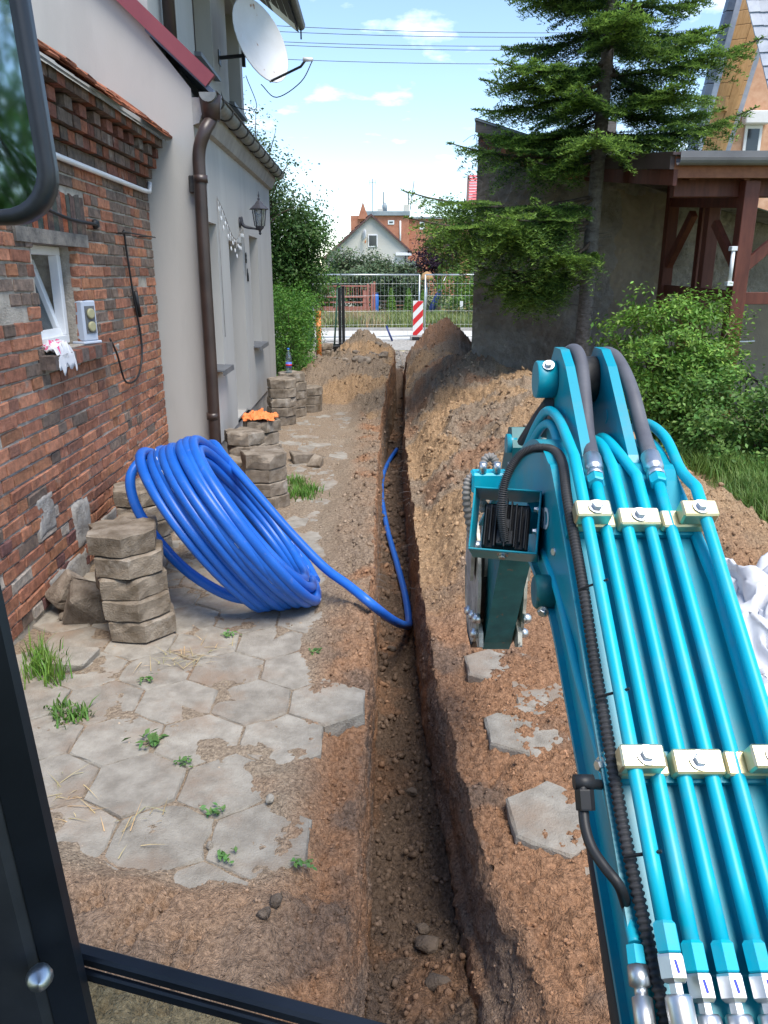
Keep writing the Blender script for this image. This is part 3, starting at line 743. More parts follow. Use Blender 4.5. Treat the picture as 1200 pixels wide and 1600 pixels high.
# ---- blue pipe: a slumped coil leaning on the stacks, one end running into the trench
def coil():
    t = thing('pipe_coil', 'coil of thick blue plastic water pipe leaning on slab stacks, its end in the trench', 'pipe', (-0.8, 4.5, 0.0))
    rad = 0.0305
    n = Vector((0.78, 0.19, 0.60)).normalized()
    e1 = Vector((0.70, 0.0, -0.72)); e1 = (e1 - n * e1.dot(n)).normalized(); e2 = n.cross(e1)     # e1 points down to the right
    c0 = Vector((-0.755, 4.42, 0.495)); off = Vector((-0.30, 0.07, -0.12))
    r = random.Random(4)
    pts = []
    turns = [(i / 8.0, 0.600 - 0.010 * i * (i < 2)) for i in range(9)]
    def ring(tt, rr, tt2, rr2, ph0, ph1, wob):
        k = int(56 * (ph1 - ph0) / (2 * math.pi)); o = []
        a1, a2, b1 = r.uniform(-.022, .022), r.uniform(-.022, .022), r.uniform(0, 6)
        for i in range(k):
            u = i / k; a = ph0 + (ph1 - ph0) * u
            q = rr + (rr2 - rr) * u + wob * (a1 * math.cos(a - b1) + a2 * math.cos(2 * a + b1)) * math.sin(math.pi * u)
            s = tt + (tt2 - tt) * (u ** 3)
            p = c0 + off * s + e1 * (q * math.cos(a)) + e2 * (q * math.sin(a)) + n * (wob * 0.8 * a2 * math.sin(a + b1))
            p.z = max(p.z, rad + 0.004); o.append(p)
        return o
    tp = 2 * math.pi; ph = 0.3
    seq = [(-0.02, .585), (.10, .60), (.22, .605), (.34, .60), (.46, .605), (.58, .60), (.70, .605), (.82, .60), (.94, .605), (1.06, .60), (.86, .530), (.70, .535), (.54, .53), (.38, .535), (.22, .53), (.10, .525), (.30, .46), (.16, .465), (.04, .46), (.0, .53)]
    for i in range(len(seq) - 1):
        a = seq[i]; b = seq[i + 1]
        pts += ring(a[0], a[1], b[0], b[1], ph, ph + tp, 1.5)
    # outermost turn hangs loose at the left
    lead = [P(340, 712, 5.35), P(325, 698, 5.2), P(335, 694, 5.1), P(352, 715, 5.0), P(398, 768, 4.85), P(450, 828, 4.72), P(505, 885, 4.60), P(545, 915, 4.5)]
    main = pts
    path = spline([main[0]] + main[1::2] + [main[-1]], 2)
    mb = MB().tube(path, rad, 10); mb.build('coil_turns', MAT['bluepipe'], t)
    r_end = G(640, 978, -0.57); r2 = G(633, 930, -0.585); r3 = G(620, 880, -.59); r4 = G(606, 830, -.59); r5 = G(597, 780, -.59); r6 = G(598, 745, -.58); r7 = G(608, 720, -.57); r8 = G(620, 702, -.55)
    tail = spline(lead + [P(583, 946, 4.42), P(612, 968, 4.75), P(632, 977, 5.25), r_end + Vector((-.004, 0.06, 0)), r2, r3, r4, r5, r6, r7, r8], 7)
    MB().tube(tail, rad * 0.93, 10).build('pipe_end', MAT['bluepipe'], t)
    loose = spline([P(250, 716, 4.9), P(224, 718, 4.8), P(204, 745, 4.70), P(212, 790, 4.56), P(245, 842, 4.44), P(290, 890, 4.40), P(345, 925, 4.42), P(390, 936, 4.45), P(440, 925, 4.55)], 8)
    for q in loose: q.z = max(q.z, rad)
    MB().tube(loose, rad, 10).build('loose_turn', MAT['bluepipe'], t)
    # printed line of pale text along some turns: short dashes
    d = MB()
    for s0 in range(40, len(path) - 60, 1):
        if (s0 // 26) % 6 == 2 and s0 % 2 == 0:
            q = path[s0]; q2 = path[s0 + 1]; o = (q - (c0 + off * .5)).normalized()
            up = (o * 0.8 + Vector((0.2, -0.6, 0.55))).normalized()
            tt_ = (q2 - q).normalized(); up = (up - tt_ * up.dot(tt_)).normalized()
            d.bar(q + up * (rad + .0002), q.lerp(q2, .55) + up * (rad + .0002), .004, .0012, up)
    d.build('print_marks', MAT['pipestripe'], t)
coil()

# ================================================================ BRICK SHED (left)
BW0, BW1, BZ1 = 2.75, 7.17, 3.02
WD = Vector((-0.02, 1, 0)).normalized()
shed = thing('brick_outbuilding', 'old weathered red brick outbuilding with corbelled eaves and tilted window', 'building', (-2.0, 5, 0))
def wpt(y, out=0.0, z=0.0): return Vector((wall_x(y) + out, y, z))
WIN = (4.60, 5.30, 1.46, 2.10)
# mortar backing with the window opening left out
mb = MB()
def wbox(y0, y1, z0, z1, o0, o1, b=mb):
    v = [wpt(y, o, z) for y in (y0, y1) for o in (o0, o1) for z in (z0, z1)]
    f = [(0, 1, 3, 2), (4, 6, 7, 5), (0, 4, 5, 1), (2, 3, 7, 6), (0, 2, 6, 4), (1, 5, 7, 3)]
    b.add(v, f)
wbox(BW0, WIN[0] - .004, -.2, BZ1, -.40, -.011); wbox(WIN[1] + .004, BW1, -.2, BZ1, -.40, -.011)
wbox(WIN[0] - .004, WIN[1] + .004, -.2, WIN[2], -.40, -.0115); wbox(WIN[0] - .004, WIN[1] + .004, WIN[3], BZ1, -.40, -.0115)
wallo = mb.build('wall', MAT['mortar'], shed)
# bricks
def brick_mesh(L, H, seed, D=0.06):
    r = random.Random(seed); b = MB().box((-D, -L / 2, -H / 2), (0, L / 2, H / 2), 0.005)
    v = [Vector(q) + Vector((r.uniform(-.003, .004), r.uniform(-.004, .004), r.uniform(-.004, .004))) for q in b.v]
    return v, b.f
COURSE = 0.0775
BRK = []      # (y, z, L, out, colour)
rr = random.Random(11)
def brickcol(y, z):
    g = rr.random()
    grey = 0.05 + 0.40 * float(sstep(1.25, 1.9, np.array(z + 0.15 * math.sin(y * 3)))) - 0.25 * float(sstep(2.6, 2.9, np.array(z)))
    if z < 0.55 and y < 4.9 and rr.random() < 0.35: return (0.42, 0.38, 0.34) if rr.random() < .4 else (0.17, 0.09, 0.085)
    gn = float(fbm(np.array([[y, z * 1.6, 2.2]]), 2.2, 3)[0])
    if g < grey * (1 + 2.2 * gn):
        k = rr.uniform(.75, 1.2); return (0.20 * k, 0.155 * k, 0.13 * k)
    g = rr.random(); k = rr.uniform(.8, 1.15)
    if g < .40: return (0.40 * k, 0.19 * k, 0.122 * k)
    if g < .72: return (0.335 * k, 0.155 * k, 0.105 * k)
    if g < .9: return (0.265 * k, 0.135 * k, 0.10 * k)
    return (0.38 * k, 0.185 * k, 0.11 * k)
nc = int((2.56 + .02) / COURSE)
for c in range(nc):
    z = 0.03 + (c + .5) * COURSE; y = BW0 + (0.0 if c % 2 else 0.065)
    head = (c % 2 == 0)
    while y < BW1 - .05:
        L = 0.118 if (head ^ (rr.random() < .22)) else 0.248
        L = min(L, BW1 - y); y1 = y + L
        if y1 - y < .04: break
        a, b = y, y1
        y = y1 + 0.0125
        if WIN[2] - .03 < z < WIN[3] + .01:
            if a >= WIN[0] - .01 and b <= WIN[1] + .01: continue
            if a < WIN[0] < b: b = WIN[0]
            elif a < WIN[1] < b: a = WIN[1]
            if b - a < .03: continue
        if WIN[3] + .01 <= z < WIN[3] + .30 and a > WIN[0] - .22 and b < WIN[1] + .22: continue
        if WIN[2] - .10 < z <= WIN[2] - .03 and a > WIN[0] - .06 and b < WIN[1] + .30: continue
        if rr.random() < .012 and z > .3: continue
        if 4.75 < (a + b) / 2 < 5.05 and .18 < z < .46 and rr.random() < .75: continue       # patch rendered over
        BRK.append(((a + b) / 2, z, b - a - .001, rr.uniform(-.006, .005), brickcol((a + b) / 2, z)))
def colour_mesh(me, c): vcol(me, np.tile(np.array(c), (len(me.vertices), 1)))
def proj(p):
    d = p - Vector((0, 0, CAM_H)); z = d.y * CT - d.z * ST; return 600 + 1200 * d.x / z, 800 - 1200 * (d.y * ST + d.z * CT) / z, z
def showing(b):
    px, py, z = proj(wpt(b[0], 0, b[1]))
    if not (-5 < px < 300 and 0 < py < 1010): return 1e9
    if px < 85 and py < 320: return 1e9
    if py > 870 and px < (py - 870) * .2: return 1e9
    return z
order = sorted(range(len(BRK)), key=lambda i: showing(BRK[i]))
YAW = math.atan2(0.02, 1)
rest_v, rest_f, rest_c = [], [], []
wm = Matrix.Rotation(YAW, 3, 'Z')
meshcache = {}
for rank, i in enumerate(order):
    y, z, L, o, c = BRK[i]; p = wpt(y, o, z)
    if rank < 290:
        key = (round(L, 2), rr.randrange(4), tuple(round(q * 30) for q in c))
        if key not in meshcache:
            v, f = brick_mesh(round(L, 2), 0.0655, hash(key[:2]) % 999); me = bpy.data.meshes.new('brick'); me.from_pydata([tuple(q) for q in v], [], f); me.update(); colour_mesh(me, c); me.materials.append(MAT['brick']); meshcache[key] = me
        ob = bpy.data.objects.new('brick', meshcache[key]); COL.objects.link(ob); ob.parent = wallo
        ob.location = p; ob.rotation_euler = (rr.uniform(-.012, .012), rr.uniform(-.012, .012), YAW)
    else:
        v, f = brick_mesh(L, 0.0655, i); n = len(rest_v)
        rest_v += [wm @ q + p for q in v]; rest_f += [tuple(k + n for k in q) for q in f]; rest_c += [c] * len(v)
me = bpy.data.meshes.new('bricks'); me.from_pydata([tuple(q) for q in rest_v], [], rest_f); me.update(); vcol(me, np.array(rest_c)); link('bricks', me, MAT['brick'], wallo, kind='stuff')
# corbelled eaves: three rows stepping out, dentil row between
def row_bricks(z0, z1, o, step, gap, name, colf, depth=.30, skip=0, jit=.004, y0=BW0, y1=BW1 - .02):
    b = MB(); cs = []; y = y0; k = 0
    while y < y1 - .03:
        e = min(y + step - gap, y1); k += 1
        if not (skip and k % skip == 0):
            n = len(b.v); j = rr.uniform(-jit, jit)
            v = [wpt(q, oo + (j if oo > 0 else 0), zz) for q in (y, e) for oo in (-.10, o) for zz in (z0, z1)]
            b.add(v, [(0, 1, 3, 2), (4, 6, 7, 5), (0, 4, 5, 1), (2, 3, 7, 6), (0, 2, 6, 4), (1, 5, 7, 3)]); cs += [colf()] * 8
        y += step
    me = b.mesh(name); vcol(me, np.array(cs)); return link(name, me, MAT['brick'], shed, kind='stuff')
def cc():  # darker browns than the wall: shadow under the eaves is in the colour
    k = rr.uniform(.7, 1.2); return random.choice([(0.18 * k, .13 * k, .105 * k), (0.29 * k, .12 * k, .075 * k), (0.22 * k, .10 * k, .075 * k), (0.15 * k, .12 * k, .10 * k)])
row_bricks(2.615, 2.685, .010, .255, .014, 'eaves_course', cc)
row_bricks(2.695, 2.765, .055, .13, .012, 'corbel_course', cc)
row_bricks(2.775, 2.845, .095, .13, .012, 'corbel_course', cc)
row_bricks(2.855, 2.925, .115, .255, .13, 'dentil_course', cc)
row_bricks(2.935, 3.00, .165, .13, .010, 'corbel_course', cc)
# soot-stained flat arch over the window: upright bricks, and a rough band of mortar
b = MB(); cs = []
for k in range(14):
    y = WIN[0] - .20 + k * .079; v = [wpt(q, oo, zz) for q in (y, y + .068) for oo in (-.08, rr.uniform(.0, .008)) for zz in (WIN[3] + .055, WIN[3] + .30 + rr.uniform(-.02, .01))]
    b.add(v, [(0, 1, 3, 2), (4, 6, 7, 5), (0, 4, 5, 1), (2, 3, 7, 6), (0, 2, 6, 4), (1, 5, 7, 3)])
    cs += [((.34, .12, .07) if k in (3, 5, 9) else (.12 * rr.uniform(.7, 1.3), .105, .095))] * 8
me = b.mesh('window_arch'); vcol(me, np.array(cs)); link('window_arch', me, MAT['brick'], shed)
b = MB(); wbox(WIN[0] - .22, WIN[1] + .20, WIN[3] - .02, WIN[3] + .06, -.10, .012, b); b.build('lintel', MAT['soot'], shed)
# render patches low on the wall
def patch(y0, y1, z0, z1, o, name, mat, seed, parent=shed):
    N = 16; r = np.random.default_rng(seed); v = []; f = []
    for i in range(N + 1):
        for j in range(N + 1):
            u, w_ = i / N, j / N; e = min(u, 1 - u, w_, 1 - w_)
            q = wpt(y0 + (y1 - y0) * u, 0, z0 + (z1 - z0) * w_)
            nn = float(fbm(np.array([[q.y, q.z, seed]]), 7, 3)[0]); edge = -.03 + .075 * min(1, e * 4) + .018 * nn
            q.x = wall_x(q.y) + min(o + .006 * nn, edge) ; v.append(q)
    for i in range(N):
        for j in range(N): f.append((i * (N + 1) + j, (i + 1) * (N + 1) + j, (i + 1) * (N + 1) + j + 1, i * (N + 1) + j + 1))
    MB().add(v, f, True).build(name, mat, parent)
mk('renderpatch', (0.27, 0.25, 0.225), (0.44, 0.42, 0.39), rough=0.95, scale=14, bump=0.8, bscale=60)
patch(4.68, 5.02, .16, .52, .006, 'render_patch', MAT['renderpatch'], 2)
patch(4.15, 4.95, -.12, .20, .008, 'render_patch', MAT['renderpatch'], 3)
patch(5.15, 5.55, .10, .26, .004, 'render_patch', MAT['renderpatch'], 5)
patch(5.80, 5.98, 1.28, 1.42, .004, 'render_patch', MAT['renderpatch'], 6)
patch(4.18, 4.46, .42, .70, .004, 'render_patch', MAT['renderpatch'], 7)
# brick sill
b = MB(); cs = []
for k in range(9):
    y = WIN[0] - .10 + k * .118; v = [wpt(q, oo, zz) for q in (y, y + .106) for oo in (-.25, .085 + rr.uniform(-.008, .006)) for zz in (WIN[2] - .085, WIN[2] - .006)]
    b.add(v, [(0, 1, 3, 2), (4, 6, 7, 5), (0, 4, 5, 1), (2, 3, 7, 6), (0, 2, 6, 4), (1, 5, 7, 3)])
    kk = rr.uniform(.8, 1.2); cs += [[(.16 * kk, .13 * kk, .12 * kk), (.25 * kk, .11 * kk, .08 * kk)][k % 2] if k != 1 else (.62, .64, .68)] * 8
me = b.mesh('window_sill'); vcol(me, np.array(cs)); link('window_sill', me, MAT['brick'], shed)
# roof: clay tiles whose lower ends show along the eaves
tm = []
for k in range(5):
    r = random.Random(k); b = MB()
    b.box((-.30, -.085, -.011), (0, .085, .011), .006); b.v = [tuple(Vector(q) + Vector((r.uniform(-.008, .008), r.uniform(-.006, .006), r.uniform(-.003, .003)))) for q in b.v]
    m_ = b.mesh('roof_tile'); m_.materials.append(MAT['tile_old']); tm.append(m_)
b = MB(); v = [wpt(BW0, .20, 3.00), wpt(BW1 - .03, .20, 3.00), wpt(BW1 - .03, -2.5, 4.75), wpt(BW0, -2.5, 4.75), wpt(BW0, .20, 2.985), wpt(BW1 - .03, .20, 2.985), wpt(BW1 - .03, -2.5, 4.735), wpt(BW0, -2.5, 4.735)]
b.add(v, [(0, 1, 2, 3), (7, 6, 5, 4), (0, 4, 5, 1), (1, 5, 6, 2), (3, 7, 4, 0)]); roofo = b.build('roof', MAT['soot'], shed)
pit = math.atan2(1.75, 2.7)
for row in range(4):
    y = BW0 + .1 + (.09 if row % 2 else 0)
    while y < BW1 + .02:
        o = bpy.data.objects.new('roof_tile', random.choice(tm)); COL.objects.link(o); o.parent = roofo
        o.location = wpt(y, .245 - .20 * row + rr.uniform(-.02, .02), 3.005 + .012 + .13 * row + rr.uniform(0, .012)); o.rotation_euler = (rr.uniform(-.03, .03), pit + rr.uniform(-.05, .03), YAW + rr.uniform(-.04, .04))
        y += .178
# window, tilted open
wo = MB()
def wframe(b, y0, y1, z0, z1, o, w_=.055, d=.06, m=None):
    for (a, c, e, g) in ((y0, y1, z1 - w_, z1), (y0, y1, z0, z0 + w_), (y0, y0 + w_, z0 + w_, z1 - w_), (y1 - w_, y1, z0 + w_, z1 - w_)):
        q0 = (o - d, a, e); q1 = (o, c, g); b.box(q0, q1, .004, m)
MW = Matrix.Translation(wpt(0, 0, 0)) @ Matrix.Rotation(YAW, 4, 'Z')
wframe(wo, WIN[0] + .01, WIN[1] - .01, WIN[2] + .01, WIN[3] - .02, -.11, m=MW)
wfo = wo.build('window_frame', MAT['white_pvc'], shed)
sash = MB(); SM = MW @ Matrix.Translation((-.13, 0, WIN[2] + .06)) @ Matrix.Rotation(R(-16), 4, 'Y')
wframe(sash, WIN[0] + .05, WIN[1] - .05, 0, .50, 0, m=SM); so = sash.build('window_sash', MAT['white_pvc'], shed)
MB().box((-.035, WIN[0] + .10, .05), (-.03, WIN[1] - .10, .45), 0, SM).build('pane', MAT['paneglass'], so)
b = MB(); wbox(WIN[0] - .1, WIN[1] + .1, WIN[2] - .05, WIN[3] + .1, -.9, -.86, b); b.build('room_back', MAT['cardboard'], shed)
# white conduit under the eaves
cp = [wpt(3.0, .035, 2.60), wpt(4.0, .035, 2.595), wpt(5.5, .035, 2.585), wpt(6.9, .035, 2.58), wpt(7.08, .036, 2.585), wpt(7.12, .034, 2.66)]
MB().tube(cp, .019, 10).build('conduit', MAT['white_pvc'], shed)
cb = MB().tube(spline([wpt(4.15, .03, 2.42), wpt(4.6, .035, 2.30), wpt(5.1, .04, 2.24), wpt(5.55, .045, 2.235), wpt(5.66, .0, 2.24)], 6), .011, 8)
cb.lathe([(.03, -.01), (.036, .01), (.02, .03)], wpt(5.66, .01, 2.24), (1, 0, 0), 10)
cb.build('cable', MAT['black'], shed)
cb = MB().tube(spline([wpt(5.62, .05, 1.47), wpt(5.78, .04, 1.34), wpt(5.95, .03, 1.12), wpt(6.3, .025, 1.12), wpt(6.5, .02, 1.35), wpt(6.38, .02, 1.8), wpt(6.30, .02, 2.2), wpt(6.28, .03, 2.22)], 8), .008, 6)
cb.cyl(wpt(6.48, .03, 1.58), wpt(6.42, .03, 1.78), .017, 8)
cb.build('hanging_cable', MAT['black'], shed)
cb = MB().cyl(wpt(6.0, .10, 2.21), wpt(6.9, .10, 2.21), .006, 6).cyl(wpt(6.2, -.02, 2.21), wpt(6.2, .10, 2.21), .006, 6).cyl(wpt(6.75, -.02, 2.21), wpt(6.75, .10, 2.21), .006, 6)
cb.build('iron_hook', MAT['darksteel'], shed)

# socket post on the sill, cloth
sp = wpt(5.36, -.02, WIN[2] - .004); ps = thing('socket_post', 'grey garden socket post with two round outlets standing on brick sill', 'socket post', sp)
m_ = Matrix.Translation(sp) @ Matrix.Rotation(R(68), 4, 'Z')
MB().box((-.085, -.055, 0), (.085, .055, .02), .006, m_).build('foot_plate', MAT['greypanel'], ps)
MB().box((-.065, -.045, .02), (.065, .045, .285), .008, m_).build('housing', MAT['greypanel'], ps)
MB().box((-.045, -.049, .07), (.045, -.0455, .25), 0.0, m_).build('socket_panel', MAT['sill_dark'], ps)
for zz in (.115, .20): MB().lathe([(.034, 0), (.034, .012), (.026, .016)], m_ @ Vector((0, -.049, zz)), (m_.to_3x3() @ Vector((0, -1, 0))), 16).build('socket_lid', MAT['olive_lid'], ps)
def crumpled(name, c, sx, sy, hgt, seed, mat, label, cat, N=26, droop=None, fold=2.2, floor=None, group=None, sub=None):
    v = []; f = []
    for i in range(N + 1):
        for j in range(N + 1):
            u, w_ = i / N * 2 - 1, j / N * 2 - 1
            rr_ = math.hypot(u, w_)
            v.append((c[0] + u * sx, c[1] + w_ * sy, c[2] + hgt * max(0, 1 - rr_ ** 2 * .8)))
    v = np.array(v); q = v - np.array(c)
    nn = fbm(q / max(sx, sy), fold, 4, off=seed * 7.7); nx = fbm(q / max(sx, sy), fold, 3, off=seed * 3.3 + 50); ny = fbm(q / max(sx, sy), fold, 3, off=seed * 5.3 + 90)
    v[:, 0] += nx * sx * .22; v[:, 1] += ny * sy * .22; v[:, 2] += np.abs(nn) * hgt * 0.9
    if droop is not None: v = droop(v)
    if floor is not None: v[:, 2] = np.maximum(v[:, 2], floor + .006 + .004 * np.abs(nn))
    for i in range(N):
        for j in range(N): f.append((i * (N + 1) + j, (i + 1) * (N + 1) + j, (i + 1) * (N + 1) + j + 1, i * (N + 1) + j + 1))
    me = np_mesh(name, v, np.array(f), smooth=True); o = link(name, me, mat, label=label, cat=cat, group=group)
    md = o.modifiers.new('thick', 'SOLIDIFY'); md.thickness = .004; return o
def dr(v):
    out = v[:, 0] - (wall_x(4.68) + .075); k = out > 0
    v[:, 2] = np.where(k, WIN[2] - .004 - out * 2.2 , v[:, 2]); v[:, 0] = np.where(k, wall_x(4.68) + .075 + out * .25 + .008, v[:, 0]); return v
cl = crumpled('cloth', (wall_x(4.68) + .015, 4.69, WIN[2] + .005), .10, .13, .05, 3, MAT['fabric'], 'crumpled white cloth with pink print on the brick window sill', 'cloth', droop=dr)
cl.data.materials.append(MAT['pink'])
for p in cl.data.polygons:
    c = p.center
    if fbm(np.array([[c.x, c.y, c.z]]), 22, 2)[0] > .12 and c.z > WIN[2] + .02: p.material_index = 1

# ================================================================ GREY PLASTERED HOUSE
HY0, HY1, HE = 7.2, 12.4, 3.28
UX = -1.93
house = thing('plastered_house', 'grey plastered house with brown downpipe, deep window reveals and maroon verge strip', 'house', (-2.5, 9.8, 0))
def hp_(y, out=0.0, z=0.0): return Vector((house_x(y) + out, y, z))
def holed_wall(b, pf, u0, u1, z0, z1, holes, depth):
    "front face with openings and reveals; pf(u,out,z)"
    us = sorted({u0, u1, *[h[0] for h in holes], *[h[1] for h in holes]}); zs = sorted({z0, z1, *[h[2] for h in holes], *[h[3] for h in holes]})
    for i in range(len(us) - 1):
        for j in range(len(zs) - 1):
            a, c, e, g = us[i], us[i + 1], zs[j], zs[j + 1]
            if any(h[0] <= a and c <= h[1] and h[2] <= e and g <= h[3] for h in holes): continue
            b.add([pf(a, 0, e), pf(c, 0, e), pf(c, 0, g), pf(a, 0, g)], [(0, 1, 2, 3)])
    for (a, c, e, g) in holes:
        for q in ([(a, 0, e), (a, 0, g), (a, -depth, g), (a, -depth, e)], [(c, 0, g), (c, 0, e), (c, -depth, e), (c, -depth, g)], [(a, 0, g), (c, 0, g), (c, -depth, g), (a, -depth, g)], [(c, 0, e), (a, 0, e), (a, -depth, e), (c, -depth, e)]):
            b.add([pf(*p) for p in q], [(0, 1, 2, 3)])
HW = [(7.52, 7.98, 1.02, 2.38), (8.62, 9.55, .06, 2.26), (10.12, 10.88, 1.02, 2.38)]
b = MB()
PL = 0.30   # plinth height
holed_wall(b, hp_, HY0, HY1, PL, HE + .1, [(h[0], h[1], max(h[2], PL), h[3]) for h in HW], .28)
# end wall towards us, front part
ex = house_x(HY0)
b.add([(ex, HY0, PL), (ex, HY0, HE + .12), (UX, HY0, HE + .50), (UX, HY0, 7.6), (-9, HY0, 7.6), (-9, HY0, PL)], [(5, 4, 3, 2, 1, 0)])
ex2 = house_x(HY1)
b.add([(ex2, HY1, PL), (ex2, HY1, HE + .1), (-8, HY1, HE + .1), (-8, HY1, PL)], [(0, 3, 2, 1)])
b.add([hp_(HY0, 0, PL), hp_(HY0, 0, PL), hp_(HY1, 0, PL), hp_(HY0, -.05, PL), hp_(HY1, -.05, PL)], [(0, 3, 4, 2)])
b.add([(ex, HY0, PL), (-2.6, HY0, PL), (-2.6, HY0 + .05, PL), (ex, HY0 + .05, PL)], [(0, 1, 2, 3)])
b.build('wall', MAT['plaster'], house)
b = MB()
b.add([hp_(HY0 + .03, -.03, -.1), hp_(HY1, -.03, -.1), hp_(HY1, -.03, PL + .02), hp_(HY0 + .03, -.03, PL + .02)], [(0, 1, 2, 3)])
b.add([(ex - .03, HY0 + .03, -.1), (-2.6, HY0 + .03, -.1), (-2.6, HY0 + .03, PL + .02), (ex - .03, HY0 + .03, PL + .02)], [(0, 3, 2, 1)])
b.build('plinth', MAT['plinth'], house)
# upper storey, set back a little
UX = -1.93
def up_(y, out=0.0, z=0.0): return Vector((UX - .02 * (y - 7.2) + out, y, z))
b = MB()
UW = [(9.05, 10.08, 4.12, 5.35), (11.12, 12.18, 4.06, 5.35)]
holed_wall(b, up_, HY0, HY1, HE + .0, 7.0, UW, .22)
b.add([up_(HY1, 0, HE), (-9, HY1, HE), (-9, HY1, 7), up_(HY1, 0, 7)], [(0, 1, 2, 3)])
b.build('upper_wall', MAT['plaster'], house)
for (a, c, e, g) in HW:
    m_ = Matrix.Identity(4)
    fr = MB(); d = -.27
    for (q0, q1, z0, z1) in ((a, c, g - .07, g), (a, c, e, e + .07), (a, a + .07, e + .07, g - .07), (c - .07, c, e + .07, g - .07)):
        v = [hp_(y, o, z) for y in (q0, q1) for o in (d - .05, d + .012) for z in (z0, z1)]; fr.add(v, [(0, 1, 3, 2), (4, 6, 7, 5), (0, 4, 5, 1), (2, 3, 7, 6), (0, 2, 6, 4), (1, 5, 7, 3)])
    isdoor = e < .5
    fo = fr.build('door' if isdoor else 'window', MAT['brown_pipe'] if isdoor else MAT['white_pvc'], house)
    MB().add([hp_(a, d, e), hp_(c, d, e), hp_(c, d, g), hp_(a, d, g)], [(0, 1, 2, 3)]).build('door_leaf' if isdoor else 'pane', MAT['brown_pipe'] if isdoor else MAT['pane'], fo)
    if not isdoor:
        s = MB(); v = [hp_(y, o, z) for y in (a - .04, c + .04) for o, z in ((-.26, e + .025), (.085, e + .005), (.09, e - .045), (.075, e - .045), (.07, e - .01), (-.26, e + .01))]
        s.add(v, [(0, 1, 7, 6), (1, 2, 8, 7), (2, 3, 9, 8), (3, 4, 10, 9), (4, 5, 11, 10), (0, 5, 4, 3, 2, 1), (6, 7, 8, 9, 10, 11)]); s.build('sill', MAT['sill_dark'], house)
for (a, c, e, g) in UW:
    fr = MB(); d = -.20
    for (q0, q1, z0, z1) in ((a, c, g - .07, g), (a, c, e, e + .07), (a, a + .07, e + .07, g - .07), (c - .07, c, e + .07, g - .07)):
        v = [up_(y, o, z) for y in (q0, q1) for o in (d - .05, d + .012) for z in (z0, z1)]; fr.add(v, [(0, 1, 3, 2), (4, 6, 7, 5), (0, 4, 5, 1), (2, 3, 7, 6), (0, 2, 6, 4), (1, 5, 7, 3)])
    fo = fr.build('window', MAT['brown_pipe'], house)
    MB().add([up_(a, d, e), up_(c, d, e), up_(c, d, g), up_(a, d, g)], [(0, 1, 2, 3)]).build('pane', MAT['pane'], fo)
    s = MB(); v = [up_(y, o, z) for y in (a - .04, c + .04) for o, z in ((-.2, e + .02), (.07, e), (.07, e - .04), (-.2, e - .02))]
    s.add(v, [(0, 1, 5, 4), (1, 2, 6, 5), (2, 3, 7, 6), (0, 3, 2, 1), (4, 5, 6, 7)]); s.build('sill', MAT['sill_dark'], house)
# narrow lean-to roof over the ground floor, its cornice, verge strip
b = MB()
v = [hp_(HY0 - .06, .20, HE + .10), hp_(HY1 + .06, .20, HE + .10), Vector((UX - .16, HY1 + .06, HE + .58)), Vector((UX - .02, HY0 - .06, HE + .58))]
b.add(v + [q - Vector((0, 0, .05)) for q in v], [(0, 1, 2, 3), (7, 6, 5, 4), (0, 4, 5, 1), (1, 5, 6, 2), (3, 7, 4, 0)])
b.build('lean_to_roof', MAT['slate'], house)
b = MB(); v = [hp_(y, o, z) for y in (HY0 + .004, HY1 + .02) for o, z in ((-.02, HE - .16), (.05, HE - .14), (.10, HE - .02), (.11, HE + .055), (-.02, HE + .055))]
b.add(v, [(0, 1, 6, 5), (1, 2, 7, 6), (2, 3, 8, 7), (3, 4, 9, 8), (4, 3, 2, 1, 0), (5, 6, 7, 8, 9)]); b.build('cornice', MAT['plinth'], house)
vs0 = PY(318, 132, HY0 - .075); vs1 = PY(150, -30, HY0 - .075)
dv = (vs1 - vs0).normalized(); nv = Vector((-dv.z, 0, dv.x))
if nv.z > 0: nv = -nv
w_ = .115
e0 = vs0 + dv * -.02; e1 = vs0 + (vs1 - vs0) * 1.6
MB().add([e0, e1, e1 + nv * w_ * -1, e0 + nv * w_ * -1] + [q + Vector((0, .05, 0)) for q in (e0, e1, e1 - nv * w_, e0 - nv * w_)], [(3, 2, 1, 0), (4, 5, 6, 7), (0, 4, 5, 1), (2, 6, 7, 3), (0, 3, 7, 4)]).build('verge_strip', MAT['maroon'], house)
# half-round gutter with brackets
gx = .155; N = 8
b = MB(); ring0 = []
gy = [HY0 - .10 + (HY1 + .16 - HY0 + .10) * i / 18 for i in range(19)]
for r_ in (.072, .068):
    for y in gy:
        for k in range(N + 1):
            a = math.pi + math.pi * k / N; ring0.append(hp_(y, gx + r_ * math.cos(a), HE + .075 + r_ * math.sin(a)))
nn = (N + 1); rows = len(gy); f = []
for s_ in range(2):
    for i in range(rows - 1):
        for k in range(N): q = [s_ * rows * nn + i * nn + k, s_ * rows * nn + i * nn + k + 1, s_ * rows * nn + (i + 1) * nn + k + 1, s_ * rows * nn + (i + 1) * nn + k]; f.append(tuple(q if s_ == 0 else q[::-1]))
b.add(ring0, f, True)
for y in (gy[0], gy[-1]): b.add([hp_(y, gx + .072 * math.cos(math.pi + math.pi * k / N), HE + .075 + .072 * math.sin(math.pi + math.pi * k / N)) for k in range(N + 1)], [tuple(range(N + 1))])
go = b.build('gutter', MAT['zinc'], house)
for i in range(11):
    y = HY0 + .25 + i * .47; pb = [hp_(y, gx + .077 * math.cos(math.pi + math.pi * k / 8), HE + .075 + .077 * math.sin(math.pi + math.pi * k / 8)) for k in range(9)]
    MB().tube(pb, .008, 5).build('gutter_bracket', MAT['darksteel'], go)
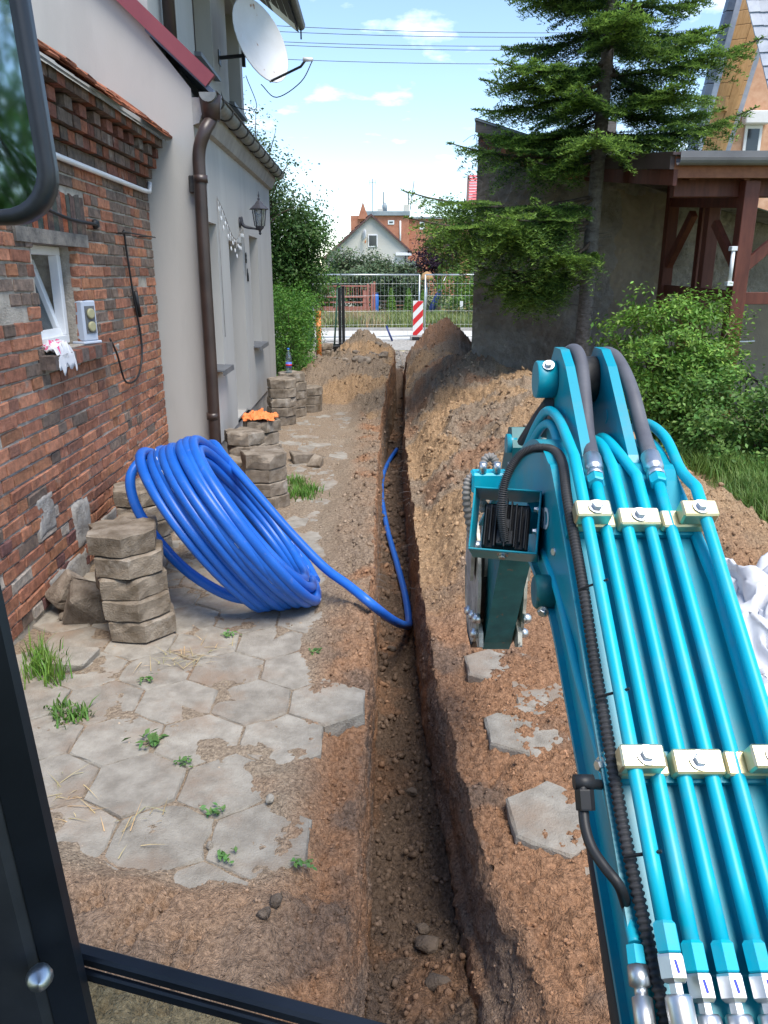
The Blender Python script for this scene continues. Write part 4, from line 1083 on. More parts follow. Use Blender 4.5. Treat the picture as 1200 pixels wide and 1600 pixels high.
MB().cyl(hp_(HY0 - .1, gx + .075, HE + .078), hp_(HY1 + .06, gx + .075, HE + .078), .009, 6).build('gutter_bead', MAT['darksteel'], go)
# downpipe with hopper bend
hb = hp_(HY0 + .02, gx, HE + .02)
dpath = spline([hb, hb + Vector((0, 0, -.12)), PY(320, 205, HY0 - .07), PY(311, 238, HY0 - .075), PY(313, 290, HY0 - .075), PY(320, 420, HY0 - .075), PY(329, 560, HY0 - .075), PY(337, 700, HY0 - .075), PY(339, 728, HY0 - .075)], 7)
d_ = MB().tube(dpath, .055, 14); d_.lathe([(.075, -.14), (.085, -.03), (.095, .05)], hb, (0, 0, 1), 14)
for q in (PY(313.5, 280, HY0 - .075), PY(333, 650, HY0 - .075)): d_.lathe([(.058, -.03), (.061, -.03), (.061, .03), (.058, .03)], q, (0, 0, 1), 14)
d_.build('downpipe', MAT['brown_pipe'], house)
q = PY(305, 288, HY0 - .03); MB().box(q - Vector((.05, .03, .07)), q + Vector((.03, .03, .07)), .008).cyl(q, q + Vector((.10, 0, 0)), .018, 8).build('pipe_bracket', MAT['darksteel'], house)
# upper downpipe and main roof eaves
MB().tube([up_(7.62, .08, 3.62), up_(7.62, .08, 5.6)], .055, 12).build('upper_downpipe', MAT['brown_pipe'], house)
b = MB(); ey0, ey1 = HY0 - .5, HY1 + .35
v = [Vector((-1.22, ey0, 5.42)), Vector((-1.27, ey1, 5.42)), Vector((-5.5, ey1, 8.6)), Vector((-5.5, ey0, 8.6))]
b.add(v + [q - Vector((0, 0, .12)) for q in v], [(0, 1, 2, 3), (7, 6, 5, 4), (0, 4, 5, 1), (1, 5, 6, 2), (3, 7, 4, 0)]); ro = b.build('main_roof', MAT['slate'], house)
for i in range(7):
    x0, x1 = -1.24 - i * .11, -1.24 - i * .11 - .10; zz = lambda x: 5.42 - .135 + (-1.22 - x) * .745
    MB().add([(x0, ey0, zz(x0)), (x0, ey1 - .01, zz(x0)), (x1, ey1 - .01, zz(x1)), (x1, ey0, zz(x1)), (x0, ey0, zz(x0) - .02), (x0, ey1 - .01, zz(x0) - .02), (x1, ey1 - .01, zz(x1) - .02), (x1, ey0, zz(x1) - .02)], [(7, 6, 5, 4), (0, 4, 5, 1), (1, 5, 6, 2), (2, 6, 7, 3)]).build('soffit_board', MAT['soffitdark'], ro)
MB().tube([Vector((-1.16, ey0, 5.40)), Vector((-1.21, ey1 + .02, 5.38))], .065, 12).cyl((-1.21, ey1, 5.38), (-1.21, ey1 + .0, 5.2), .012, 6).build('roof_gutter', MAT['darksteel'], house)
# lantern, number, string lights on the wall
ln = PX(392, 342, -1.52); ly = ln.y
lw = hp_(ly + .05, 0, ln.z - .02)
lant = thing('wall_lantern', 'dark metal coach lantern on a curved bracket beside the house door', 'lantern', lw)
MB().lathe([(.05, 0), (.055, .015), (.03, .02)], lw + Vector((0, 0, -.02)), (1, 0, 0), 12).tube(spline([lw + Vector((.01, 0, .04)), lw + Vector((.05, 0, -.05)), lw + Vector((.16, 0, -.08)), lw + Vector((.235, 0, -.09))], 6), [.03, .028, .026, .024, .022, .02, .019, .018, .017, .016, .015, .014, .013, .012, .012, .012, .012, .012, .012][:19], 8).build('bracket', MAT['lantern'], lant)
lc = lw + Vector((.235, 0, -.09))
MB().lathe([(.006, -.06), (.018, -.045), (.012, -.03), (.02, -.01), (.045, .01), (.058, .035)], lc, (0, 0, 1), 6, False).build('base_cup', MAT['lantern'], lant)
cg = MB()
for k in range(6):
    a = math.pi / 3 * k; cg.cyl(lc + Vector((.056 * math.cos(a), .056 * math.sin(a), .035)), lc + Vector((.078 * math.cos(a), .078 * math.sin(a), .215)), .006, 5)
cg.build('cage_bars', MAT['lantern'], lant)
MB().lathe([(.053, .036), (.074, .214)], lc, (0, 0, 1), 6, False).build('glass', MAT['lanternglass'], lant)
MB().lathe([(.012, .03), (.014, .10), (.026, .13), (.02, .165), (.0, .17)], lc, (0, 0, 1), 10).build('bulb', MAT['white_pvc'], lant)
MB().lathe([(.118, .214), (.118, .22), (.06, .265), (.03, .30), (.014, .31), (.016, .33), (.006, .345), (.012, .36), (.002, .41)], lc, (0, 0, 1), 6, False).build('cap', MAT['lantern'], lant)
def text_mesh(s, size, mat, name, extrude=.004, bold=False):
    cu = bpy.data.curves.new(name, 'FONT'); cu.body = s; cu.size = size; cu.extrude = extrude; cu.resolution_u = 3
    cu.align_x = 'CENTER'; cu.align_y = 'CENTER'
    if bold: cu.offset = size * .018
    ob = bpy.data.objects.new(name + '_src', cu); COL.objects.link(ob)
    dg = bpy.context.evaluated_depsgraph_get(); me = bpy.data.meshes.new_from_object(ob.evaluated_get(dg)); bpy.data.objects.remove(ob); bpy.data.curves.remove(cu)
    me.name = name; me.materials.clear(); me.materials.append(mat); return me
def text_at(s, size, mat, name, origin, right, up, parent, **k):
    me = text_mesh(s, size, mat, name, **k); right = Vector(right).normalized(); up = Vector(up).normalized(); nrm = right.cross(up)
    me.transform(Matrix.Translation(origin) @ Matrix((right, up, nrm)).transposed().to_4x4()); me.update()
    return link(name, me, mat, parent)
text_at('8', .17, MAT['black'], 'house_numeral', hp_(9.76, .008, 2.10), (-.02, 1, 0), (0, 0, 1), house, bold=True)
text_at('h', .21, MAT['black'], 'house_numeral', hp_(9.84, .008, 1.90), (-.02, 1, 0), (0, 0, 1), house, bold=True)
sl = thing('light_string', 'string of clear teardrop fairy lights draped over the house door', 'fairy lights', hp_(8.9, .01, 2.5))
pts = [hp_(8.05, .012, 2.62), hp_(8.35, .014, 2.52), hp_(8.75, .014, 2.33), hp_(9.1, .014, 2.29), hp_(9.4, .014, 2.40), hp_(9.62, .012, 2.55)]
wp = spline(pts, 6); MB().tube(wp, .0035, 5).tube([hp_(8.05, .012, 2.64), hp_(8.05, .012, 1.3)], .003, 5).tube([hp_(9.62, .012, 2.56), hp_(9.64, .012, 1.9)], .003, 5).build('wire', MAT['oldhose'], sl)
for i in range(1, len(wp), 2):
    q = wp[i]; L = .05 + .05 * ((i // 2) % 3)
    MB().cyl(q, q - Vector((0, 0, L)), .002, 4).lathe([(.0, 0), (.012, .012), (.006, .04), (.0, .05)], q - Vector((0, 0, L + .05)), (0, 0, 1), 6).build('drop', MAT['white_pvc'], sl)

# satellite dish
dc = P(404, 66, 9.1); dish = thing('satellite_dish', 'white rust-spotted satellite dish on a wall arm under the eaves', 'dish', dc)
dn = Vector((.80, -.52, .30)).normalized()
pv = [(0.02, .03)] + [(.45 * math.sin(a), .12 * (1 - math.cos(a)) * 1.6) for a in np.linspace(.15, 1.55, 7)]
_b = MB(); ax = dn; u_ = Vector((0, 0, 1)); u_ = (u_ - ax * u_.dot(ax)).normalized(); w2 = ax.cross(u_)
vs, n = [], 28
for r_, h_ in [(0.001, 0), (.15, .012), (.28, .04), (.38, .075), (.44, .105), (.45, .11), (.45, .098), (.38, .062), (.28, .028), (.15, .0), (.001, -.012)]:
    for k in range(n):
        a = 2 * math.pi * k / n; vs.append(dc + ax * (h_ - .06) + u_ * (r_ * 1.06 * math.cos(a)) + w2 * (r_ * math.sin(a)))
_b.add(vs, [(i * n + k, i * n + (k + 1) % n, (i + 1) * n + (k + 1) % n, (i + 1) * n + k) for i in range(10) for k in range(n)], True).build('reflector', MAT['dish'], dish)
wb = up_(10.5, 0, PX(352, 104, -2.0).z)
MB().bar(wb, wb + Vector((.30, -.02, .02)), .035, .035).bar(wb + Vector((.30, -.02, -.10)), wb + Vector((.30, -.02, .22)), .04, .04).bar(wb + Vector((.30, -.02, .12)), dc - ax * .07, .05, .05).box(wb - Vector((.0, .06, .08)), wb + Vector((.012, .06, .08))).build('wall_arm', MAT['black'], dish)
a0 = dc - u_ * .46 + ax * .02; a1 = P(470, 104, 8.75); a2 = P(478, 93, 8.72); a3 = P(489, 93, 8.70)
MB().tube([a0, a1, a2], .014, 8).build('feed_arm', MAT['black'], dish)
MB().cyl(a2 - Vector((.03, 0, 0)), a3, .026, 10, .018).build('receiver', MAT['white_pvc'], dish)
MB().tube(spline([a3, P(470, 128, 8.75), P(432, 152, 8.85), P(408, 132, 9.0)], 6), .006, 5).tube(spline([P(384, 118, 9.15), P(400, 170, 9.3), wb + Vector((.03, 0, -.45)), wb], 6), .005, 5).build('cable', MAT['black'], dish)

# ================================================================ PLANTS: generators
def mesh_leaves(pts, nrm, size, col, name, aspect=0.5, fold=0.25, tipw=0.0):
    "each leaf a folded rhombus of two triangles-pairs"
    n = len(pts); nrm = nrm / (np.linalg.norm(nrm, axis=1, keepdims=True) + 1e-9)
    a = rng.normal(size=(n, 3)); t = a - nrm * (a * nrm).sum(1, keepdims=True); t /= (np.linalg.norm(t, axis=1, keepdims=True) + 1e-9)
    b = np.cross(nrm, t); s = np.asarray(size)[:, None]
    v = np.stack([pts - t * s * .5, pts + b * s * aspect * .5 + nrm * s * fold * .35, pts + t * s * .5, pts - b * s * aspect * .5 + nrm * s * fold * .35], 1).reshape(-1, 3)
    i = np.arange(n)[:, None] * 4; f = np.concatenate([i + np.array([[0, 1, 2]]), i + np.array([[0, 2, 3]])], 0)
    me = np_mesh(name, v, f); vcol(me, np.repeat(col, 4, 0)); return me
def leaf_cols(n, base, var=.25, warm=.15):
    k = rng.uniform(1 - var, 1 + var, (n, 1)); c = np.array(base)[None] * k; c[:, 0] *= rng.uniform(1 - warm, 1 + warm * 2, n); return c
def crown_points(blobs, n, shell=0.55, clump=0.16, nclump=60):
    "points clustered in leaf clumps spread through ellipsoid blobs (cx,cy,cz,rx,ry,rz)"
    vol = np.array([b[3] * b[4] * b[5] for b in blobs]); out = []; nr = []
    for b, k in zip(blobs, (nclump * vol / vol.sum()).astype(int) + 3):
        d = rng.normal(size=(k, 3)); d /= np.linalg.norm(d, axis=1, keepdims=True); r_ = (shell + (1 - shell) * rng.random((k, 1)) ** .6) * (1 + .15 * rng.normal(size=(k, 1)))
        cc_ = np.array(b[:3]) + d * r_ * np.array(b[3:]); per = max(4, int(n * (b[3] * b[4] * b[5]) / vol.sum() / k))
        q = np.repeat(cc_, per, 0) + rng.normal(size=(k * per, 3)) * clump * np.array([1.1, 1.1, .75]); out.append(q)
        nn_ = np.repeat(d, per, 0) * .6 + np.array([0, 0, .7]) + rng.normal(size=(k * per, 3)) * .55; nr.append(nn_)
    return np.concatenate(out), np.concatenate(nr)
def tree(name, label, base, blobs, n, leaf, col, trunk_h, trunk_r, group=None, clump=.16, nclump=60, shell=.5, aspect=.55, cat='tree', mat='leaf', limbs=9, leafbranches=True, var=.28):
    t = thing(name, label, cat, base, group); base = Vector(base)
    tb = MB(); top = base + Vector((0, 0, trunk_h)); q0 = [base - Vector((0, 0, .1)), base.lerp(top, .5) + Vector((.04, .02, 0)), top]
    tb.tube(spline(q0, 4), [trunk_r * (1.25 - .5 * i / 8) for i in range(9)], 8)
    for i in range(limbs):
        bl = blobs[i % len(blobs)]; a = random.uniform(0, 6.28); e = Vector((bl[0] + math.cos(a) * bl[3] * .75, bl[1] + math.sin(a) * bl[4] * .75, bl[2] + random.uniform(-.3, .8) * bl[5]))
        s0 = base.lerp(top, random.uniform(.55, 1)); m_ = s0.lerp(e, .5) + Vector((0, 0, .12 * (e - s0).length)); p = spline([s0, m_, e], 4); tb.tube(p, [trunk_r * .5 * (1 - .85 * k / 8) for k in range(9)], 5)
    tb.build('trunk', MAT['bark_brown'], t)
    p, nr = crown_points(blobs, n, shell, clump, nclump)
    me = mesh_leaves(p, nr, leaf * rng.uniform(.6, 1.25, len(p)), leaf_cols(len(p), col, var), 'crown', aspect); link('crown', me, MAT[mat], t); return t
def shrub(name, label, base, blobs, n, leaf, col, group=None, clump=.07, nclump=160, shell=.75, aspect=.5, cat='shrub', stems=10, var=.3, tips=None, mat='leaf'):
    t = thing(name, label, cat, base, group); sb = MB()
    for i in range(stems):
        bl = blobs[i % len(blobs)]; e = Vector((bl[0] + random.uniform(-.6, .6) * bl[3], bl[1] + random.uniform(-.6, .6) * bl[4], bl[2] + random.uniform(-.2, .7) * bl[5])); b0_ = Vector(base) + Vector((random.uniform(-.5, .5) * bl[3], random.uniform(-.5, .5) * bl[4], -.03))
        sb.tube([b0_, b0_.lerp(e, .5) + Vector((0, 0, .1)), e], [.014, .01, .004], 5)
    sb.build('stems', MAT['bark_brown'], t)
    p, nr = crown_points(blobs, n, shell, clump, nclump)
    c = leaf_cols(len(p), col, var)
    if tips is not None:
        k = rng.random(len(p)) < .35; c[k] = leaf_cols(int(k.sum()), tips, .2)
    p[:, 2] = np.maximum(p[:, 2], .03)
    me = mesh_leaves(p, nr, leaf * rng.uniform(.6, 1.25, len(p)), c, 'foliage', aspect); link('foliage', me, MAT[mat], t); return t
def box_blobs(x0, y0, x1, y1, h, n, r):
    return [(random.uniform(x0, x1), random.uniform(y0, y1), random.uniform(.15, h - r * .6), r, r, r) for _ in range(n)]
def grass(name, spots, label, hmin=.06, hmax=.2, col=(.10, .22, .04), per=60, spread=.12, wid=.006, cat='grass', zf=None, lean=.5, kind='stuff', var=.3):
    "grass blades: bent two-segment strips"
    S = np.array(spots, float); n = len(S) * per; c = np.repeat(S, per, 0); p = c.copy(); p[:, :2] += rng.normal(size=(n, 2)) * spread
    if zf is not None: p[:, 2] = [zf(a, b_) for a, b_ in p[:, :2]]
    h = rng.uniform(hmin, hmax, n); a = rng.uniform(0, 2 * np.pi, n); d = np.stack([np.cos(a), np.sin(a), 0 * a], 1); sd = np.stack([-np.sin(a), np.cos(a), 0 * a], 1) * wid
    ln_ = rng.uniform(.1, lean * 1.3, n)[:, None] * h[:, None]; up = np.array([0, 0, 1.0])
    m_ = p + d * ln_ * .35 + up * h[:, None] * .6; tip = p + d * ln_ + up * h[:, None]
    v = np.stack([p - sd, p + sd, m_ - sd * .8, m_ + sd * .8, tip], 1).reshape(-1, 3); i = np.arange(n)[:, None] * 5
    f = [np.concatenate([i + np.array([[0, 1, 3]]), i + np.array([[0, 3, 2]]), i + np.array([[2, 3, 4]])], 0)]
    me = np_mesh(name, v, f); vcol(me, np.repeat(leaf_cols(n, col, var), 5, 0)); return link(name, me, MAT['leaf'], kind=kind, label=label, cat=cat)

# ================================================================ RENDERED BARN, CARPORT AND GARDEN (right)
SY = 12.0
barn = thing('rendered_barn', 'dark rough-rendered barn with sloping roof edge behind the fir tree', 'building', (3.0, SY, 0))
bl_ = PY(748, 196, SY); br_ = PY(905, 246, SY); bs = (br_.z - bl_.z) / (br_.x - bl_.x)
bx0, bx1 = bl_.x, 8.2
def roofz(x): return bl_.z + bs * (x - bx0) * (1.0 if x < br_.x else 1.0)
# rough front wall as displaced grid
nx_, nz_ = 190, 110; v = []
xs = np.linspace(bx0, 5.2, nx_ + 1); 
gx_, gz_ = np.meshgrid(xs, np.linspace(0, 1, nz_ + 1), indexing='ij'); zz_ = -.1 + gz_ * (bl_.z + bs * (gx_ - bx0) - .06 + .1)
q = np.stack([gx_.ravel(), 0 * gx_.ravel(), zz_.ravel()], 1)
course = np.abs(((zz_ / .13) % 1) - .5) * 2
dd = .028 * fbm(q, 3.0, 4).reshape(gx_.shape) + .020 * fbm(q, 12, 3, .65, off=9).reshape(gx_.shape) + .012 * sstep(.75, .95, course) * sstep(-.2, .3, fbm(q, 1.2, 2, off=5).reshape(gx_.shape))
v = np.stack([gx_, SY + dd, zz_], -1).reshape(-1, 3); id_ = np.arange(len(v)).reshape(nx_ + 1, nz_ + 1)
f = np.stack([id_[:-1, :-1], id_[1:, :-1], id_[1:, 1:], id_[:-1, 1:]], -1).reshape(-1, 4)
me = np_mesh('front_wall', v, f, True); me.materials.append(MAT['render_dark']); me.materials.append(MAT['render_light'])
pc = v[f].mean(1); edge = 3.42 + .16 * fbm(pc * np.array([0, 0, 1]), 2.0, 3) ; lite = (pc[:, 0] > edge) & (pc[:, 0] < 4.2) & (pc[:, 2] < 3.05 + .2 * fbm(pc, 2, 2))  # pale render stops here; dark render beyond paints in the carport's shade
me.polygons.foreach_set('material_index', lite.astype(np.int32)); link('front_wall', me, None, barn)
b = MB(); b.add([(bx0, SY, -.1), (bx0 + 1.1, SY + 7, -.1), (bx0 + 1.1, SY + 7, bl_.z - .1), (bx0, SY, bl_.z - .05)], [(0, 3, 2, 1)])
b.build('side_wall', MAT['render_dark'], barn); b = MB(); b.add([(5.2, SY, -.1), (bx1, SY, -.1), (bx1, SY, roofz(bx1)), (5.2, SY, roofz(5.2) - .05)], [(0, 1, 2, 3)]); b.build('front_wall_end', MAT['render_dark'], barn)
b = MB()
for (xa, xb) in ((bx0 - .06, 2.55), (2.555, 5.0), (5.005, bx1)):
    b.prism([(xa, roofz(xa) - .12), (xb, roofz(xb) - .12), (xb, roofz(xb) + .06), (xa, roofz(xa) + .06)], .045, Matrix(((1, 0, 0, 0), (0, 0, -1, SY - .10), (0, 1, 0, 0), (0, 0, 0, 1))))
b.build('barge_board', MAT['oldwood'], barn)
b = MB(); v = [(bx0 - .08, SY - .16, roofz(bx0) + .065), (bx1, SY - .16, roofz(bx1) + .065), (bx1, SY + 7, roofz(bx1) + .065), (bx0 + 1.1, SY + 7, roofz(bx0) + .065)]
b.add(v + [(a, c, d - .02) for a, c, d in v], [(0, 1, 2, 3), (7, 6, 5, 4), (0, 4, 5, 1), (3, 7, 4, 0)]); b.build('roof', MAT['farsheet'], barn)
b = MB()
for k in range(5):
    x = bx0 + .02 + k * .30 + random.uniform(-.03, .03); b.box((x, SY - .02, roofz(x) - .36), (x + .24, SY - .004, roofz(x) - .18))
b.build('exposed_bricks', MAT['farbrick'], barn)
pst = PY(952, 215, SY + 1.5); MB().box(pst - Vector((.08, .08, .8)), pst + Vector((.08, .08, .25))).build('chimney_stub', MAT['oldwood'], barn)
tw = MB()
for k in range(46):
    p = Vector((bx0 + random.uniform(-.02, .35), SY - .05, roofz(bx0) - random.uniform(.10, .25))); d = Vector((random.uniform(-.25, .1), random.uniform(-.12, 0), random.uniform(-.5, .05)))
    tw.tube(spline([p, p + d * .5 + Vector((random.uniform(-.08, .08), 0, .05)), p + d], 3), .004, 4, False)
tw.build('dry_creeper', MAT['bark'], barn, label='dry bare creeper twigs under the barn roof corner')

# carport: timber frame painted red-brown
cpy0, cpy1 = 9.35, 11.7
cport = thing('timber_carport', 'red-brown timber carport with brown sheet roof beside the barn', 'carport', (5.0, 10.5, 0))
fl_ = PY(1052, 262, cpy0)              # front-left end of the fascia
fz = fl_.z; fx = fl_.x
MB().box((fx, cpy0 - .03, fz - .11), (8.0, cpy0, fz + .115), .004).build('front_fascia', MAT['redwood_edge'], cport)
bk_dx = -.38
def side_strip(z0f, z1f, z0b, z1b, xo, w):
    v = [Vector((fx + xo + dxx + (bk_dx if yy > 10 else 0), yy, zz)) for dxx in (0, w) for yy, zz in ((cpy0 - .04, z0f), (SY - .12, z0b), (SY - .12, z1b), (cpy0 - .04, z1f))]
    return MB().add(v, [(0, 1, 2, 3), (7, 6, 5, 4), (0, 4, 5, 1), (1, 5, 6, 2), (2, 6, 7, 3), (3, 7, 4, 0)])
side_strip(fz - .02, fz + .16, fz + .30, fz + .46, -.055, .05).build('roof_edge_sheet', MAT['brownsheet'], cport)
side_strip(fz - .19, fz - .024, fz + .14, fz + .296, -.002, .045).build('side_fascia', MAT['redwood'], cport)
b = MB(); v = [(fx - .05, cpy0 - .10, fz + .15), (8.0, cpy0 - .10, fz + .15), (8.0, SY - .13, fz + .45), (fx - .05 + bk_dx, SY - .13, fz + .45)]
b.add(v + [(a, c, d - .03) for a, c, d in v], [(0, 1, 2, 3), (7, 6, 5, 4), (0, 4, 5, 1), (1, 5, 6, 2), (3, 7, 4, 0)]); b.build('sheet_roof', MAT['brownsheet'], cport)
b = MB(); N = 8; vs = []
for x in (fx + .01, 8.0):
    for k in range(N + 1): a = math.pi + math.pi * k / N; vs.append((x, cpy0 - .108 + .075 * math.cos(a), fz + .085 + .075 * math.sin(a)))
    for k in range(N + 1): a = 2 * math.pi - math.pi * k / N; vs.append((x, cpy0 - .108 + .070 * math.cos(a), fz + .087 + .070 * math.sin(a)))
n = 2 * (N + 1); b.add(vs, [(k, (k + 1) % n, n + (k + 1) % n, n + k) for k in range(n)] + [tuple(range(n))], False)
b.box((fx + .01, cpy0 - .178, fz + .075), (8.0, cpy0 - .172, fz + .15)); b.build('roof_gutter', MAT['greysheet'], cport)
pw = .16
def post(x, y, z1, w=pw, name='post'): return MB().box((x - w / 2, y - w / 2, 0), (x + w / 2, y + w / 2, z1), .006).build(name, MAT['redwood'], cport)
p1 = PY(1140, 555, cpy0 + .15); p1x = PY(1155, 420, cpy0 + .15).x
post(p1x, cpy0 + .15, fz - .12, .17)
pl = PY(1045, 380, SY - .25).x
post(pl, SY - .25, fz + .1, .15)
post(PY(1072, 380, SY - .2).x, 11.2, fz + .05, .14); post(PY(1108, 380, 10.6).x, 10.6, fz, .15)
post(7.6, cpy0 + .15, fz - .12, .17)
def beam(a, c, w, h, name='beam'): return MB().bar(a, c, w, h, (0, 0, 1), .005).build(name, MAT['redwood'], cport)
beam((fx + .12, cpy0 + .32, fz - .15), (8.0, cpy0 + .32, fz - .15), .14, .26, 'front_beam')
beam((p1x, cpy0 + .28, fz - .28), (pl, SY - .25, fz - .10), .10, .24, 'side_beam')
for k in range(6):
    x = fx + .25 + k * .62; beam((x, cpy0 + .05, fz - .06), (x, SY - .15, fz + .24), .07, .13, 'rafter')
beam((p1x + .06, cpy0 + .15, 2.0), (p1x + .62, cpy0 + .15, 2.52), .08, .12, 'brace'); beam((p1x - .02, cpy0 + .22, 2.0), (p1x - .10, cpy0 + .75, 2.52), .08, .10, 'brace'); beam((pl, SY - .33, 2.05), (pl + .05, SY - .95, 2.70), .09, .12, 'brace')
rz = PY(1180, 466, cpy0 + .15).z
beam((p1x + .085, cpy0 + .15, rz), (7.6, cpy0 + .15, rz), .06, .14, 'rail'); beam((p1x - .05, cpy0 + .24, rz + .02), (pl, SY - .3, rz + .06), .06, .14, 'rail')
beam((p1x - .35, cpy0 + .55, 0), (p1x - .45, cpy0 + .6, rz), .10, .12, 'brace')
MB().add([(pl + .2, SY - .022, 0), (8, SY - .022, 0), (8, SY - .022, rz - .1), (pl + .2, SY - .022, rz - .1)], [(0, 1, 2, 3)]).build('pale_panel', MAT['render_light'], cport)
q0 = PY(1146, 392, cpy0 + .06); q1 = PY(1140, 440, cpy0 + .06)
tl = thing('tube_lamp', 'small white tube lamp fixed upright to the carport post', 'lamp', q1)
MB().cyl(q1, q0, .022, 10).build('tube', MAT['white_pvc'], tl); MB().box(q0 - Vector((.035, .03, .0)), q0 + Vector((.035, .06, .05)), .004).box(q1 - Vector((.035, .03, .05)), q1 + Vector((.035, .06, 0)), .004).build('end_caps', MAT['white_pvc'], tl)
# bicycle under the carport
bk = PY(1175, 520, cpy0 + .55); bc = Vector((bk.x + .02, cpy0 + .55, 0))
bike = thing('bicycle', 'dark bicycle parked head-on behind the carport post', 'bicycle', bc)
def torus(c, ax, r0, r1, n=28, m=8):
    ax = Vector(ax).normalized(); u = ax.orthogonal().normalized(); w_ = ax.cross(u); pth = [Vector(c) + (u * math.cos(2 * math.pi * k / n) + w_ * math.sin(2 * math.pi * k / n)) * r0 for k in range(n)]
    b_ = MB(); vs = []; 
    for k in range(n):
        rd = (pth[k] - Vector(c)).normalized()
        for j in range(m): vs.append(pth[k] + (rd * math.cos(2 * math.pi * j / m) + ax * math.sin(2 * math.pi * j / m)) * r1)
    b_.add(vs, [(k * m + j, ((k + 1) % n) * m + j, ((k + 1) % n) * m + (j + 1) % m, k * m + (j + 1) % m) for k in range(n) for j in range(m)], True); return b_
tilt_ax = Vector((.90, .42, -.16)); fdir = Vector((-.42, .9, 0))
wc1 = bc + Vector((-.08, -.1, .36)); wc2 = wc1 + fdir * 1.05
for c in (wc1, wc2):
    wh = torus(c, tilt_ax, .335, .024).build('wheel', MAT['rubber'], bike); torus(c, tilt_ax, .305, .010).build('rim', MAT['steel'], wh)
bb = wc1.lerp(wc2, .55) + Vector((0, 0, -.05)); hd = wc1 + fdir * .22 + Vector((.03, 0, .62)); st_ = wc1.lerp(wc2, .72) + Vector((.03, 0, .55))
MB().tube([hd, bb], .018, 8).tube([hd, st_], .016, 8).tube([st_, bb], .016, 8).tube([bb, wc2], .010, 6).tube([st_, wc2], .009, 6).build('frame', MAT['darkblue'], bike)
MB().tube([hd + Vector((0, 0, .06)), wc1 + tilt_ax * .05 + Vector((0, 0, .30)), wc1 + tilt_ax * .06], .014, 8).tube([wc1 + tilt_ax * .05 + Vector((0, 0, .36)), wc1 - tilt_ax * .05 + Vector((0, 0, .36)), wc1 - tilt_ax * .06], .014, 8).build('fork', MAT['black'], bike)
MB().tube(spline([hd + tilt_ax * .30 + Vector((0, 0, .16)), hd + Vector((0, 0, .12)), hd - tilt_ax * .30 + Vector((0, 0, .16))], 5), .013, 8).build('handlebar', MAT['steel'], bike)
MB().bar(st_ + Vector((0, 0, .12)) - fdir * .12, st_ + Vector((0, 0, .12)) + fdir * .14, .13, .05, bev=.02).cyl(st_, st_ + Vector((0, 0, .11)), .014, 8).build('saddle', MAT['black'], bike)

# right-hand neighbour house with dark tiled roof, boarded soffit
NY = 19.0
nb = thing('neighbour_house', 'new brick gable house with blue-grey tiled roof and boarded eaves', 'house', (12, NY, 0))
y1 = NY + 1.0
V0, V1 = PY(1072, 300, NY), PY(1160, -30, NY)          # verge line
W0, W1 = PY(1111, 300, y1), PY(1217, -40, y1)          # where the gable wall meets the soffit
def VL(u, dx=0, dy=0, dz=0): return V0.lerp(V1, u) + Vector((dx, dy, dz))
def WL(u, dx=0, dy=0, dz=0): return W0.lerp(W1, u) + Vector((dx, dy, dz))
def slab8(q, off, mat, name, par):
    off = Vector(off); v = list(q) + [p + off for p in q]
    return MB().add(v, [(0, 1, 2, 3), (7, 6, 5, 4), (0, 4, 5, 1), (1, 5, 6, 2), (2, 6, 7, 3), (3, 7, 4, 0)]).build(name, mat, par)
MB().add([Vector((W0.x, y1, -.1)), Vector((W1.x + 7, y1, -.1)), Vector((W1.x + 7, y1, W1.z)), W1, W0], [(0, 1, 2, 3, 4)]).build('gable_wall', MAT['newbrick'], nb)
rr2 = slab8([VL(0, -.16, .02, .03), VL(1, -.16, .02, .03), VL(1, 5, 9.5, .03), VL(0, 5, 9.5, .03)], (.02, 0, -.12), MAT['slate'], 'roof', nb)
nbd = 15
for k in range(nbd):
    u0, u1 = k / nbd, (k + .93) / nbd
    slab8([VL(u0, .03), VL(u1, .03), WL(u1, .06), WL(u0, .06)], (-.05, 0, .03), MAT['pine'], 'soffit_board', rr2)
    slab8([VL(u0, -.19, -.04), VL(u1, -.19, -.04), VL(u1, -.03, -.04), VL(u0, -.03, -.04)], (0, .20, 0), MAT['slate'], 'verge_tile', rr2)
slab8([VL(0, -.03, -.02), VL(1, -.03, -.02), VL(1, .10, -.02), VL(0, .10, -.02)], (0, .05, 0), MAT['slate_pale'], 'verge_board', rr2)
slab8([WL(0, -.02, -.03), WL(1, -.02, -.03), WL(1, .14, -.03), WL(0, .14, -.03)], (0, .025, 0), MAT['slate_pale'], 'wall_trim', nb)
def mid_(u, t): return VL(u).lerp(WL(u), t)
slab8([mid_(0, .52) + Vector((.06, 0, -.02)), mid_(1, .52) + Vector((.06, 0, -.02)), mid_(1, .66) + Vector((.06, 0, -.02)), mid_(0, .66) + Vector((.06, 0, -.02))], (.10, 0, -.08), MAT['pine'], 'rafter', rr2)
pz = PY(1118, 160, NY + .05); MB().box((pz.x, NY + .04, pz.z - .14), (pz.x + .22, NY + 1.0, pz.z + .13), .01).bar((pz.x, NY + .05, pz.z), (pz.x + .72, NY + .98, pz.z + .05), .18, .25).build('purlin', MAT['pine'], nb)
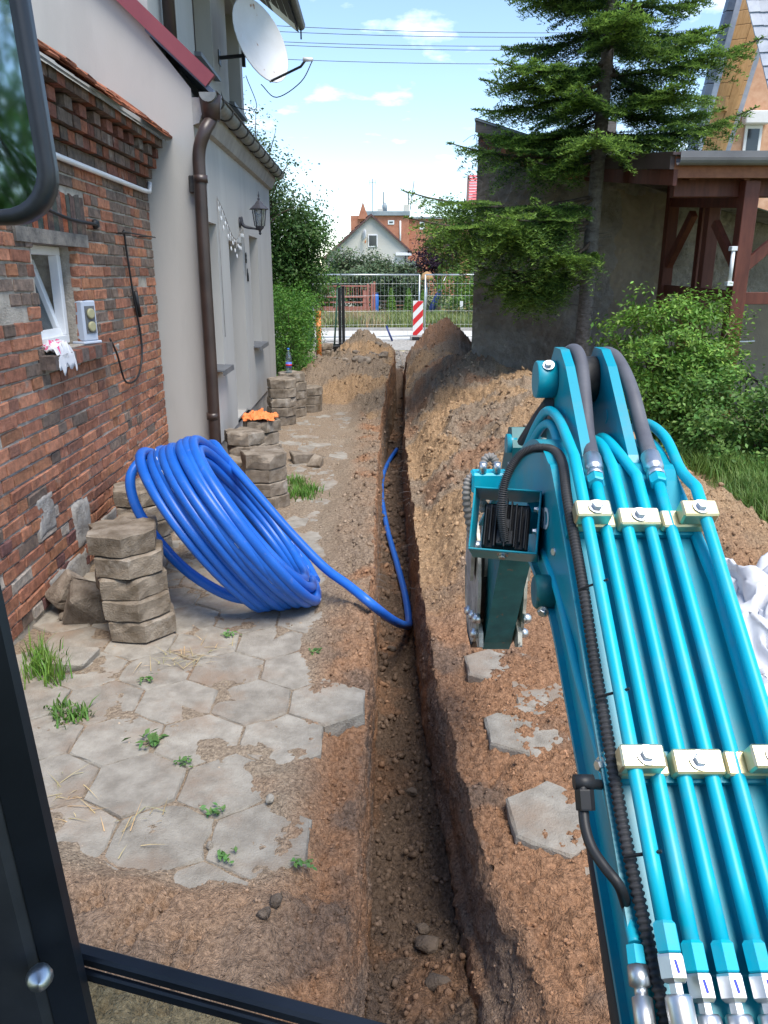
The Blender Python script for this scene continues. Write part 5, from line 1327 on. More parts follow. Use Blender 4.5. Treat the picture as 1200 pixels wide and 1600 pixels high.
# second roof slope towards us on the right
for r_ in range(9):
    for k in range(6):
        o0 = PY(1160 + k * 17 + r_ * 5.2, -28 + r_ * 21, NY - .5 - r_ * .06)
        d1 = Vector((.235, .0, .012)); d2 = Vector((.075, -.06, -.335)); nrm_ = d1.cross(d2).normalized() * -1
        v = [o0, o0 + d1, o0 + d1 + d2 - nrm_ * -.05, o0 + d2 - nrm_ * -.05]
        slab8(v, nrm_ * -.03, MAT['slate_pale'], 'roof_tile', rr2)
wq = PY(1163, 205, y1 - .02); wr = PY(1184, 205, y1 - .02); wz1 = PY(1180, 196, y1).z
nw = MB().box((wq.x, y1 - .05, wz1 - 1.6), (wr.x + .1, y1 - .01, wz1), .01).build('window', MAT['white_pvc'], nb); MB().box((wq.x + .07, y1 - .054, wz1 - 1.6), (wr.x + .03, y1 - .0505, wz1 - .08)).build('pane', MAT['pane'], nw)
MB().box((wq.x - .10, y1 - .26, wz1 + .002), (wr.x + .18, y1 - .012, wz1 + .28), .02).build('shutter_box', MAT['white_pvc'], nb)

# ---- conifer
def fir():
    base = PY(913, 700, 10.7); bx = PY(915, 450, 10.7).x; base = Vector((bx, 10.7, 0))
    t = thing('fir_tree', 'tall fir tree with bare grey trunk before the dark barn wall', 'tree', base)
    H = 8.4; lean = .012
    def tr(z): return base + Vector((lean * z, 0, z))
    tb = MB().tube([tr(z) for z in (-.1, .2, 1, 2, 3, 4, 5, 6.5, H)], [.14, .112, .105, .098, .09, .082, .07, .045, .01], 12)
    for k in range(26):
        z = random.uniform(.8, 3.4); a = random.uniform(0, 6.28); tb.tube([tr(z), tr(z) + Vector((math.cos(a), math.sin(a), .1)) * random.uniform(.12, .30)], [.012, .004], 4)
    V = []; NRM = []; CL = []; SZ = []; TT = []
    br = MB()
    def branch(z, az, L, droop, dens=1.0, upt=.25, bare=.12, hang=0):
        p0 = tr(z); d = Vector((math.cos(az), math.sin(az), 0)); side = Vector((-d.y, d.x, 0)); pts = []
        for i in range(9):
            s = i / 8; pts.append(p0 + d * (L * s) + Vector((0, 0, L * (-droop * s + (droop * .6 + upt * .5) * s * s))))
        br.tube(pts, [.022 * (1 - .85 * i / 8) * (L / 1.8) ** .5 + .003 for i in range(9)], 5, False)
        sp_ = spline(pts, 5); n = len(sp_)
        for i in range(max(2, int(n * bare)), n):
            s = i / n; ww = L * .40 * math.sin(math.pi * min(1, (s * .95 + .10))) ** .8 * (1 - .25 * s)
            tg = (sp_[min(n - 1, i + 1)] - sp_[i - 1]).normalized()
            for sg in (-1, 1):
                if random.random() > dens: continue
                dd_ = (side * sg * .80 + tg * .62 + Vector((0, 0, random.uniform(-.55 - hang, .16)))).normalized(); l2 = ww * random.uniform(.7, 1.15)
                twig(sp_[i], dd_, l2, side, tg, s)
    def twig(p, d, L, side, tg, s):
        m_ = max(3, int(L / .046)); up = Vector((0, 0, 1)); lat = d.cross(up).normalized()
        for i in range(m_):
            u = (i + .5) / m_; q = p + d * (L * u) + Vector((0, 0, -.10 * L * u * u))
            if L > .22 and i % 2 == 0 and u < .85:
                for sg in (-1, 1):
                    dd_ = (d * .75 + lat * sg * .75).normalized(); l3 = L * .38 * (1 - u * .7)
                    m3 = max(2, int(l3 / .048))
                    for j in range(m3):
                        w_ = (j + .5) / m3; emit(q + dd_ * (l3 * w_) + Vector((0, 0, -.02 * w_)), dd_, .5 * s + .5 * w_)
            emit(q, d, .4 * s + .6 * u)
    def emit(q, d, tipness):
        V.append(q); TT.append(d); CL.append(tipness)
    # upper crown
    z = 3.55
    while z < H - .3:
        nb_ = 5 if z < 6 else 4; a0 = random.uniform(0, 6.28)
        for k in range(nb_):
            az = a0 + 6.283 * k / nb_ + random.uniform(-.6, .6)
            L = 1.95 * (1 - ((z - 3.4) / (H - 3.2)) ** 1.1) * random.uniform(.75, 1.12) + .15
            if z < 3.9: L *= .85
            branch(z + random.uniform(-.16, .16), az, L, random.uniform(.12, .5), random.uniform(.75, 1), random.uniform(.0, .3))
        z += .33
    # lower boughs, only towards the left and the camera
    for (z, az, L, dr_) in [(3.35, R(188), 1.95, .22), (3.25, R(215), 1.25, .25), (2.85, R(196), 2.6, .20), (2.75, R(222), 2.1, .25), (2.6, R(187), 2.3, .26), (2.5, R(206), 2.75, .22), (2.35, R(235), 1.5, .30), (2.2, R(183), 1.5, .45), (2.1, R(205), 1.7, .42), (1.95, R(222), 1.2, .45), (2.6, R(172), 1.2, .4), (2.2, R(262), .55, .3), (3.4, R(330), .9, .3), (1.8, R(195), 1.25, .55), (2.9, R(228), 1.5, .35), (2.4, R(242), 1.5, .42), (2.15, R(215), 1.6, .5), (2.7, R(210), 1.9, .42)]:
        branch(z + random.uniform(-.1, .1), az, L, dr_ * random.uniform(.7, 1.3), .80, random.uniform(0, .25), .28, .75)
    tb.build('trunk', MAT['bark'], t); br.build('boughs', MAT['bark_brown'], t)
    V_ = np.array(V); T_ = np.array(TT); n = len(V_); tip = np.array(CL)
    # needles: four short blades round each twig step
    reps = 4; P_ = np.repeat(V_, reps, 0); D_ = np.repeat(T_, reps, 0); tp = np.repeat(tip, reps)
    up = np.array([0, 0, 1.0]); lat = np.cross(D_, up); lat /= (np.linalg.norm(lat, axis=1, keepdims=True) + 1e-9)
    sg = np.tile(np.array([-1, 1, -1, 1.0]), n)[:, None]; lift = np.tile(np.array([.05, .05, .7, .7]), n)[:, None]
    nd = D_ * .55 + lat * sg + up * lift + rng.normal(size=P_.shape) * .18; nd /= np.linalg.norm(nd, axis=1, keepdims=True)
    Ln = rng.uniform(.030, .050, (len(P_), 1)); wv = np.cross(nd, up + .3 * rng.normal(size=P_.shape)); wv /= (np.linalg.norm(wv, axis=1, keepdims=True) + 1e-9); wv = wv * .0075
    P2 = P_ + D_ * rng.uniform(-.016, .016, (len(P_), 1))
    v = np.stack([P2 - wv, P2 + wv, P2 + nd * Ln + wv * .5, P2 + nd * Ln - wv * .5], 1).reshape(-1, 3); i = np.arange(len(P_))[:, None] * 4
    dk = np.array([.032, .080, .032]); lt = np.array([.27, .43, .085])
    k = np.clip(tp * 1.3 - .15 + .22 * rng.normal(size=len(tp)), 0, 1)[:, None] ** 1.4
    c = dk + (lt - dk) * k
    me = np_mesh('crown', v, i + np.array([[0, 1, 2, 3]])); vcol(me, np.repeat(c, 4, 0)); link('crown', me, MAT['needle'], t)
    print('fir needles', len(P_))
fir()

# ---- shrubs at right
shrub('round_shrub', 'tall clipped light green shrub before the carport post', (3.25, 9.0, 0), [(3.10, 8.95, 1.12, .60, .55, .52), (3.55, 9.0, 1.08, .52, .5, .50), (3.2, 8.85, .62, .62, .55, .55), (3.65, 8.95, .58, .5, .5, .5), (2.85, 8.9, 1.62, .12, .12, .16), (3.3, 8.9, 1.66, .14, .12, .14), (3.75, 8.95, 1.58, .16, .14, .18), (3.98, 8.9, 1.3, .16, .14, .22), (2.62, 8.85, 1.2, .14, .14, .2), (4.0, 8.85, .85, .18, .16, .2)], 20000, .062, (.10, .22, .03), tips=(.20, .38, .065), clump=.065, nclump=330, shell=.82, aspect=.42)
sp_ = []
sh2 = [(3.72, 7.9, .42, .55, .5, .45), (4.25, 7.9, .52, .6, .5, .50), (4.0, 7.5, .30, .6, .4, .32), (3.45, 8.3, .42, .45, .4, .45), (4.6, 7.7, .45, .5, .5, .45), (3.3, 7.9, .2, .35, .3, .25)]
shrub('low_shrub', 'low spreading green shrub with small yellow flowers beside the lawn', (4.0, 7.9, 0), sh2, 14000, .055, (.085, .19, .035), tips=(.15, .29, .07), clump=.07, nclump=300, shell=.8, aspect=.6)
lx, lyy = rng.uniform(2.95, 4.55, 900), rng.uniform(5.0, 9.6, 900)
k = (lx > 2.85 + .25 * np.sin(lyy * 2)); lawn_pts = [(a, c, 0) for a, c in zip(lx[k], lyy[k])]
grass('lawn_grass', lawn_pts, 'long green lawn grass at the edge of the soil heap', .07, .24, (.12, .22, .045), 34, .06, .005, zf=None, lean=.8)
bpy.data.objects['lawn_grass'].location.z = .0
grass('wall_grass_tuft', [(q.x, q.y, 0) for q in (G(62, 1030), G(75, 1050), G(58, 1055), G(85, 1065))], 'tuft of long green grass at the foot of the brick wall', .05, .14, (.13, .26, .04), 60, .035, .0035, zf=None, kind='stuff', lean=.7)
grass('path_grass', [(a.x, a.y, 0) for a in [G(430 + random.random() * 65, 752 + random.random() * 28) for _ in range(30)]], 'patch of short bright grass on the path right of the stacks', .03, .09, (.12, .27, .045), 38, .05, .004, lean=.8)
weeds = [G(115, 1125), G(100, 1120), G(128, 1118), G(90, 1108)]
grass('yellow_flower_weeds', [(a.x, a.y, 0) for a in weeds], 'low weeds with one yellow flower in a paving joint', .015, .05, (.10, .22, .04), 40, .03, .005, lean=1.2)
for i, (px, py, lab) in enumerate([(234, 1160, 'small broad-leaved weed growing in the paving joint'), (360, 995, 'tiny weed in the paving joint near the coil'), (492, 1022, 'tiny weed at the right end of a paver joint'), (288, 1195, 'thin weed sprig in the middle of the paving'), (335, 1272, 'thin weed beside the open crack between pavers'), (350, 1345, 'tiny weed at the lower edge of the cracked paver'), (228, 1066, 'tiny weed in a joint above the broad-leaved weed'), (470, 1352, 'weed tuft at the broken near paver edge')]):
    a = G(px, py); n = 26; p = np.array([[a.x, a.y, .012]]) + rng.normal(size=(n, 3)) * np.array([.022, .018, .005]) * (1.3 if i == 0 else .9); p[:, 2] = np.abs(p[:, 2]) + .004
    me = mesh_leaves(p, np.array([0, 0, 1.0]) + rng.normal(size=(n, 3)) * .4, rng.uniform(.02, .045, n) * (1.2 if i == 0 else .75), leaf_cols(n, (.10, .22, .06)), 'paving_weed', .5); link('paving_weed', me, MAT['leaf'], label=lab, cat='weed')
grass('dry_straw', [(a.x, a.y, 0.005) for a in [G(290, 1025), G(300, 1030), G(270, 1035), G(310, 1020), G(100, 1230), G(120, 1250), G(200, 1290)]], 'dry yellow straw scattered on the paving', .005, .02, (.50, .42, .22), 14, .08, .002, lean=9, kind='stuff')

# ================================================================ GARDEN LEFT AND STREET BEYOND
hedge_b = [(x, y, z, .30, .32, .30) for x in (-1.62, -2.1) for y in np.arange(12.9, 16.3, .42) for z in (.28, .72, 1.16, 1.34)]
shrub('clipped_hedge', 'clipped dense green hedge beyond the end of the grey house', (-1.8, 14.5, 0), [(a, c + random.uniform(-.08, .08), d + (.08 if c > 15 else 0), e, g_, h_) for a, c, d, e, g_, h_ in hedge_b], 26000, .055, (.065, .18, .022), tips=(.12, .28, .04), clump=.08, nclump=700, shell=.8, aspect=.5, cat='hedge', stems=20)
tree('apple_tree', 'dense dark-leaved apple tree behind the hedge', (-1.95, 17.6, 0), [(-2.0, 17.4, 2.55, .75, .7, .85), (-1.75, 17.6, 2.65, .50, .6, .60), (-2.4, 17.2, 2.9, .7, .7, .9), (-1.85, 17.5, 1.75, .6, .5, .55), (-2.3, 17.3, 1.9, .7, .6, .6)], 24000, .08, (.065, .15, .032), 1.6, .10, clump=.17, nclump=260, shell=.55)
tree('sparse_fruit_tree', 'sparse wispy fruit tree reaching above the apple tree', (-2.6, 16.4, 0), [(-2.45, 16.3, 3.9, .5, .5, .85), (-2.0, 16.5, 3.65, .45, .4, .6), (-2.8, 16.2, 4.3, .5, .5, .8), (-1.95, 16.6, 3.35, .35, .35, .35)], 3600, .07, (.07, .13, .045), 3.2, .07, clump=.14, nclump=120, shell=.2, limbs=22)
# far shrubs and trees beyond the street
tree('silver_willow', 'grey-green willow bush in front of the cream gable house', (-.95, 43.5, 0), [(-1.0, 43.3, 1.7, 1.7, 1.2, 1.25), (.6, 43.6, 1.4, 1.6, 1.2, 1.1), (-2.4, 43.6, 1.6, 1.2, 1.0, 1.1), (-2.2, 43, 2.6, .6, .6, .9)], 22000, .20, (.12, .18, .09), 1.0, .12, clump=.24, nclump=330, shell=.45, aspect=.42)
tree('garden_birch', 'yellow-green bush left behind the fence near the apple tree', (-3.6, 40.5, 0), [(-3.7, 40.5, 1.5, 1.2, 1.0, 1.3), (-2.9, 40.8, 1.1, .9, .9, .9)], 3600, .15, (.10, .21, .035), .8, .08, clump=.22, nclump=120)
tree('purple_plum', 'dark purple-leaved plum tree right of the gable house', (3.0, 44, 0), [(2.9, 44, 3.1, 1.0, 1.0, 1.0), (2.2, 44, 2.6, .8, .8, .9), (3.4, 44.2, 2.5, .8, .8, .9)], 4200, .15, (.035, .018, .035), 1.6, .12, clump=.25, nclump=110, shell=.4)
shrub('lilac_bush', 'big bright green bush right of the purple plum behind the fence', (4.3, 37.5, 0), [(3.5, 37.4, 1.4, 1.1, 1.0, 1.4), (4.6, 37.6, 1.9, 1.2, 1.0, 1.6), (3.9, 37.2, .7, 1.3, .9, .8), (5.4, 37.4, 1.2, 1.2, 1, 1.3)], 9000, .15, (.095, .21, .03), tips=(.17, .30, .06), clump=.2, nclump=300, shell=.7)
shrub('hosta_bed', 'low leafy perennials at the foot of the bright green bush', (4.0, 35.8, 0), [(3.6, 35.9, .28, .9, .3, .35), (4.8, 35.9, .3, .9, .3, .35)], 1500, .16, (.08, .16, .05), tips=(.30, .26, .10), clump=.12, nclump=60)
tree('roadside_ash', 'pale green tree in front of the red brick building', (5.0, 55, 0), [(4.6, 55, 5.4, 1.2, 1.2, 1.6), (5.8, 55, 5.0, 1.4, 1.2, 1.5), (3.7, 55, 4.4, 1.0, 1, 1.2)], 3600, .2, (.11, .20, .05), 4, .14, clump=.3, nclump=90, shell=.4)
shrub('dark_shrub_row', 'dark green undergrowth behind the thuja saplings', (.2, 42.4, 0), [(x, 42.4, .8, .8, .5, .85) for x in np.arange(-1.6, 2.6, .8)], 4200, .14, (.03, .065, .022), clump=.2, nclump=140)
def thuja(x, y, h, lab):
    t = thing('thuja_sapling', lab, 'thuja', (x, y, 0), 'young thujas by the far yard'); MB().tube([(x, y, -.05), (x, y, h * .9)], [.03, .008], 6).build('trunk', MAT['bark_brown'], t)
    n = 900; u = rng.random(n) ** .8; a = rng.uniform(0, 6.28, n); r_ = (.30 * h * .8) * (1 - u) ** .7 * rng.uniform(.55, 1.05, n) + .02
    p = np.stack([x + r_ * np.cos(a), y + r_ * np.sin(a), .05 + u * h], 1); nr = np.stack([np.cos(a), np.sin(a), .4 + 0 * a], 1) + rng.normal(size=(n, 3)) * .3
    link('crown', mesh_leaves(p, nr, .11 * rng.uniform(.7, 1.2, n), leaf_cols(n, (.11, .23, .035)), 'crown', .5), MAT['leaf'], t)
for (px, py, h, lab) in [(611, 489, 1.25, 'leftmost thuja sapling, nearest the red-brown gate'), (638, 489, 1.25, 'middle thuja sapling left of the striped barrier'), (660, 488, 1.1, 'rightmost thuja sapling behind the striped barrier')]:
    a = G(px, py + 3); thuja(a.x, a.y, h, lab)
# street surfaces
quad_sheet('road', [(-60, 24.6, 60, 28.6)], -0.012, MAT['road'])
MB().box((-60, 28.6, -.1), (60, 28.78, .09), .01).build('kerb', MAT['plinth'], kind='structure')
quad_sheet('verge', [(-60, 28.78, 60, 36.5)], 0.02, MAT['grassground'])
quad_sheet('footpath', [(-60, 36.5, 60, 38.6)], 0.03, MAT['road'])
quad_sheet('gravel_strip', [(TX0 + .02, TY1 - .02, 40, 24.6)], -0.010, MAT['gravel'])
MB().box((-60, 38.6, -.1), (60, 38.72, .10), .01).build('kerb', MAT['plinth'], kind='structure')
vx = rng.uniform(-9, 12, 2600); vy = rng.uniform(28.9, 36.4, 2600)
grass('verge_grass', np.stack([vx, vy, 0 * vx + .02], 1), 'tall mown-edge meadow grass along the street verge', .12, .45, (.20, .26, .085), 12, .12, .016, lean=.7)
vx = rng.uniform(-4.5, 0, 500); vy = rng.uniform(29, 36, 500)
grass('dry_grass', np.stack([vx, vy, 0 * vx + .02], 1), 'dry straw-coloured grass clumps on the verge before the red-brown gate', .2, .5, (.38, .31, .17), 10, .15, .013, lean=.5)
vx = rng.uniform(-7, 3, 600); vy = rng.uniform(39, 46, 600)
grass('yard_lawn', np.stack([vx, vy, 0 * vx], 1), 'green lawn behind the red-brown gate', .08, .2, (.14, .27, .06), 14, .2, .02, lean=.7)
# temporary fence panels
def fence(x0, x1, y0, y1_, label, zt=1.93):
    t = thing('temporary_fence', label, 'fence', ((x0 + x1) / 2, (y0 + y1_) / 2, 0), 'galvanised temporary fence panels')
    a = Vector((x0, y0, .12)); b_ = Vector((x1, y1_, .12)); up = Vector((0, 0, zt - .12))
    MB().tube([a - Vector((0, 0, .12)), a + up], .021, 8).build('post', MAT['galv'], t); MB().tube([b_ - Vector((0, 0, .12)), b_ + up], .021, 8).build('post', MAT['galv'], t)
    MB().tube([a + up, b_ + up], .021, 8).build('top_rail', MAT['galv'], t); MB().tube([a, b_], .018, 8).build('bottom_rail', MAT['galv'], t)
    m_ = MB(); n = int((b_ - a).length / .12)
    for k in range(1, n): q = a.lerp(b_, k / n); m_.tube([q, q + up], .0032, 4, False)
    for z in (.35, .75, 1.2, 1.55): m_.tube([a + Vector((0, 0, z)), b_ + Vector((0, 0, z))], .0035, 4, False)
    m_.build('wire_mesh', MAT['galv'], t)
fa = PY(489, 480, 23.6).x; fb = PY(655, 480, 24.4).x; fc = PY(657, 480, 24.35).x; fc = PY(664, 480, 24.35).x; fd = PY(765, 480, 24.35).x
fence(fa, fb, 23.7, 24.4, 'galvanised temporary fence panel left of the striped barrier board'); fence(fc, fd + .6, 24.35, 24.35, 'galvanised temporary fence panel right of the striped barrier board'); fence(fa - 3.45, fa - .06, 23.2, 23.65, 'galvanised temporary fence panel at the far left behind the hedge')
ft = thing('fence_foot', 'grey concrete foot block under the fence joint', 'fence foot', ((fb + fc) / 2, 24.4, 0)); fx_ = (fb + fc) / 2
MB().box((fx_ - .36, 24.24, -.01), (fx_ + .36, 24.52, .13), .02).build('block', MAT['plinth'], ft); MB().cyl((fx_, 24.38, .13), (fx_, 24.38, .15), .04, 10).build('socket_ring', MAT['plinth'], ft)
# red and white striped barrier board
bb_ = thing('barrier_board', 'upright red and white striped traffic barrier board on the fence', 'barrier', (fx_, 24.3, .1))
bw0, bw1, bz0, bz1 = PY(645, 500, 24.28).x, PY(661, 500, 24.28).x, PY(650, 524, 24.28).z, PY(650, 470, 24.28).z
bd = MB().box((bw0, 24.26, bz0), (bw1, 24.29, bz1), .006).build('board', MAT['whitepaint'], bb_)
Wd, Hh = bw1 - bw0, bz1 - bz0; rise = Wd * 1.0
def clip_poly(poly, z0, z1):
    def cut(pl, zc_, keep):
        o = []
        for i in range(len(pl)):
            a, c = pl[i], pl[(i + 1) % len(pl)]; ia, ic = keep(a[1]), keep(c[1])
            if ia: o.append(a)
            if ia != ic: u = (zc_ - a[1]) / (c[1] - a[1]); o.append((a[0] + (c[0] - a[0]) * u, zc_))
        return o
    return cut(cut(poly, z0, lambda z: z >= z0 - 1e-9), z1, lambda z: z <= z1 + 1e-9)
per_ = Hh / 2.6
for k in range(-2, 5):
    z = bz0 + k * per_ - .12; pl_ = clip_poly([(bw0 + .004, z), (bw1 - .004, z + rise), (bw1 - .004, z + rise + per_ * .5), (bw0 + .004, z + per_ * .5)], bz0 + .004, bz1 - .004)
    if len(pl_) >= 3: MB().add([(a, 24.257, c) for a, c in pl_], [tuple(range(len(pl_)))]).build('red_stripe', MAT['red'], bd)
MB().box((fx_ - .30, 24.2, 0.0), (fx_ - .0, 24.33, .10), .01).build('foot', MAT['black'], bb_)
# orange-brown yard gate across the street
gt = thing('yard_gate', 'rust-red metal yard gate with bars and solid base across the street', 'gate', (-2.8, 40, 0)); gy_ = 40.0
gx0, gx1 = PY(470, 470, gy_).x, PY(578, 470, gy_).x; gz1 = PY(540, 447, gy_).z; gzm = PY(540, 464, gy_).z
for z in (gz1, gzm, .62): MB().box((gx0, gy_ - .03, z - .035), (gx1, gy_ + .03, z + .035), .006).build('rail', MAT['rustfence'], gt)
MB().box((gx0, gy_ - .02, 0), (gx1, gy_ + .02, .42), .004).build('base_panel', MAT['rustfence'], gt)
nb_ = 30
for k in range(nb_ + 1): x = gx0 + (gx1 - gx0) * k / nb_; MB().box((x - .012, gy_ - .012, gzm + .036), (x + .012, gy_ + .012, gz1 - .036)).build('bar', MAT['rustfence'], gt)
for px in (575, 581, 585): x = PY(px, 470, gy_).x; MB().box((x - .05, gy_ - .06, 0), (x + .05, gy_ + .06, PY(px, 443 if px < 584 else 440, gy_).z), .01).build('post', MAT['rustfence'], gt)
MB().box((PY(572, 480, gy_).x - .16, gy_ - .015, .42), (PY(572, 480, gy_).x + .10, gy_ + .015, 1.2)).build('lock_panel', MAT['rustfence'], gt)
# small street things
a = G(516, 556); bt = thing('builders_bucket', 'black round builders bucket beside the fence posts', 'bucket', (a.x, 18.4, 0)); bx_ = PY(520, 545, 18.4).x
MB().lathe([(.20, 0), (.27, .30), (.285, .30), (.285, .33), (.255, .33), (.19, .03)], (bx_, 18.4, 0.02), (0, 0, 1), 18).build('shell', MAT['black'], bt); MB().tube([(bx_ - .26, 18.4, .32)] + [(bx_ + .27 * math.cos(t_), 18.36, .33 + .10 * math.sin(t_)) for t_ in np.linspace(2.8, .3, 8)] + [(bx_ + .26, 18.4, .32)], .006, 5).build('handle', MAT['darksteel'], bt)
for px, zt_, lab in ((531, 446, 'left dark metal post standing behind the left heap'), (536.5, 449, 'right dark metal post standing behind the left heap')):
    y_ = 18.6; x = PY(px, 500, y_).x; z1_ = PY(px, zt_, y_).z; t = thing('metal_post', lab, 'post', (x, y_, 0)); MB().box((x - .035, y_ - .035, -.1), (x + .035, y_ + .035, z1_), .005).build('shaft', MAT['black'], t); MB().box((x - .045, y_ - .045, z1_ + .001), (x + .045, y_ + .045, z1_ + .03), .006).build('cap', MAT['brown_pipe'], t)
y_ = 18.5; q0 = PY(521, 548, y_); q1 = PY(528, 445, y_ + .1); t = thing('leaning_pole', 'thin green pole leaning against the dark metal posts', 'pole', (q0.x, y_, 0)); MB().tube([(q0.x, y_, 0.0), q1], .022, 8).build('shaft', MAT['darkgreen'], t); MB().cyl(q1, q1 + (q1 - q0).normalized() * .05, .026, 8).build('cap', MAT['darkgreen'], t)
y_ = 16.6; x = PY(498, 520, y_).x; z1_ = PY(498, 486, y_).z; t = thing('orange_pipe', 'orange plastic sewer pipe standing upright beside the hedge', 'pipe', (x, y_, 0)); MB().tube([(x, y_, -.02), (x, y_, z1_ - .12)], .055, 14).build('shaft', MAT['orangepipe'], t); MB().lathe([(.056, 0), (.064, .01), (.064, .12), (.055, .12), (.055, .02)], (x, y_, z1_ - .12), (0, 0, 1), 14).build('collar', MAT['orangepipe'], t)
y_ = 17.1
for k in range(4):
    o = slab(PY(507, 540, y_).x, y_ + .02, .11 + .125 * k, .3 * k, '%s slab of the far stack behind the orange pipe' % ['bottom', 'second', 'third', 'topmost'][k], 'lifted hexagonal slabs in stacks')
y_ = 23.9; a = PY(608, 531, y_)
t = thing('blue_pipe_stub', 'short dark blue pipe stub sticking up at the trench end', 'pipe', (a.x, y_, 0)); MB().tube([(a.x + .10, y_, .0), (a.x - .08, y_ + .1, .42)], .03, 8).build('shaft', MAT['darkblue'], t); MB().cyl((a.x - .08, y_ + .1, .42), (a.x - .085, y_ + .103, .45), .033, 8).build('end_cap', MAT['darkblue'], t)
a = G(668, 553, .05); pz = max(ground_z(.45, 16.2), ground_z(1.1, 16.2), .05)
t = thing('plank', 'dark plank laid across the far end of the trench', 'plank', (.5, 16.3, .02)); MB().box((PY(640, 556, 16.3).x, 16.2, .06), (PY(690, 556, 16.3).x, 16.42, .10), .006).build('board', MAT['black'], t); MB().box((PY(642, 556, 16.3).x, 16.25, -.05), (PY(652, 556, 16.3).x, 16.38, .058), .004).build('batten', MAT['black'], t)
lp_ = thing('gate_lantern_post', 'dark post box with pale cap beside the hedge top', 'post', (PY(480, 450, 22).x, 22, 0)); x = PY(480, 450, 22).x
MB().box((x - .13, 21.87, 0), (x + .13, 22.13, 1.25), .01).build('pillar', MAT['darkgreen'], lp_); MB().box((x - .18, 21.82, 1.25), (x + .18, 22.18, 1.62), .02).build('box', MAT['black'], lp_); MB().lathe([(.26, 1.62), (.24, 1.66), (.05, 1.84)], (x, 22, 0), (0, 0, 1), 4, False).build('cap', MAT['plinth'], lp_)
# things lying in the far yard
a = G(612, 486); t = thing('timber_pile', 'pile of weathered planks in the far yard behind the thujas', 'timber', (1.0, 40.4, 0))
for k in range(7): MB().bar((PY(592, 480, 41).x + .1 * (k % 3), 41 + .12 * (k % 2), .12 + .09 * k), (PY(635, 480, 41).x + .15 * (k % 2), 40.8 + .1 * (k % 3), .10 + .09 * k + (.1 if k % 2 else 0)), .22, .05).build('board', MAT['cardboard'] if k % 2 else MAT['oldwood'], t)
t = thing('blue_barrel', 'small blue drum beside the gate post in the far yard', 'barrel', (PY(586, 480, 40.6).x, 40.6, 0)); MB().lathe([(.16, 0), (.19, .1), (.19, .9), (.16, 1.0)], (PY(586, 480, 40.6).x, 40.6, .02), (0, 0, 1), 14).build('drum', MAT['blue'], t); MB().lathe([(.17, 1.0), (.17, 1.06)], (PY(586, 480, 40.6).x, 40.6, .021), (0, 0, 1), 14).build('lid', MAT['darkblue'], t)
x = PY(672, 470, 38.9).x; t = thing('folded_parasol', 'dark blue folded garden parasol leaning by the green bush', 'parasol', (x, 39.2, 0)); MB().lathe([(.03, 0), (.16, .3), (.14, .9), (.04, 1.5)], (x, 39.2, .1), (.45, 0, 1), 10).build('canopy', MAT['darkblue'], t); MB().tube([(x - .05, 39.2, -.02), (x + .75, 39.2, 1.85)], .02, 6).build('pole', MAT['galv'], t)
x = PY(667, 430, 39.4).x; t = thing('bird_table', 'pole with a round tan bird feeder roof above the fence joint', 'bird feeder', (x, 39.4, 0)); MB().tube([(x, 39.4, -.05), (x, 39.4, 1.75)], .03, 8).build('pole', MAT['galv'], t); MB().lathe([(.30, 1.7), (.32, 1.78), (.22, 2.0), (.04, 2.1)], (x, 39.4, 0), (0, 0, 1), 14).build('roof', MAT['pine'], t)
x = PY(513, 472, 41).x; crumpled('white_sheet', (x, 41.2, .95), .35, .3, .3, 5, MAT['fabric'], 'white plastic sheet seen through the red-brown gate', 'sheet', N=12); MB().box((x - .3, 41.0, -.02), (x + .3, 41.4, .93), .02).build('crate', MAT['oldwood'], label='weathered crate carrying the white sheet behind the gate', cat='crate')
x = PY(721, 475, 36.0).x; t = thing('white_marker', 'small white marker card among the perennials', 'marker', (x, 36, 0)); MB().box((x - .07, 35.98, .45), (x + .07, 36.0, .80), .005).build('card', MAT['whitepaint'], t); MB().cyl((x, 36.005, -.02), (x, 36.005, .5), .012, 6).build('stake', MAT['galv'], t)

# cream gable house across the street
GY = 50.0
gh = thing('gable_house', 'cream gable house with dish and small attic window across the street', 'house', (-1, GY, 0))
pk = PY(580, 334, GY); er = PY(641, 390, GY); hw = er.x - pk.x; el = pk.x - hw * 1.15
MB().add([(el, GY, 0), (er.x - .15, GY, 0), (er.x - .15, GY, er.z), (pk.x, GY, pk.z - .12), (el, GY, er.z - .25)], [(0, 1, 2, 3, 4)]).add([(er.x - .15, GY, 0), (er.x - .15, GY + 9, 0), (er.x - .15, GY + 9, er.z), (er.x - .15, GY, er.z)], [(0, 1, 2, 3)]).build('gable_wall', MAT['farwall'], gh)
ez = er.z - .25
b = MB(); v = [(el - .3, GY - .25, er.z - .55), (pk.x, GY - .25, pk.z), (pk.x, GY + 9, pk.z), (el - .3, GY + 9, er.z - .55)]
b.add(v + [(a, c, d - .14) for a, c, d in v], [(0, 1, 2, 3), (7, 6, 5, 4), (0, 4, 5, 1), (3, 7, 4, 0)])
v = [(pk.x, GY - .25, pk.z), (er.x + .12, GY - .25, er.z - .12), (er.x + .12, GY + 9, er.z - .12), (pk.x, GY + 9, pk.z)]
b.add(v + [(a, c, d - .14) for a, c, d in v], [(0, 1, 2, 3), (7, 6, 5, 4), (0, 4, 5, 1), (1, 5, 6, 2)]); ro2 = b.build('roof', MAT['farroof'], gh)
for k in range(9):
    u0, u1 = k / 9, (k + .82) / 9; MB().add([(el - .3 + (pk.x - el + .3) * u, y, er.z - .55 + (pk.z - er.z + .55) * u + dz_) for u, dz_ in ((u0, .06), (u1, .012)) for y in (GY - .27, GY + 9)], [(0, 1, 3, 2)]).build('tile_course', MAT['farroof'], ro2)
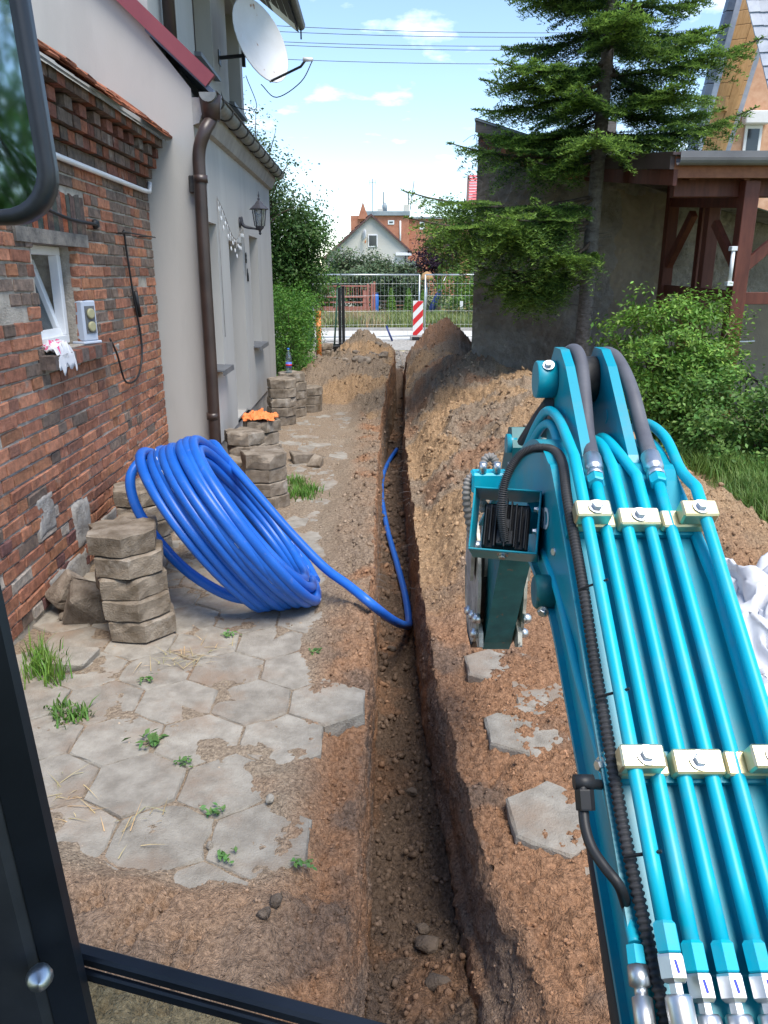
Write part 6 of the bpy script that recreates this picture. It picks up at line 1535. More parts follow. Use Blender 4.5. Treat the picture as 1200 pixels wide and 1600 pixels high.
wv0, wv1 = PY(575, 366, GY - .03), PY(590, 386, GY - .03)
fw = MB().box((wv0.x, GY - .05, wv1.z), (wv1.x, GY - .005, wv0.z), .01).build('window', MAT['white_pvc'], gh); MB().box((wv0.x + .06, GY - .055, wv1.z + .07), (wv1.x - .06, GY - .051, wv0.z - .07)).build('pane', MAT['pane'], fw)
dq = PY(571, 368, GY - .35); MB().lathe([(.02, 0), (.28, .05), (.36, .12), (.36, .13), (.02, .03)], dq, (-.92, -.35, .2), 16).tube([dq, (wv0.x, GY, wv0.z - .3)], .02, 6).build('satellite_dish', MAT['dish'], gh)
qs = PY(571, 378, GY - .42); MB().lathe([(.10, 0), (.10, .02)], qs, (-.92, -.35, .2), 10).build('dish_badge', MAT['orange'], gh)
an = PY(582, 330, GY + .2); MB().tube([an, PY(582, 279, GY + .2)], .02, 5).tube([PY(577, 281, GY), PY(577, 289, GY)], .012, 4).tube([PY(587, 281, GY), PY(587, 289, GY)], .012, 4).tube([PY(577, 285, GY), PY(587, 285, GY)], .012, 4).build('antenna', MAT['darksteel'], gh)
MB().box((er.x - .9, GY - .22, er.z - .35), (er.x + .08, GY - .02, er.z - .18), .01).build('cornice_return', MAT['whitepaint'], gh)
MB().tube([PY(641, 392, GY - .1), PY(634, 397, GY - .1), PY(634, 412, GY - .1)], .04, 6).build('downpipe', MAT['darksteel'], gh)
b = MB(); b.box((PY(636, 400, GY).x, GY - .4, 0), (PY(652, 400, GY).x, GY + 4, PY(640, 412, GY).z), .01); po = b.build('porch', MAT['whitepaint'], gh)
MB().box((PY(640, 400, GY).x, GY - .42, PY(640, 410, GY).z - .5), (PY(650, 400, GY).x, GY - .405, PY(640, 396, GY).z - .5)).build('porch_window', MAT['farsheet'], po)
MB().add([PY(608, 418, GY - 1.2), PY(646, 414, GY - 1.2), PY(650, 408, GY + 1), PY(612, 408, GY + 1)], [(0, 1, 2, 3)]).build('porch_roof', MAT['farsheet'], gh)
# red brick tenement behind
TY = 80.0
tn = thing('brick_tenement', 'long red brick tenement with flat roof, pointed gable and antennas', 'building', (2, TY, 0))
tz = PY(600, 337, TY).z; tx0, tx1 = PY(548, 340, TY).x, PY(760, 340, TY).x; txm = PY(639, 340, TY).x; tz2 = PY(690, 338, TY).z
MB().box((tx0, TY, 0), (txm, TY + 9, tz), 0).box((txm + .01, TY + .6, 0), (tx1, TY + 9, tz2 - .2), 0).build('wall', MAT['farbrick'], tn)
MB().box((tx0 + 1.2, TY - .25, tz + .0), (txm + .1, TY + 9, PY(600, 330, TY).z), .02).box((txm + .11, TY + .35, tz2 - .2), (tx1, TY + 9, tz2 - .02), .02).build('roof', MAT['farsheet'], tn)
g_ = [PY(559, 342, TY - .3), PY(576, 342, TY - .3), PY(567, 315, TY - .3)]; MB().add(g_ + [q + Vector((0, 1.2, 0)) for q in g_], [(0, 1, 2), (5, 4, 3), (0, 3, 4, 1), (1, 4, 5, 2), (2, 5, 3, 0)]).build('pointed_gable', MAT['farbrick'], tn)
for px0, px1, py0, py1 in ((606, 616, 344, 351), (656, 664, 346, 358)):
    a, c = PY(px0, py1, TY - .05), PY(px1, py0, TY - .05); fo = MB().box((a.x, TY - .06 + (.6 if px0 > 640 else 0), a.z), (c.x, TY - .01 + (.6 if px0 > 640 else 0), c.z), .02).build('window', MAT['white_pvc'], tn); MB().box((a.x + .12, TY - .065 + (.6 if px0 > 640 else 0), a.z + .12), (c.x - .12, TY - .061 + (.6 if px0 > 640 else 0), c.z - .12)).build('pane', MAT['pane'], fo)
for px in (594, 635): a = PY(px, 332, TY + 1); MB().box((a.x - .28, TY + .8, a.z - .6), (a.x + .28, TY + 1.4, a.z + (.7 if px > 600 else .35)), .02).build('chimney', MAT['farwall'], tn)
a = PY(601, 330, TY + 1); MB().lathe([(.25, 0), (.25, .5), (.1, .8)], a, (0, 0, 1), 10).build('vent_cowl', MAT['farsheet'], tn)
MB().tube([PY(625.5, 345, TY - .1), PY(625.5, 385, TY - .1)], .08, 6).build('drainpipe', MAT['whitepaint'], tn)
MB().tube([PY(599, 330, TY + 1), PY(599, 300, TY + 1)], .05, 5).build('antenna', MAT['darksteel'], tn)
MB().tube([PY(638, 330, TY + 1), PY(638, 303, TY + 1)], .06, 5).tube([PY(641, 328, TY + 1), PY(647, 283, TY + 1)], .04, 5).tube([PY(641, 318, TY + 1), PY(651, 313, TY + 1)], .03, 4).tube([PY(643, 300, TY + 1), PY(649, 297, TY + 1)], .03, 4).build('antenna', MAT['darksteel'], tn)
# red tiled roof peeping past the barn
RY = 46.0; rt = thing('red_roof_house', 'house with bright red wavy tiled roof peeping past the barn corner', 'house', (5, RY, 0))
p0, p1, p2, p3 = PY(728, 322, RY), PY(735, 268, RY), PY(775, 250, RY), PY(775, 322, RY)
nrow = 11
for k in range(nrow):
    u0, u1 = k / nrow, (k + 1.05) / nrow; lz, hz = p0.lerp(p1, u0), p0.lerp(p1, u1); r0, r1 = Vector((lz.x + 2.2, RY + u0 * 1.6, lz.z)), Vector((hz.x + 2.2, RY + u1 * 1.6, hz.z)); l0, l1 = Vector((lz.x + .12, RY + u0 * 1.6, lz.z)), Vector((hz.x + .12, RY + u1 * 1.6, hz.z))
    vs = []
    for i in range(25):
        w_ = i / 24; bu = .03 * math.sin(w_ * 2 * math.pi * 8); vs += [l0.lerp(r0, w_) + Vector((0, -.07 - bu, .02)), l1.lerp(r1, w_) + Vector((0, -bu, 0))]
    MB().add(vs, [(2 * i, 2 * i + 2, 2 * i + 3, 2 * i + 1) for i in range(24)], True).build('tile_row', MAT['fartile'], rt)
MB().add([(p0.x - .02, RY - .1, p0.z), (p0.x + .13, RY - .1, p0.z), (p1.x + .13, RY + 1.6, p1.z), (p1.x, RY + 1.6, p1.z)], [(0, 1, 2, 3)]).build('verge', MAT['farroof'], rt)
MB().box((p0.x + 1.2, RY + 1.7, 0), (p0.x + 8, RY + 8, p1.z - .4)).build('wall', MAT['farwall'], rt)
# overhead lines, strung between two far poles
ol = thing('power_lines', 'five thin overhead power wires crossing the sky', 'wires', (0, 60, 0))
for (ya, yb) in ((42, 54), (51, 60), (67, 73), (72, 80), (94, 101)):
    a, c = PY(400, ya, 60), PY(980, yb + 4, 60); dd_ = (c - a); a = a - dd_ * .8; c = c + dd_ * .6
    MB().tube([a.lerp(c, u) + Vector((0, 0, -1.2 * 4 * u * (1 - u) + 1.2)) for u in np.linspace(0, 1, 24)], .022, 4, False).build('wire', MAT['darksteel'], ol)
for pth in ([(1030, 125), (1092, 195)], [(1040, 150), (1088, 195)]):
    MB().tube([PY(pth[0][0], pth[0][1], 24), PY(pth[1][0], pth[1][1], NY + 2)], .012, 4, False).build('service_wire', MAT['darksteel'], ol)
for x in (-42, 50):
    MB().tube([(x, 60, -.2), (x, 60, 23.5)], [.25, .16], 10).bar((x - 1.2, 60, 22.5), (x + 1.2, 60, 22.5), .14, .14).build('pole', MAT['oldwood'], ol)

# bottle, cloths, bags
bt0 = Vector((-1.32, 10.78, .61)); btl = thing('water_bottle', 'clear plastic water bottle with blue label on the slab stack', 'bottle', bt0)
MB().lathe([(.038, 0), (.042, .01), (.042, .12), (.039, .14), (.042, .16), (.042, .22), (.032, .265), (.015, .295), (.014, .315)], bt0, (0, 0, 1), 14).build('body', MAT['bottleplastic'], btl)
MB().lathe([(.043, .075), (.043, .145)], bt0, (0, 0, 1), 14).build('label_band', MAT['bottle_label'], btl); MB().lathe([(.0445, .095), (.0445, .12)], bt0, (0, 0, 1), 14).build('label_stripe', MAT['red'], btl); MB().lathe([(.017, .312), (.017, .336)], bt0, (0, 0, 1), 10).build('cap', MAT['blue'], btl)
crumpled('orange_cloth', (-1.27, 7.82, .495), .17, .14, .06, 9, MAT['orange'], 'crumpled orange cloth lying on a slab stack', 'cloth', N=30, floor=.49)
bag = crumpled('white_bag', (2.13, 3.75, .05), .62, .68, .24, 4, MAT['fabric'], 'crumpled white woven bulk bag lying on the ground right of the boom', 'bag', N=90, fold=2.6, floor=-.02)
MB().bar((1.70, 3.95, .12), (2.05, 4.22, .20), .26, .02).build('cardboard_sheet', MAT['cardboard'], label='torn brown cardboard poking out of the white bag', cat='cardboard')
# trees behind the camera, seen in the mirror
tree('ash_tree_behind', 'broad green tree standing behind the excavator', (-2.2, -7, 0), [(-1.6, -7, 2.4, 1.2, 1.0, 1.3), (-2.6, -7.3, 2.6, 1.4, 1.0, 1.5), (-3.6, -7, 3, 1.5, 1.2, 1.6), (-.6, -7.3, 3, 1.2, 1.2, 1.4), (-2, -7, 4.2, 2, 1.2, 1.4)], 14000, .17, (.08, .19, .035), 2.2, .16, clump=.3, nclump=150, shell=.4)

# ================================================================ EXCAVATOR
ex_ = thing('mini_excavator', 'teal mini excavator seen from its cab, boom reaching forward on the right', 'excavator', (0.2, 0.0, 0.0))
BX0, BX1 = .332, .545
TOP = [(.20, .625), (.80, 1.075), (1.36, 1.495), (1.47, 1.55), (1.60, 1.565), (1.78, 1.50), (2.05, 1.35), (2.47, 1.10)]
BOT = [(2.52, .98), (2.05, 1.16), (1.80, 1.265), (1.62, 1.30), (1.48, 1.29), (1.36, 1.27), (1.20, 1.185), (.80, .945), (.20, .50)]
tops = [Vector((0, a, c)) for a, c in TOP]; TS = spline(tops, 6); BS = spline([Vector((0, a, c)) for a, c in BOT], 4)
def topz(y):
    for i in range(len(TS) - 1):
        if TS[i].y <= y <= TS[i + 1].y: u = (y - TS[i].y) / (TS[i + 1].y - TS[i].y); return TS[i].z + (TS[i + 1].z - TS[i].z) * u
    return TS[-1].z
YZ = lambda x: Matrix(((0, 0, 1, x), (1, 0, 0, 0), (0, 1, 0, 0), (0, 0, 0, 1)))
def tn_(y, h=0.0):     # point above boom top along its normal
    d = .01; t_ = Vector((0, d * 2, topz(min(y + d, 2.4)) - topz(max(y - d, .21)))).normalized(); n_ = Vector((0, -t_.z, t_.y)); return Vector((0, y, topz(y))) + n_ * h
prof = [(q.y, q.z) for q in TS] + [(q.y, q.z) for q in BS]
bm_ = MB().prism(prof[::-1], .012, YZ(BX0)).prism(prof[::-1], .012, YZ(BX1 - .012))
# top and bottom plates
def plate(path, x0, x1, th, b):
    n = len(path); v = []
    for q in path: v += [Vector((x0, q.y, q.z)), Vector((x1, q.y, q.z)), Vector((x1, q.y, q.z - th)), Vector((x0, q.y, q.z - th))]
    f = []
    for i in range(n - 1):
        a, c = 4 * i, 4 * i + 4; f += [(a, a + 1, c + 1, c), (a + 1, a + 2, c + 2, c + 1), (a + 2, a + 3, c + 3, c + 2), (a + 3, a, c, c + 3)]
    f += [(0, 3, 2, 1), (4 * n - 4, 4 * n - 3, 4 * n - 2, 4 * n - 1)]; b.add(v, f)
plate([q + Vector((0, 0, .004)) for q in TS], BX0 - .012, BX1 + .012, .012, bm_); plate([q + Vector((0, 0, .004)) for q in BS[::-1]], BX0 - .012, BX1 + .012, .012, bm_)
boom = bm_.build('boom', MAT['teal'], ex_)
# cross ribs under the clamps
for y in (1.315, .97): q = tn_(y, .010); MB().bar((BX0 - .008, q.y, q.z), (BX1 + .01, q.y, q.z), .045, .012, tn_(y, 1) - tn_(y, 0)).build('clamp_rail', MAT['teal'], boom)
# tubes
tx = [.353, .392, .430, .470, .507, .560]
def tube_at(i, ya, yb, hs, n=12):
    return [Vector((tx[i], 0, 0)) + tn_(ya + (yb - ya) * k / n, hs) for k in range(n + 1)]
H1, H2 = .026, .052
def tub(path, name='pressure_tube', r=.0105, mat='tealtube'): return MB().tube(path, r, 12).build(name, MAT[mat], boom)
ends = {0: .80, 1: .785, 2: .785, 3: .785, 4: .78, 5: .77}
tub(tube_at(0, ends[0], 1.42, H2, 10) + spline([Vector((tx[0], 0, 0)) + tn_(1.42, H2), P(873, 655, 1.63), P(855, 642, 1.74), P(838, 665, 1.86), P(820, 705, 2.0), P(795, 750, 2.2)], 6)[1:])
tub(tube_at(1, ends[1], 1.395, H1, 10) + [])
tub(tube_at(2, ends[2], 1.42, H1, 10) + spline([Vector((tx[2], 0, 0)) + tn_(1.42, H1), P(943, 700, 1.55), P(930, 688, 1.63), P(915, 690, 1.72)], 6)[1:])
tub(tube_at(3, ends[3], 1.40, H1, 10) + spline([Vector((tx[3], 0, 0)) + tn_(1.40, H1), P(955, 694, 1.56), P(938, 684, 1.66), P(925, 700, 1.78)], 6)[1:])
tub(tube_at(4, ends[4], 1.385, H1, 10))
tub(tube_at(5, ends[5], 1.36, H2, 10) + spline([Vector((tx[5], 0, 0)) + tn_(1.36, H2), P(1064, 735, 1.47), P(1040, 685, 1.56), P(1012, 662, 1.68), P(990, 668, 1.8)], 6)[1:])
tub(tube_at(5, .64, 1.30, .020, 8)[:-1] + spline([Vector((tx[5] - .004, 0, 0)) + tn_(1.25, .02), P(1045, 735, 1.50), P(1020, 695, 1.6), P(1000, 690, 1.72)], 6))
tub(spline([P(882, 745, 1.52), P(866, 672, 1.68), P(850, 664, 1.78), P(832, 690, 1.9), P(812, 730, 2.05)], 6), r=.010)
tub(spline([P(884, 770, 1.5), P(868, 732, 1.6), P(852, 722, 1.7), P(835, 740, 1.85), P(812, 770, 2.0)], 6), r=.010)
tub(spline([P(850, 862, 1.60), P(866, 905, 1.50), P(880, 955, 1.42), P(893, 1010, 1.34), P(905, 1060, 1.30), P(930, 1150, 1.22), P(950, 1240, 1.15), P(978, 1370, 1.06), P(985, 1440, 1.02), P(992, 1475, .995)], 6), r=.0085)
tub([P(1092, 1150, 1.20), P(1180, 1400, 1.08)], r=.009)
# clamps with bolts
def clamp(i0, i1, y, h, wide=.012, th=.016, ln=.036):
    up = (tn_(y, 1) - tn_(y, 0)); q0 = Vector((tx[i0] - wide - .010, 0, 0)) + tn_(y, h); q1 = Vector((tx[i1] + wide + .010, 0, 0)) + tn_(y, h)
    c = MB().bar(q0, q1, ln, th, up, .003).build('tube_clamp', MAT['zincplate'], boom)
def bolt(p, ax, r=.010, parent=boom, name='bolt'):
    ax = Vector(ax).normalized(); MB().lathe([(r * 1.45, 0), (r * 1.45, .003)], p, ax, 16).lathe([(r, .003), (r, .0095), (r * .85, .011)], p, ax, 6, False).build(name, MAT['steel'], parent)
for y in (1.315, .97):
    up = tn_(y, 1) - tn_(y, 0)
    for (a, c, h) in ((0, 1, H1), (2, 3, H1), (4, 5, H1)):
        clamp(a, c, y, h + (.004 if a == 2 else 0), .006, .028 if a == 2 else .020)
        if a != 2:
            t_ = (0, 1) if a == 0 else (4, 5); e = tx[0] if a == 0 else tx[5]
            q0 = Vector((e - .020 - (.0 if a == 0 else .022), 0, 0)) + tn_(y, H2); q1 = Vector((e + .020 + (.022 if a == 0 else 0), 0, 0)) + tn_(y, H2); MB().bar(q0, q1, .034, .030, up, .003).build('tube_clamp', MAT['zincplate'], boom)
            bolt(Vector((e + (.016 if a == 0 else -.010), 0, 0)) + tn_(y, H2 + .0152), up)
        else: bolt(Vector((.450, 0, 0)) + tn_(y, H1 + .0185), up)
# lower end: nuts, ferrules, hoses
for i, e in ends.items():
    h = H2 if i in (0, 5) else H1; off = Vector((tx[i], 0, 0))
    def at(y): return off + tn_(y, h)
    dirv = (at(e - .05) - at(e)).normalized(); p = at(e)
    MB().lathe([(.0115, -.008), (.0155, -.004), (.0155, .026), (.013, .028)], p, dirv, 6, False).build('tube_nut', MAT['tealtube'], boom)
    MB().lathe([(.016, 0), (.017, .003), (.017, .026), (.013, .030), (.0085, .031), (.0085, .042)], p + dirv * .029, dirv, 6, False).build('hose_nut', MAT['steel'], boom)
    fe = p + dirv * .071; MB().lathe([(.0135, 0), (.016, .003), (.0165, .012), (.0165, .060), (.0145, .064)], fe, dirv, 14).build('ferrule', MAT['steel'], boom)
    side = Vector((1, 0, 0)); nn_ = side.cross(dirv); nn_ = nn_ if nn_.z > 0 else -nn_
    if i < 5: MB().bar(p + dirv * .036 + nn_ * .0150, p + dirv * .050 + nn_ * .0150 + side * .002, .003, .0012, nn_).build('paint_mark', MAT['penblue'], boom)
    f1 = fe + dirv * .062; MB().tube(spline([f1, f1 + dirv * .10, f1 + dirv * .22 + Vector((0, 0, -.02)), f1 + dirv * .34 + Vector((0, 0, -.07))], 5), .0125, 12).build('hose', MAT['hose'], boom)
q = P(992, 1478, .99); d_ = (P(1003, 1560, .95) - q).normalized()
MB().lathe([(.012, 0), (.0125, .022)], q, d_, 6, False).build('tube_nut', MAT['tealtube'], boom); MB().lathe([(.013, .023), (.0135, .045), (.008, .047), (.008, .056), (.0125, .058), (.013, .11)], q, d_, 12).build('ferrule', MAT['steel'], boom); MB().tube([q + d_ * .11, q + d_ * .3], .0105, 10).build('hose', MAT['hose'], boom)
# ears carrying the arm cylinder
earp = [(1.44, 1.53), (1.47, 1.565), (1.66, 1.715), (1.72, 1.745), (1.78, 1.745), (1.82, 1.70), (1.82, 1.64), (1.80, 1.50), (1.70, 1.48)]
for x in (.388, .478): MB().prism(earp[::-1], .020, YZ(x)).build('cylinder_ear', MAT['teal'], boom)
pin = Vector((0, 1.755, 1.675))
MB().cyl(Vector((.409, pin.y, pin.z)), Vector((.477, pin.y, pin.z)), .052, 20).build('cylinder_eye', MAT['darksteel'], boom)
for x0, x1 in ((.343, .387), (.499, .521)): MB().lathe([(.040, 0), (.042, .003), (.042, abs(x1 - x0)), ], Vector((x0, pin.y, pin.z)), (1, 0, 0), 20).build('pin_boss', MAT['teal'], boom)
bolt(Vector((.366, pin.y - .028, pin.z + .034)), (-.15, -.7, .7), .009)
for x in (.387, .4765): MB().lathe([(.016, 0), (.016, .0225)], Vector((x, 1.645, 1.61)), (1, 0, 0), 14).build('lifting_hole', MAT['teal'], boom)
# two hoses over the ears with crimped fittings
for (fp, hx) in ((1, [P(918, 682, 1.57), P(913, 622, 1.63), P(909, 575, 1.69), P(901, 550, 1.73), P(889, 551, 1.77), P(880, 572, 1.80), P(872, 590, 1.83)]), (4, [P(1003, 672, 1.57), P(988, 615, 1.63), P(973, 577, 1.69), P(958, 556, 1.73), P(942, 553, 1.77), P(928, 566, 1.80), P(918, 580, 1.83)])):
    e = Vector((tx[fp], 0, 0)) + tn_(1.39, H1); d_ = (hx[0] - e).normalized()
    MB().lathe([(.014, -.012), (.0165, -.008), (.0165, .010)], e, d_, 6, False).build('tube_nut', MAT['tealtube'], boom)
    MB().lathe([(.0165, .011), (.0165, .028), (.012, .030), (.012, .036), (.0175, .038), (.0185, .045), (.0185, .085), (.0165, .088)], e, d_, 12).build('ferrule', MAT['steel'], boom)
    MB().tube(spline([e + d_ * .084] + hx, 7), .0155, 14).build('hose', MAT['hose'], boom)
    MB().lathe([(.018, 0), (.018, .02)], hx[-2], (hx[-1] - hx[-2]), 12).lathe([(.0165, .02), (.0165, .05)], hx[-2], (hx[-1] - hx[-2]), 8, False).build('ferrule', MAT['zincplate'], boom)
# arm cylinder going forward to the arm head
c0_ = Vector((.452, pin.y, pin.z)); c1_ = Vector((.452, 2.33, 1.405)); dcy = (c1_ - c0_).normalized()
MB().cyl(c0_ + dcy * .03, c0_ + dcy * .40, .040, 18).build('arm_cylinder', MAT['darksteel'], ex_); MB().cyl(c0_ + dcy * .40, c1_, .020, 14).build('arm_rod', MAT['steel'], ex_)
MB().tube([P(858, 628, 1.75), P(842, 648, 1.95), P(815, 690, 2.25)], .013, 8).build('cylinder_hose', MAT['rubber'], ex_)
for s_ in (-1, 1): MB().cyl(c1_ + Vector((s_ * .075, 0, 0)), c1_ + Vector((s_ * .045, 0, 0)), .030, 16).build('arm_head_boss', MAT['teal'], ex_)
# lettering on the boom side
tdir = Vector((0, -1, .30)).normalized(); upd = Vector((0, .30, 1)).normalized()
text_at('SUNWARD', .062, MAT['whitepaint'], 'lettering', Vector((BX0 - .0016, 1.617, 1.387)), (0, -1, .3), (0, .3, 1), boom, extrude=.0006, bold=True)
# pin boss of the boom cylinder, cylinder, its pipe
bo = Vector((.330, 1.40, 1.305)); MB().lathe([(.030, 0), (.034, .004), (.034, .05)], bo - Vector((.035, 0, 0)), (1, 0, 0), 18).build('pin_boss', MAT['tealworn'], boom); bolt(bo + Vector((-.02, -.026, -.030)), (-.4, -.7, -.1), .008)
cl = MB(); l0 = Vector((.362, 1.40, 1.325)); l1 = Vector((.362, .30, .455)); dl = (l1 - l0).normalized()
cl.cyl(l0 + dl * .03, l0 + dl * .42, .024, 14); cl.cyl(l0 + dl * .42, l1, .037, 18); cl.lathe([(.041, .40), (.041, .46)], l0, dl, 18); cl.build('boom_cylinder', MAT['black'], ex_)
MB().add([Vector((.338, l0.y, l0.z + .02)), Vector((.338, .30, .48)), Vector((.338, .30, .41)), Vector((.338, l0.y - .03, l0.z - .05)), Vector((.334, l0.y, l0.z + .02)), Vector((.334, .30, .48)), Vector((.334, .30, .41)), Vector((.334, l0.y - .03, l0.z - .05))], [(0, 1, 2, 3), (7, 6, 5, 4), (0, 4, 5, 1), (2, 6, 7, 3)]).build('cylinder_guard', MAT['black'], ex_)
pp = spline([P(938, 1226, 1.13), P(912, 1226, 1.10), P(911, 1250, 1.09), P(914, 1290, 1.07), P(925, 1325, 1.05), P(945, 1355, 1.03), P(968, 1385, 1.015), P(980, 1420, 1.04), P(990, 1440, 1.08)], 6)
e_ = MB().tube(pp, .0075, 10); e_.lathe([(.013, -.014), (.0135, -.012), (.0135, .012), (.013, .014)], P(914, 1250, 1.085), (0, -.6, -.8), 6, False); e_.lathe([(.011, -.016), (.011, .012)], P(914, 1222, 1.10), (1, 0, 0), 10); e_.build('oil_pipe', MAT['black'], ex_)
q = P(948, 1195, 1.14); MB().box(q - Vector((.006, .012, .018)), q + Vector((.024, .012, .018)), .003).build('side_clamp', MAT['zincplate'], boom); bolt(q - Vector((.006, 0, 0)), (-1, -.4, .1), .0085)
q = P(866, 862, 1.50); q2 = P(877, 868, 1.5); MB().box(q2 - Vector((.008, .014, .02)), q2 + Vector((.014, .014, .03)), .003).build('side_clamp', MAT['zincplate'], boom); bolt(q2 - Vector((.008, 0, -.008)), (-1, -.4, .1), .0085)
# corrugated conduit
cpth = spline([P(789, 845, 1.60), P(784, 800, 1.58), P(790, 750, 1.57), P(812, 712, 1.56), P(842, 700, 1.55), P(868, 706, 1.53), P(880, 728, 1.46)] + [Vector((.333 if y_ > .9 else .333 + (.9 - y_) * .06, 0, 0)) + tn_(y_, .018 if y_ < 1.2 else .026) for y_ in (1.36, 1.28, 1.2, 1.1, 1.0, .9, .8, .7, .6)], 60)
rad = [.0088 + .0013 * (1 if (k // 2) % 2 else -1) for k in range(len(cpth))]
MB().tube(cpth, rad, 8).build('cable_conduit', MAT['rubber'], ex_)
for y_ in (1.20, 1.05, .87):
    a_, b__ = Vector((.323, 0, 0)) + tn_(y_, .031), Vector((.364, 0, 0)) + tn_(y_, .064); MB().bar(a_, b__, .004, .003).build('cable_tie', MAT['black'], ex_)
# work lamp in a box bracket
LM = Matrix.Translation(P(791, 822, 1.63)) @ Matrix.Scale(.90, 4) @ Matrix.Rotation(R(-14), 4, 'Z') @ Matrix.Rotation(R(-30), 4, 'X')
lamp = MB(); w_, h_, dp, th = .078, .078, .055, .0045
for lo, hi in (((-w_, -dp, h_ - th), (w_, dp, h_)), ((-w_, -dp, -h_ * .92), (w_, dp, -h_ * .92 + th)), ((-w_, -dp, -h_ * .92 + th), (-w_ + th, dp, h_ - th)), ((w_ - th, -dp, -h_ * .92 + th), (w_, dp, h_ - th))): lamp.box(lo, hi, .0015, LM)
lp2 = lamp.build('work_lamp', MAT['teal'], ex_)
hs = MB().box((-.054, -.006, -.058), (.054, .012, .052), .004, LM)
for k in range(9):
    x = -.046 + k * .0115; hs.box((x - .0016, -.034, -.055 + .012 * (k % 2)), (x + .0016, -.0062, .060 - .006 * abs(k - 4)), .0006, LM)
hs.box((-.02, -.03, -.05), (.02, -.0064, -.015), .003, LM).box((-.012, -.036, -.015), (.012, -.0064, .01), .003, LM); hs.build('heat_sink', MAT['black'], lp2)
MB().box((-.05, .012, -.054), (.05, .045, .05), .008, LM).build('lamp_lens', MAT['lanternglass'], lp2)
for (x, z_) in ((.062, .04), (.062, -.012)): bolt(LM @ Vector((w_ - th, -.02, z_)), LM.to_3x3() @ Vector((-1, 0, 0)), .006, lp2)
bolt(LM @ Vector((0, -.03, -h_ * .92)), LM.to_3x3() @ Vector((0, -.3, -1)), .008, lp2)
lpb = LM @ Vector((w_ + .001, .02, .02)); MB().bar(lpb, Vector((BX0 - .003, lpb.y + .03, lpb.z + .01)), .05, .06).build('lamp_arm', MAT['teal'], lp2)
sb_ = MB(); a_ = LM @ Vector((w_ + .004, -.035, .05)); 
# arm (dipper)
AX0, AX1 = .392, .498
ap_ = [(2.29, 1.40), (2.33, 1.455), (2.39, 1.445), (2.50, 1.28), (2.68, .98), (2.86, .56), (2.85, .50), (2.76, .48), (2.72, .53), (2.45, .955), (2.36, 1.12)]
arm = MB().prism(ap_, AX1 - AX0, YZ(AX0)).build('arm', MAT['tealworn'], ex_)
MB().cyl((AX0 - .035, 2.44, 1.13), (AX1 + .035, 2.44, 1.13), .038, 18).build('arm_pin', MAT['darksteel'], arm)
for s_, x in ((-1, AX0 - .030), (1, AX1 + .012)):
    MB().prism([(2.66, .60), (2.72, .62), (2.92, .62), (2.94, .58), (2.92, .55), (2.70, .52), (2.64, .55)], .016, YZ(x)).prism([(2.70, .94), (2.74, .96), (2.80, .62), (2.76, .60)], .016, YZ(x - s_ * .019)).build('bucket_link', MAT['wornsteel'], arm)
    for (y, z_) in ((2.70, .58), (2.78, .62), (2.90, .585), (2.72, .93), (2.66, .66)): MB().lathe([(.020, 0), (.020, .02), (.012, .03)], Vector((x + (.016 if s_ > 0 else 0), y, z_)), (s_, 0, 0), 10).build('link_pin', MAT['steel'], arm)
# ditching bucket folded under the arm
bk_ = []
shell = [(2.78, .98), (2.72, .84), (2.74, .66), (2.80, .50), (2.93, .40), (3.08, .40), (3.20, .50), (3.25, .64)]
bk = MB(); n = len(shell); 
v = [Vector((x, y, z_)) for (y, z_) in shell for x in (.366, .524)] + [Vector((x, y - .0, z_ + .012)) for (y, z_) in shell for x in (.366, .524)]
bk.add(v, [(2 * i, 2 * i + 2, 2 * i + 3, 2 * i + 1) for i in range(n - 1)] + [(2 * n + 2 * i, 2 * n + 2 * i + 1, 2 * n + 2 * i + 3, 2 * n + 2 * i + 2) for i in range(n - 1)], True)
bko = bk.build('bucket', MAT['darksteel'], ex_)
for x in (.352, .525): MB().prism([(2.86 + .20 * math.cos(a), .74 + .26 * math.sin(a)) for a in np.linspace(0, 6.283, 25)[:-1]], .012, YZ(x)).build('side_plate', MAT['wornsteel'], bko)
for x in (.33, .545): MB().prism([(2.70, 1.0), (2.90, 1.02), (2.92, .80), (2.74, .78)], .014, YZ(x)).build('bucket_lug', MAT['wornsteel'], bko)
# bare protective spiral hoses at the arm head
for pts in ([P(770, 765, 2.25), P(776, 735, 2.27), P(770, 715, 2.28), P(757, 720, 2.28), P(752, 760, 2.27), P(756, 800, 2.28)], [P(758, 772, 2.2), P(750, 752, 2.2), P(736, 746, 2.2), P(729, 765, 2.2), P(731, 800, 2.22), P(738, 840, 2.24)]):
    sp2 = spline(pts, 16); MB().tube(sp2, [.012 + .0015 * (1 if (k // 2) % 2 else -1) for k in range(len(sp2))], 8).build('spiral_hose', MAT['oldhose'], ex_)
q = P(785, 752, 2.2); MB().box(q - Vector((.09, .03, .03)), q + Vector((.10, .03, .03)), .006).build('valve_block', MAT['tealtube'], ex_)
for k in range(4): MB().cyl(q + Vector((-.06 + .04 * k, -.02, .03)), q + Vector((-.06 + .04 * k, -.02, .06)), .011, 8).build('valve_fitting', MAT['steel'], ex_)
a_ = P(772, 722, 2.2)

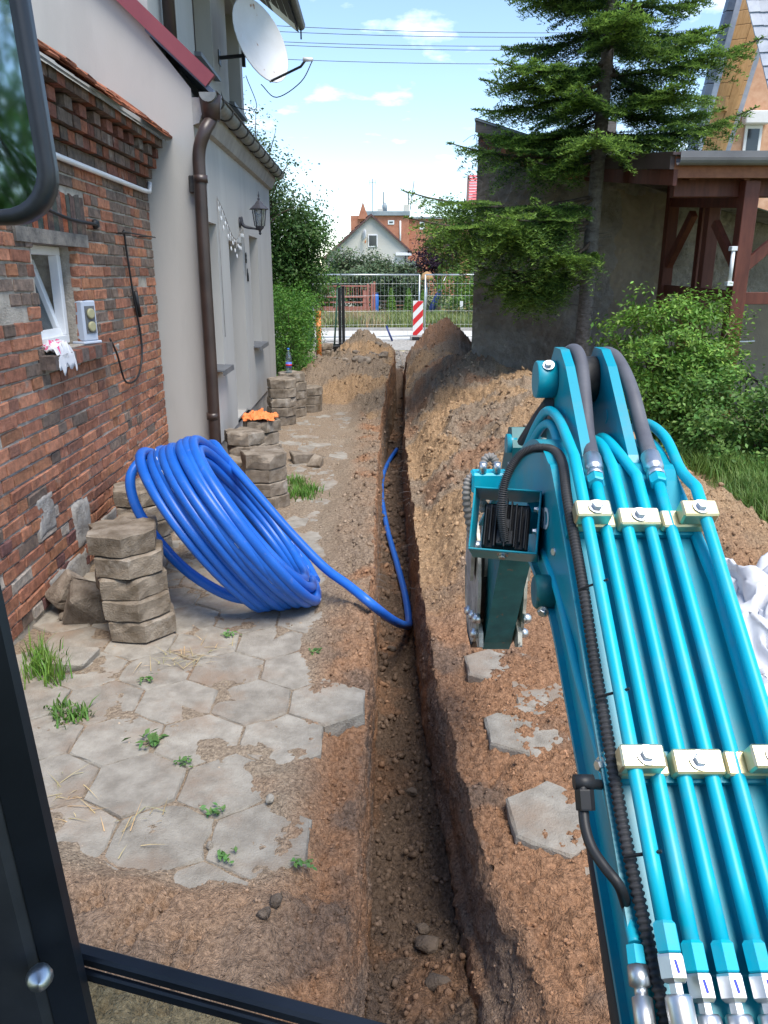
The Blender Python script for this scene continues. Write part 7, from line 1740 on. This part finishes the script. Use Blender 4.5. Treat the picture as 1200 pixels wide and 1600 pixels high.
# ---- cab: pillar, window bar, pane, mirror
px_ = -.300; py_ = .575
pb = MB()
pb.prism([(-.50, .60), (-.415, .60), (-.398, .585), (-.395, .555), (-.405, .54), (-.45, .52), (-.50, .50)], 1.95, Matrix.Translation((0, 0, .35)))
def leaned(b): b.v = [(x + .024 * (1.72 - z) / .42, y, z) for x, y, z in b.v]; return b
leaned(pb).build('cab_pillar', MAT['cabblack'], ex_); leaned(MB().prism([(-.403, .552), (-.358, .562), (-.350, .575), (-.354, .592), (-.397, .588)], 1.95, Matrix.Translation((0, 0, .35)))).build('door_seal', MAT['rubber'], ex_)
leaned(MB().prism([(-.351, .570), (-.322, .578), (-.320, .588), (-.353, .590)], 1.95, Matrix.Translation((0, 0, .35)))).build('window_seal', MAT['cabblack'], ex_)
# lower window with its rubber-capped top bar, turned slightly towards the driver
wl_, wr_ = G(66, 1478, 1.25), G(600, 1622, 1.25)
wd_ = (wr_ - wl_).normalized(); wr_ = wl_ + wd_ * .75; up3 = Vector((0, 0, 1)); out3 = wd_.cross(up3)
bmx = Matrix((wd_, -out3, up3)).transposed().to_4x4(); bmx.translation = wl_
MB().box((0, -.006, -.006), (.75, .010, .008), .003, bmx).box((.002, -.010, -.019), (.75, -.003, -.0065), .002, bmx).build('window_bar', MAT['cabblack'], ex_)
MB().box((.005, -.002, -.75), (.75, .003, -.0195), 0, bmx).build('window_glass', MAT['cabglass'], ex_)
kp = P(62, 1527, .70); MB().lathe([(.0, -.012), (.009, -.009), (.012, 0), (.009, .009), (.0, .012)], kp, (.3, -.8, .3), 14).build('latch_knob', MAT['steel'], ex_)
MB().box((-.50, -1.0, .35), (-.455, .50, 1.20), .01).build('door_panel', MAT['cabblack'], ex_)
MB().box((-.52, -1.05, 2.16), (.30, .44, 2.24), .03).build('cab_roof', MAT['cabblack'], ex_)
MB().box((-.52, -1.10, .35), (.30, -1.05, 2.24), .02).build('cab_rear', MAT['cabblack'], ex_)
MB().box((-.50, -1.0, .30), (.28, .60, .345), .01).build('cab_floor', MAT['cabblack'], ex_)
MB().box((-.30, -.9, .35), (.15, -.35, .80), .05).box((-.28, -1.0, .78), (.13, -.82, 1.5), .05).build('seat', MAT['rubber'], ex_)
for x_ in (-.75, .45): MB().prism([(-1.2, .12), (-1.1, .02), (.30, .02), (.42, .12), (.42, .30), (.30, .42), (-1.1, .42), (-1.2, .30)], .28, YZ(x_)).build('track', MAT['rubber'], ex_)
# mirror: rounded housing, slightly convex glass
mc = P(-98, 95, .98); mnorm = Vector((.055, -.99, .03)).normalized(); mu = Vector((0, 0, 1)); mu = (mu - mnorm * mu.dot(mnorm)).normalized(); mr_ = mu.cross(mnorm).normalized()
if mr_.x < 0: mr_ = -mr_
def rrect(w, h, r, n=7):
    o = []
    for (sx, sy, a0) in ((1, 1, 0), (-1, 1, 90), (-1, -1, 180), (1, -1, 270)):
        for k in range(n + 1): a = R(a0 + 90 * k / n); o.append((sx * (w - r) + r * math.cos(a), sy * (h - r) + r * math.sin(a)))
    return o
mir = MB(); vs = []
RW, RH = .120, .195; LEAN = .06
prof_ = [(RW - .03, RH - .03, .05, .045), (RW, RH, .07, .03), (RW + .002, RH + .002, .072, .005), (RW - .002, RH - .002, .07, -.006), (RW - .016, RH - .016, .058, -.006), (RW - .018, RH - .018, .056, .0)]
for (w_, h_, r_, dpt) in prof_:
    for (a_, b__) in rrect(w_, h_, r_): vs.append(mc + mr_ * (a_ - LEAN * b__) + mu * b__ - mnorm * dpt)
n = 32; f = [(i * n + k, i * n + (k + 1) % n, (i + 1) * n + (k + 1) % n, (i + 1) * n + k) for i in range(len(prof_) - 1) for k in range(n)] + [tuple(range(n))]
mo = mir.add(vs, f, True).build('mirror_housing', MAT['cabblack'], ex_)
gl = MB(); vs = [mc + mr_ * 0 - mnorm * (-.004)]; rr_ = rrect(RW - .0175, RH - .0175, .056)
for s_ in (.33, .66, 1.0):
    for (a_, b__) in rr_: vs.append(mc + mr_ * (a_ - LEAN * b__) * s_ + mu * b__ * s_ + mnorm * (.004 * (1 - s_ * s_) - .001))
f = [(0, 1 + k, 1 + (k + 1) % n) for k in range(n)] + [(1 + i * n + k, 1 + (i + 1) * n + k, 1 + (i + 1) * n + (k + 1) % n, 1 + i * n + (k + 1) % n) for i in range(2) for k in range(n)]
gl.add(vs, f, True).build('mirror_glass', MAT['mirrorglass'], mo)
MB().tube([mc - mnorm * .04 - mr_ * .05, mc - mnorm * .05 - mr_ * .2 - mu * .1, Vector((-.48, .58, 1.7))], .012, 8).build('mirror_arm', MAT['cabblack'], ex_)
for o in list(COL.objects):
    if '_base' in o: del o['_base']
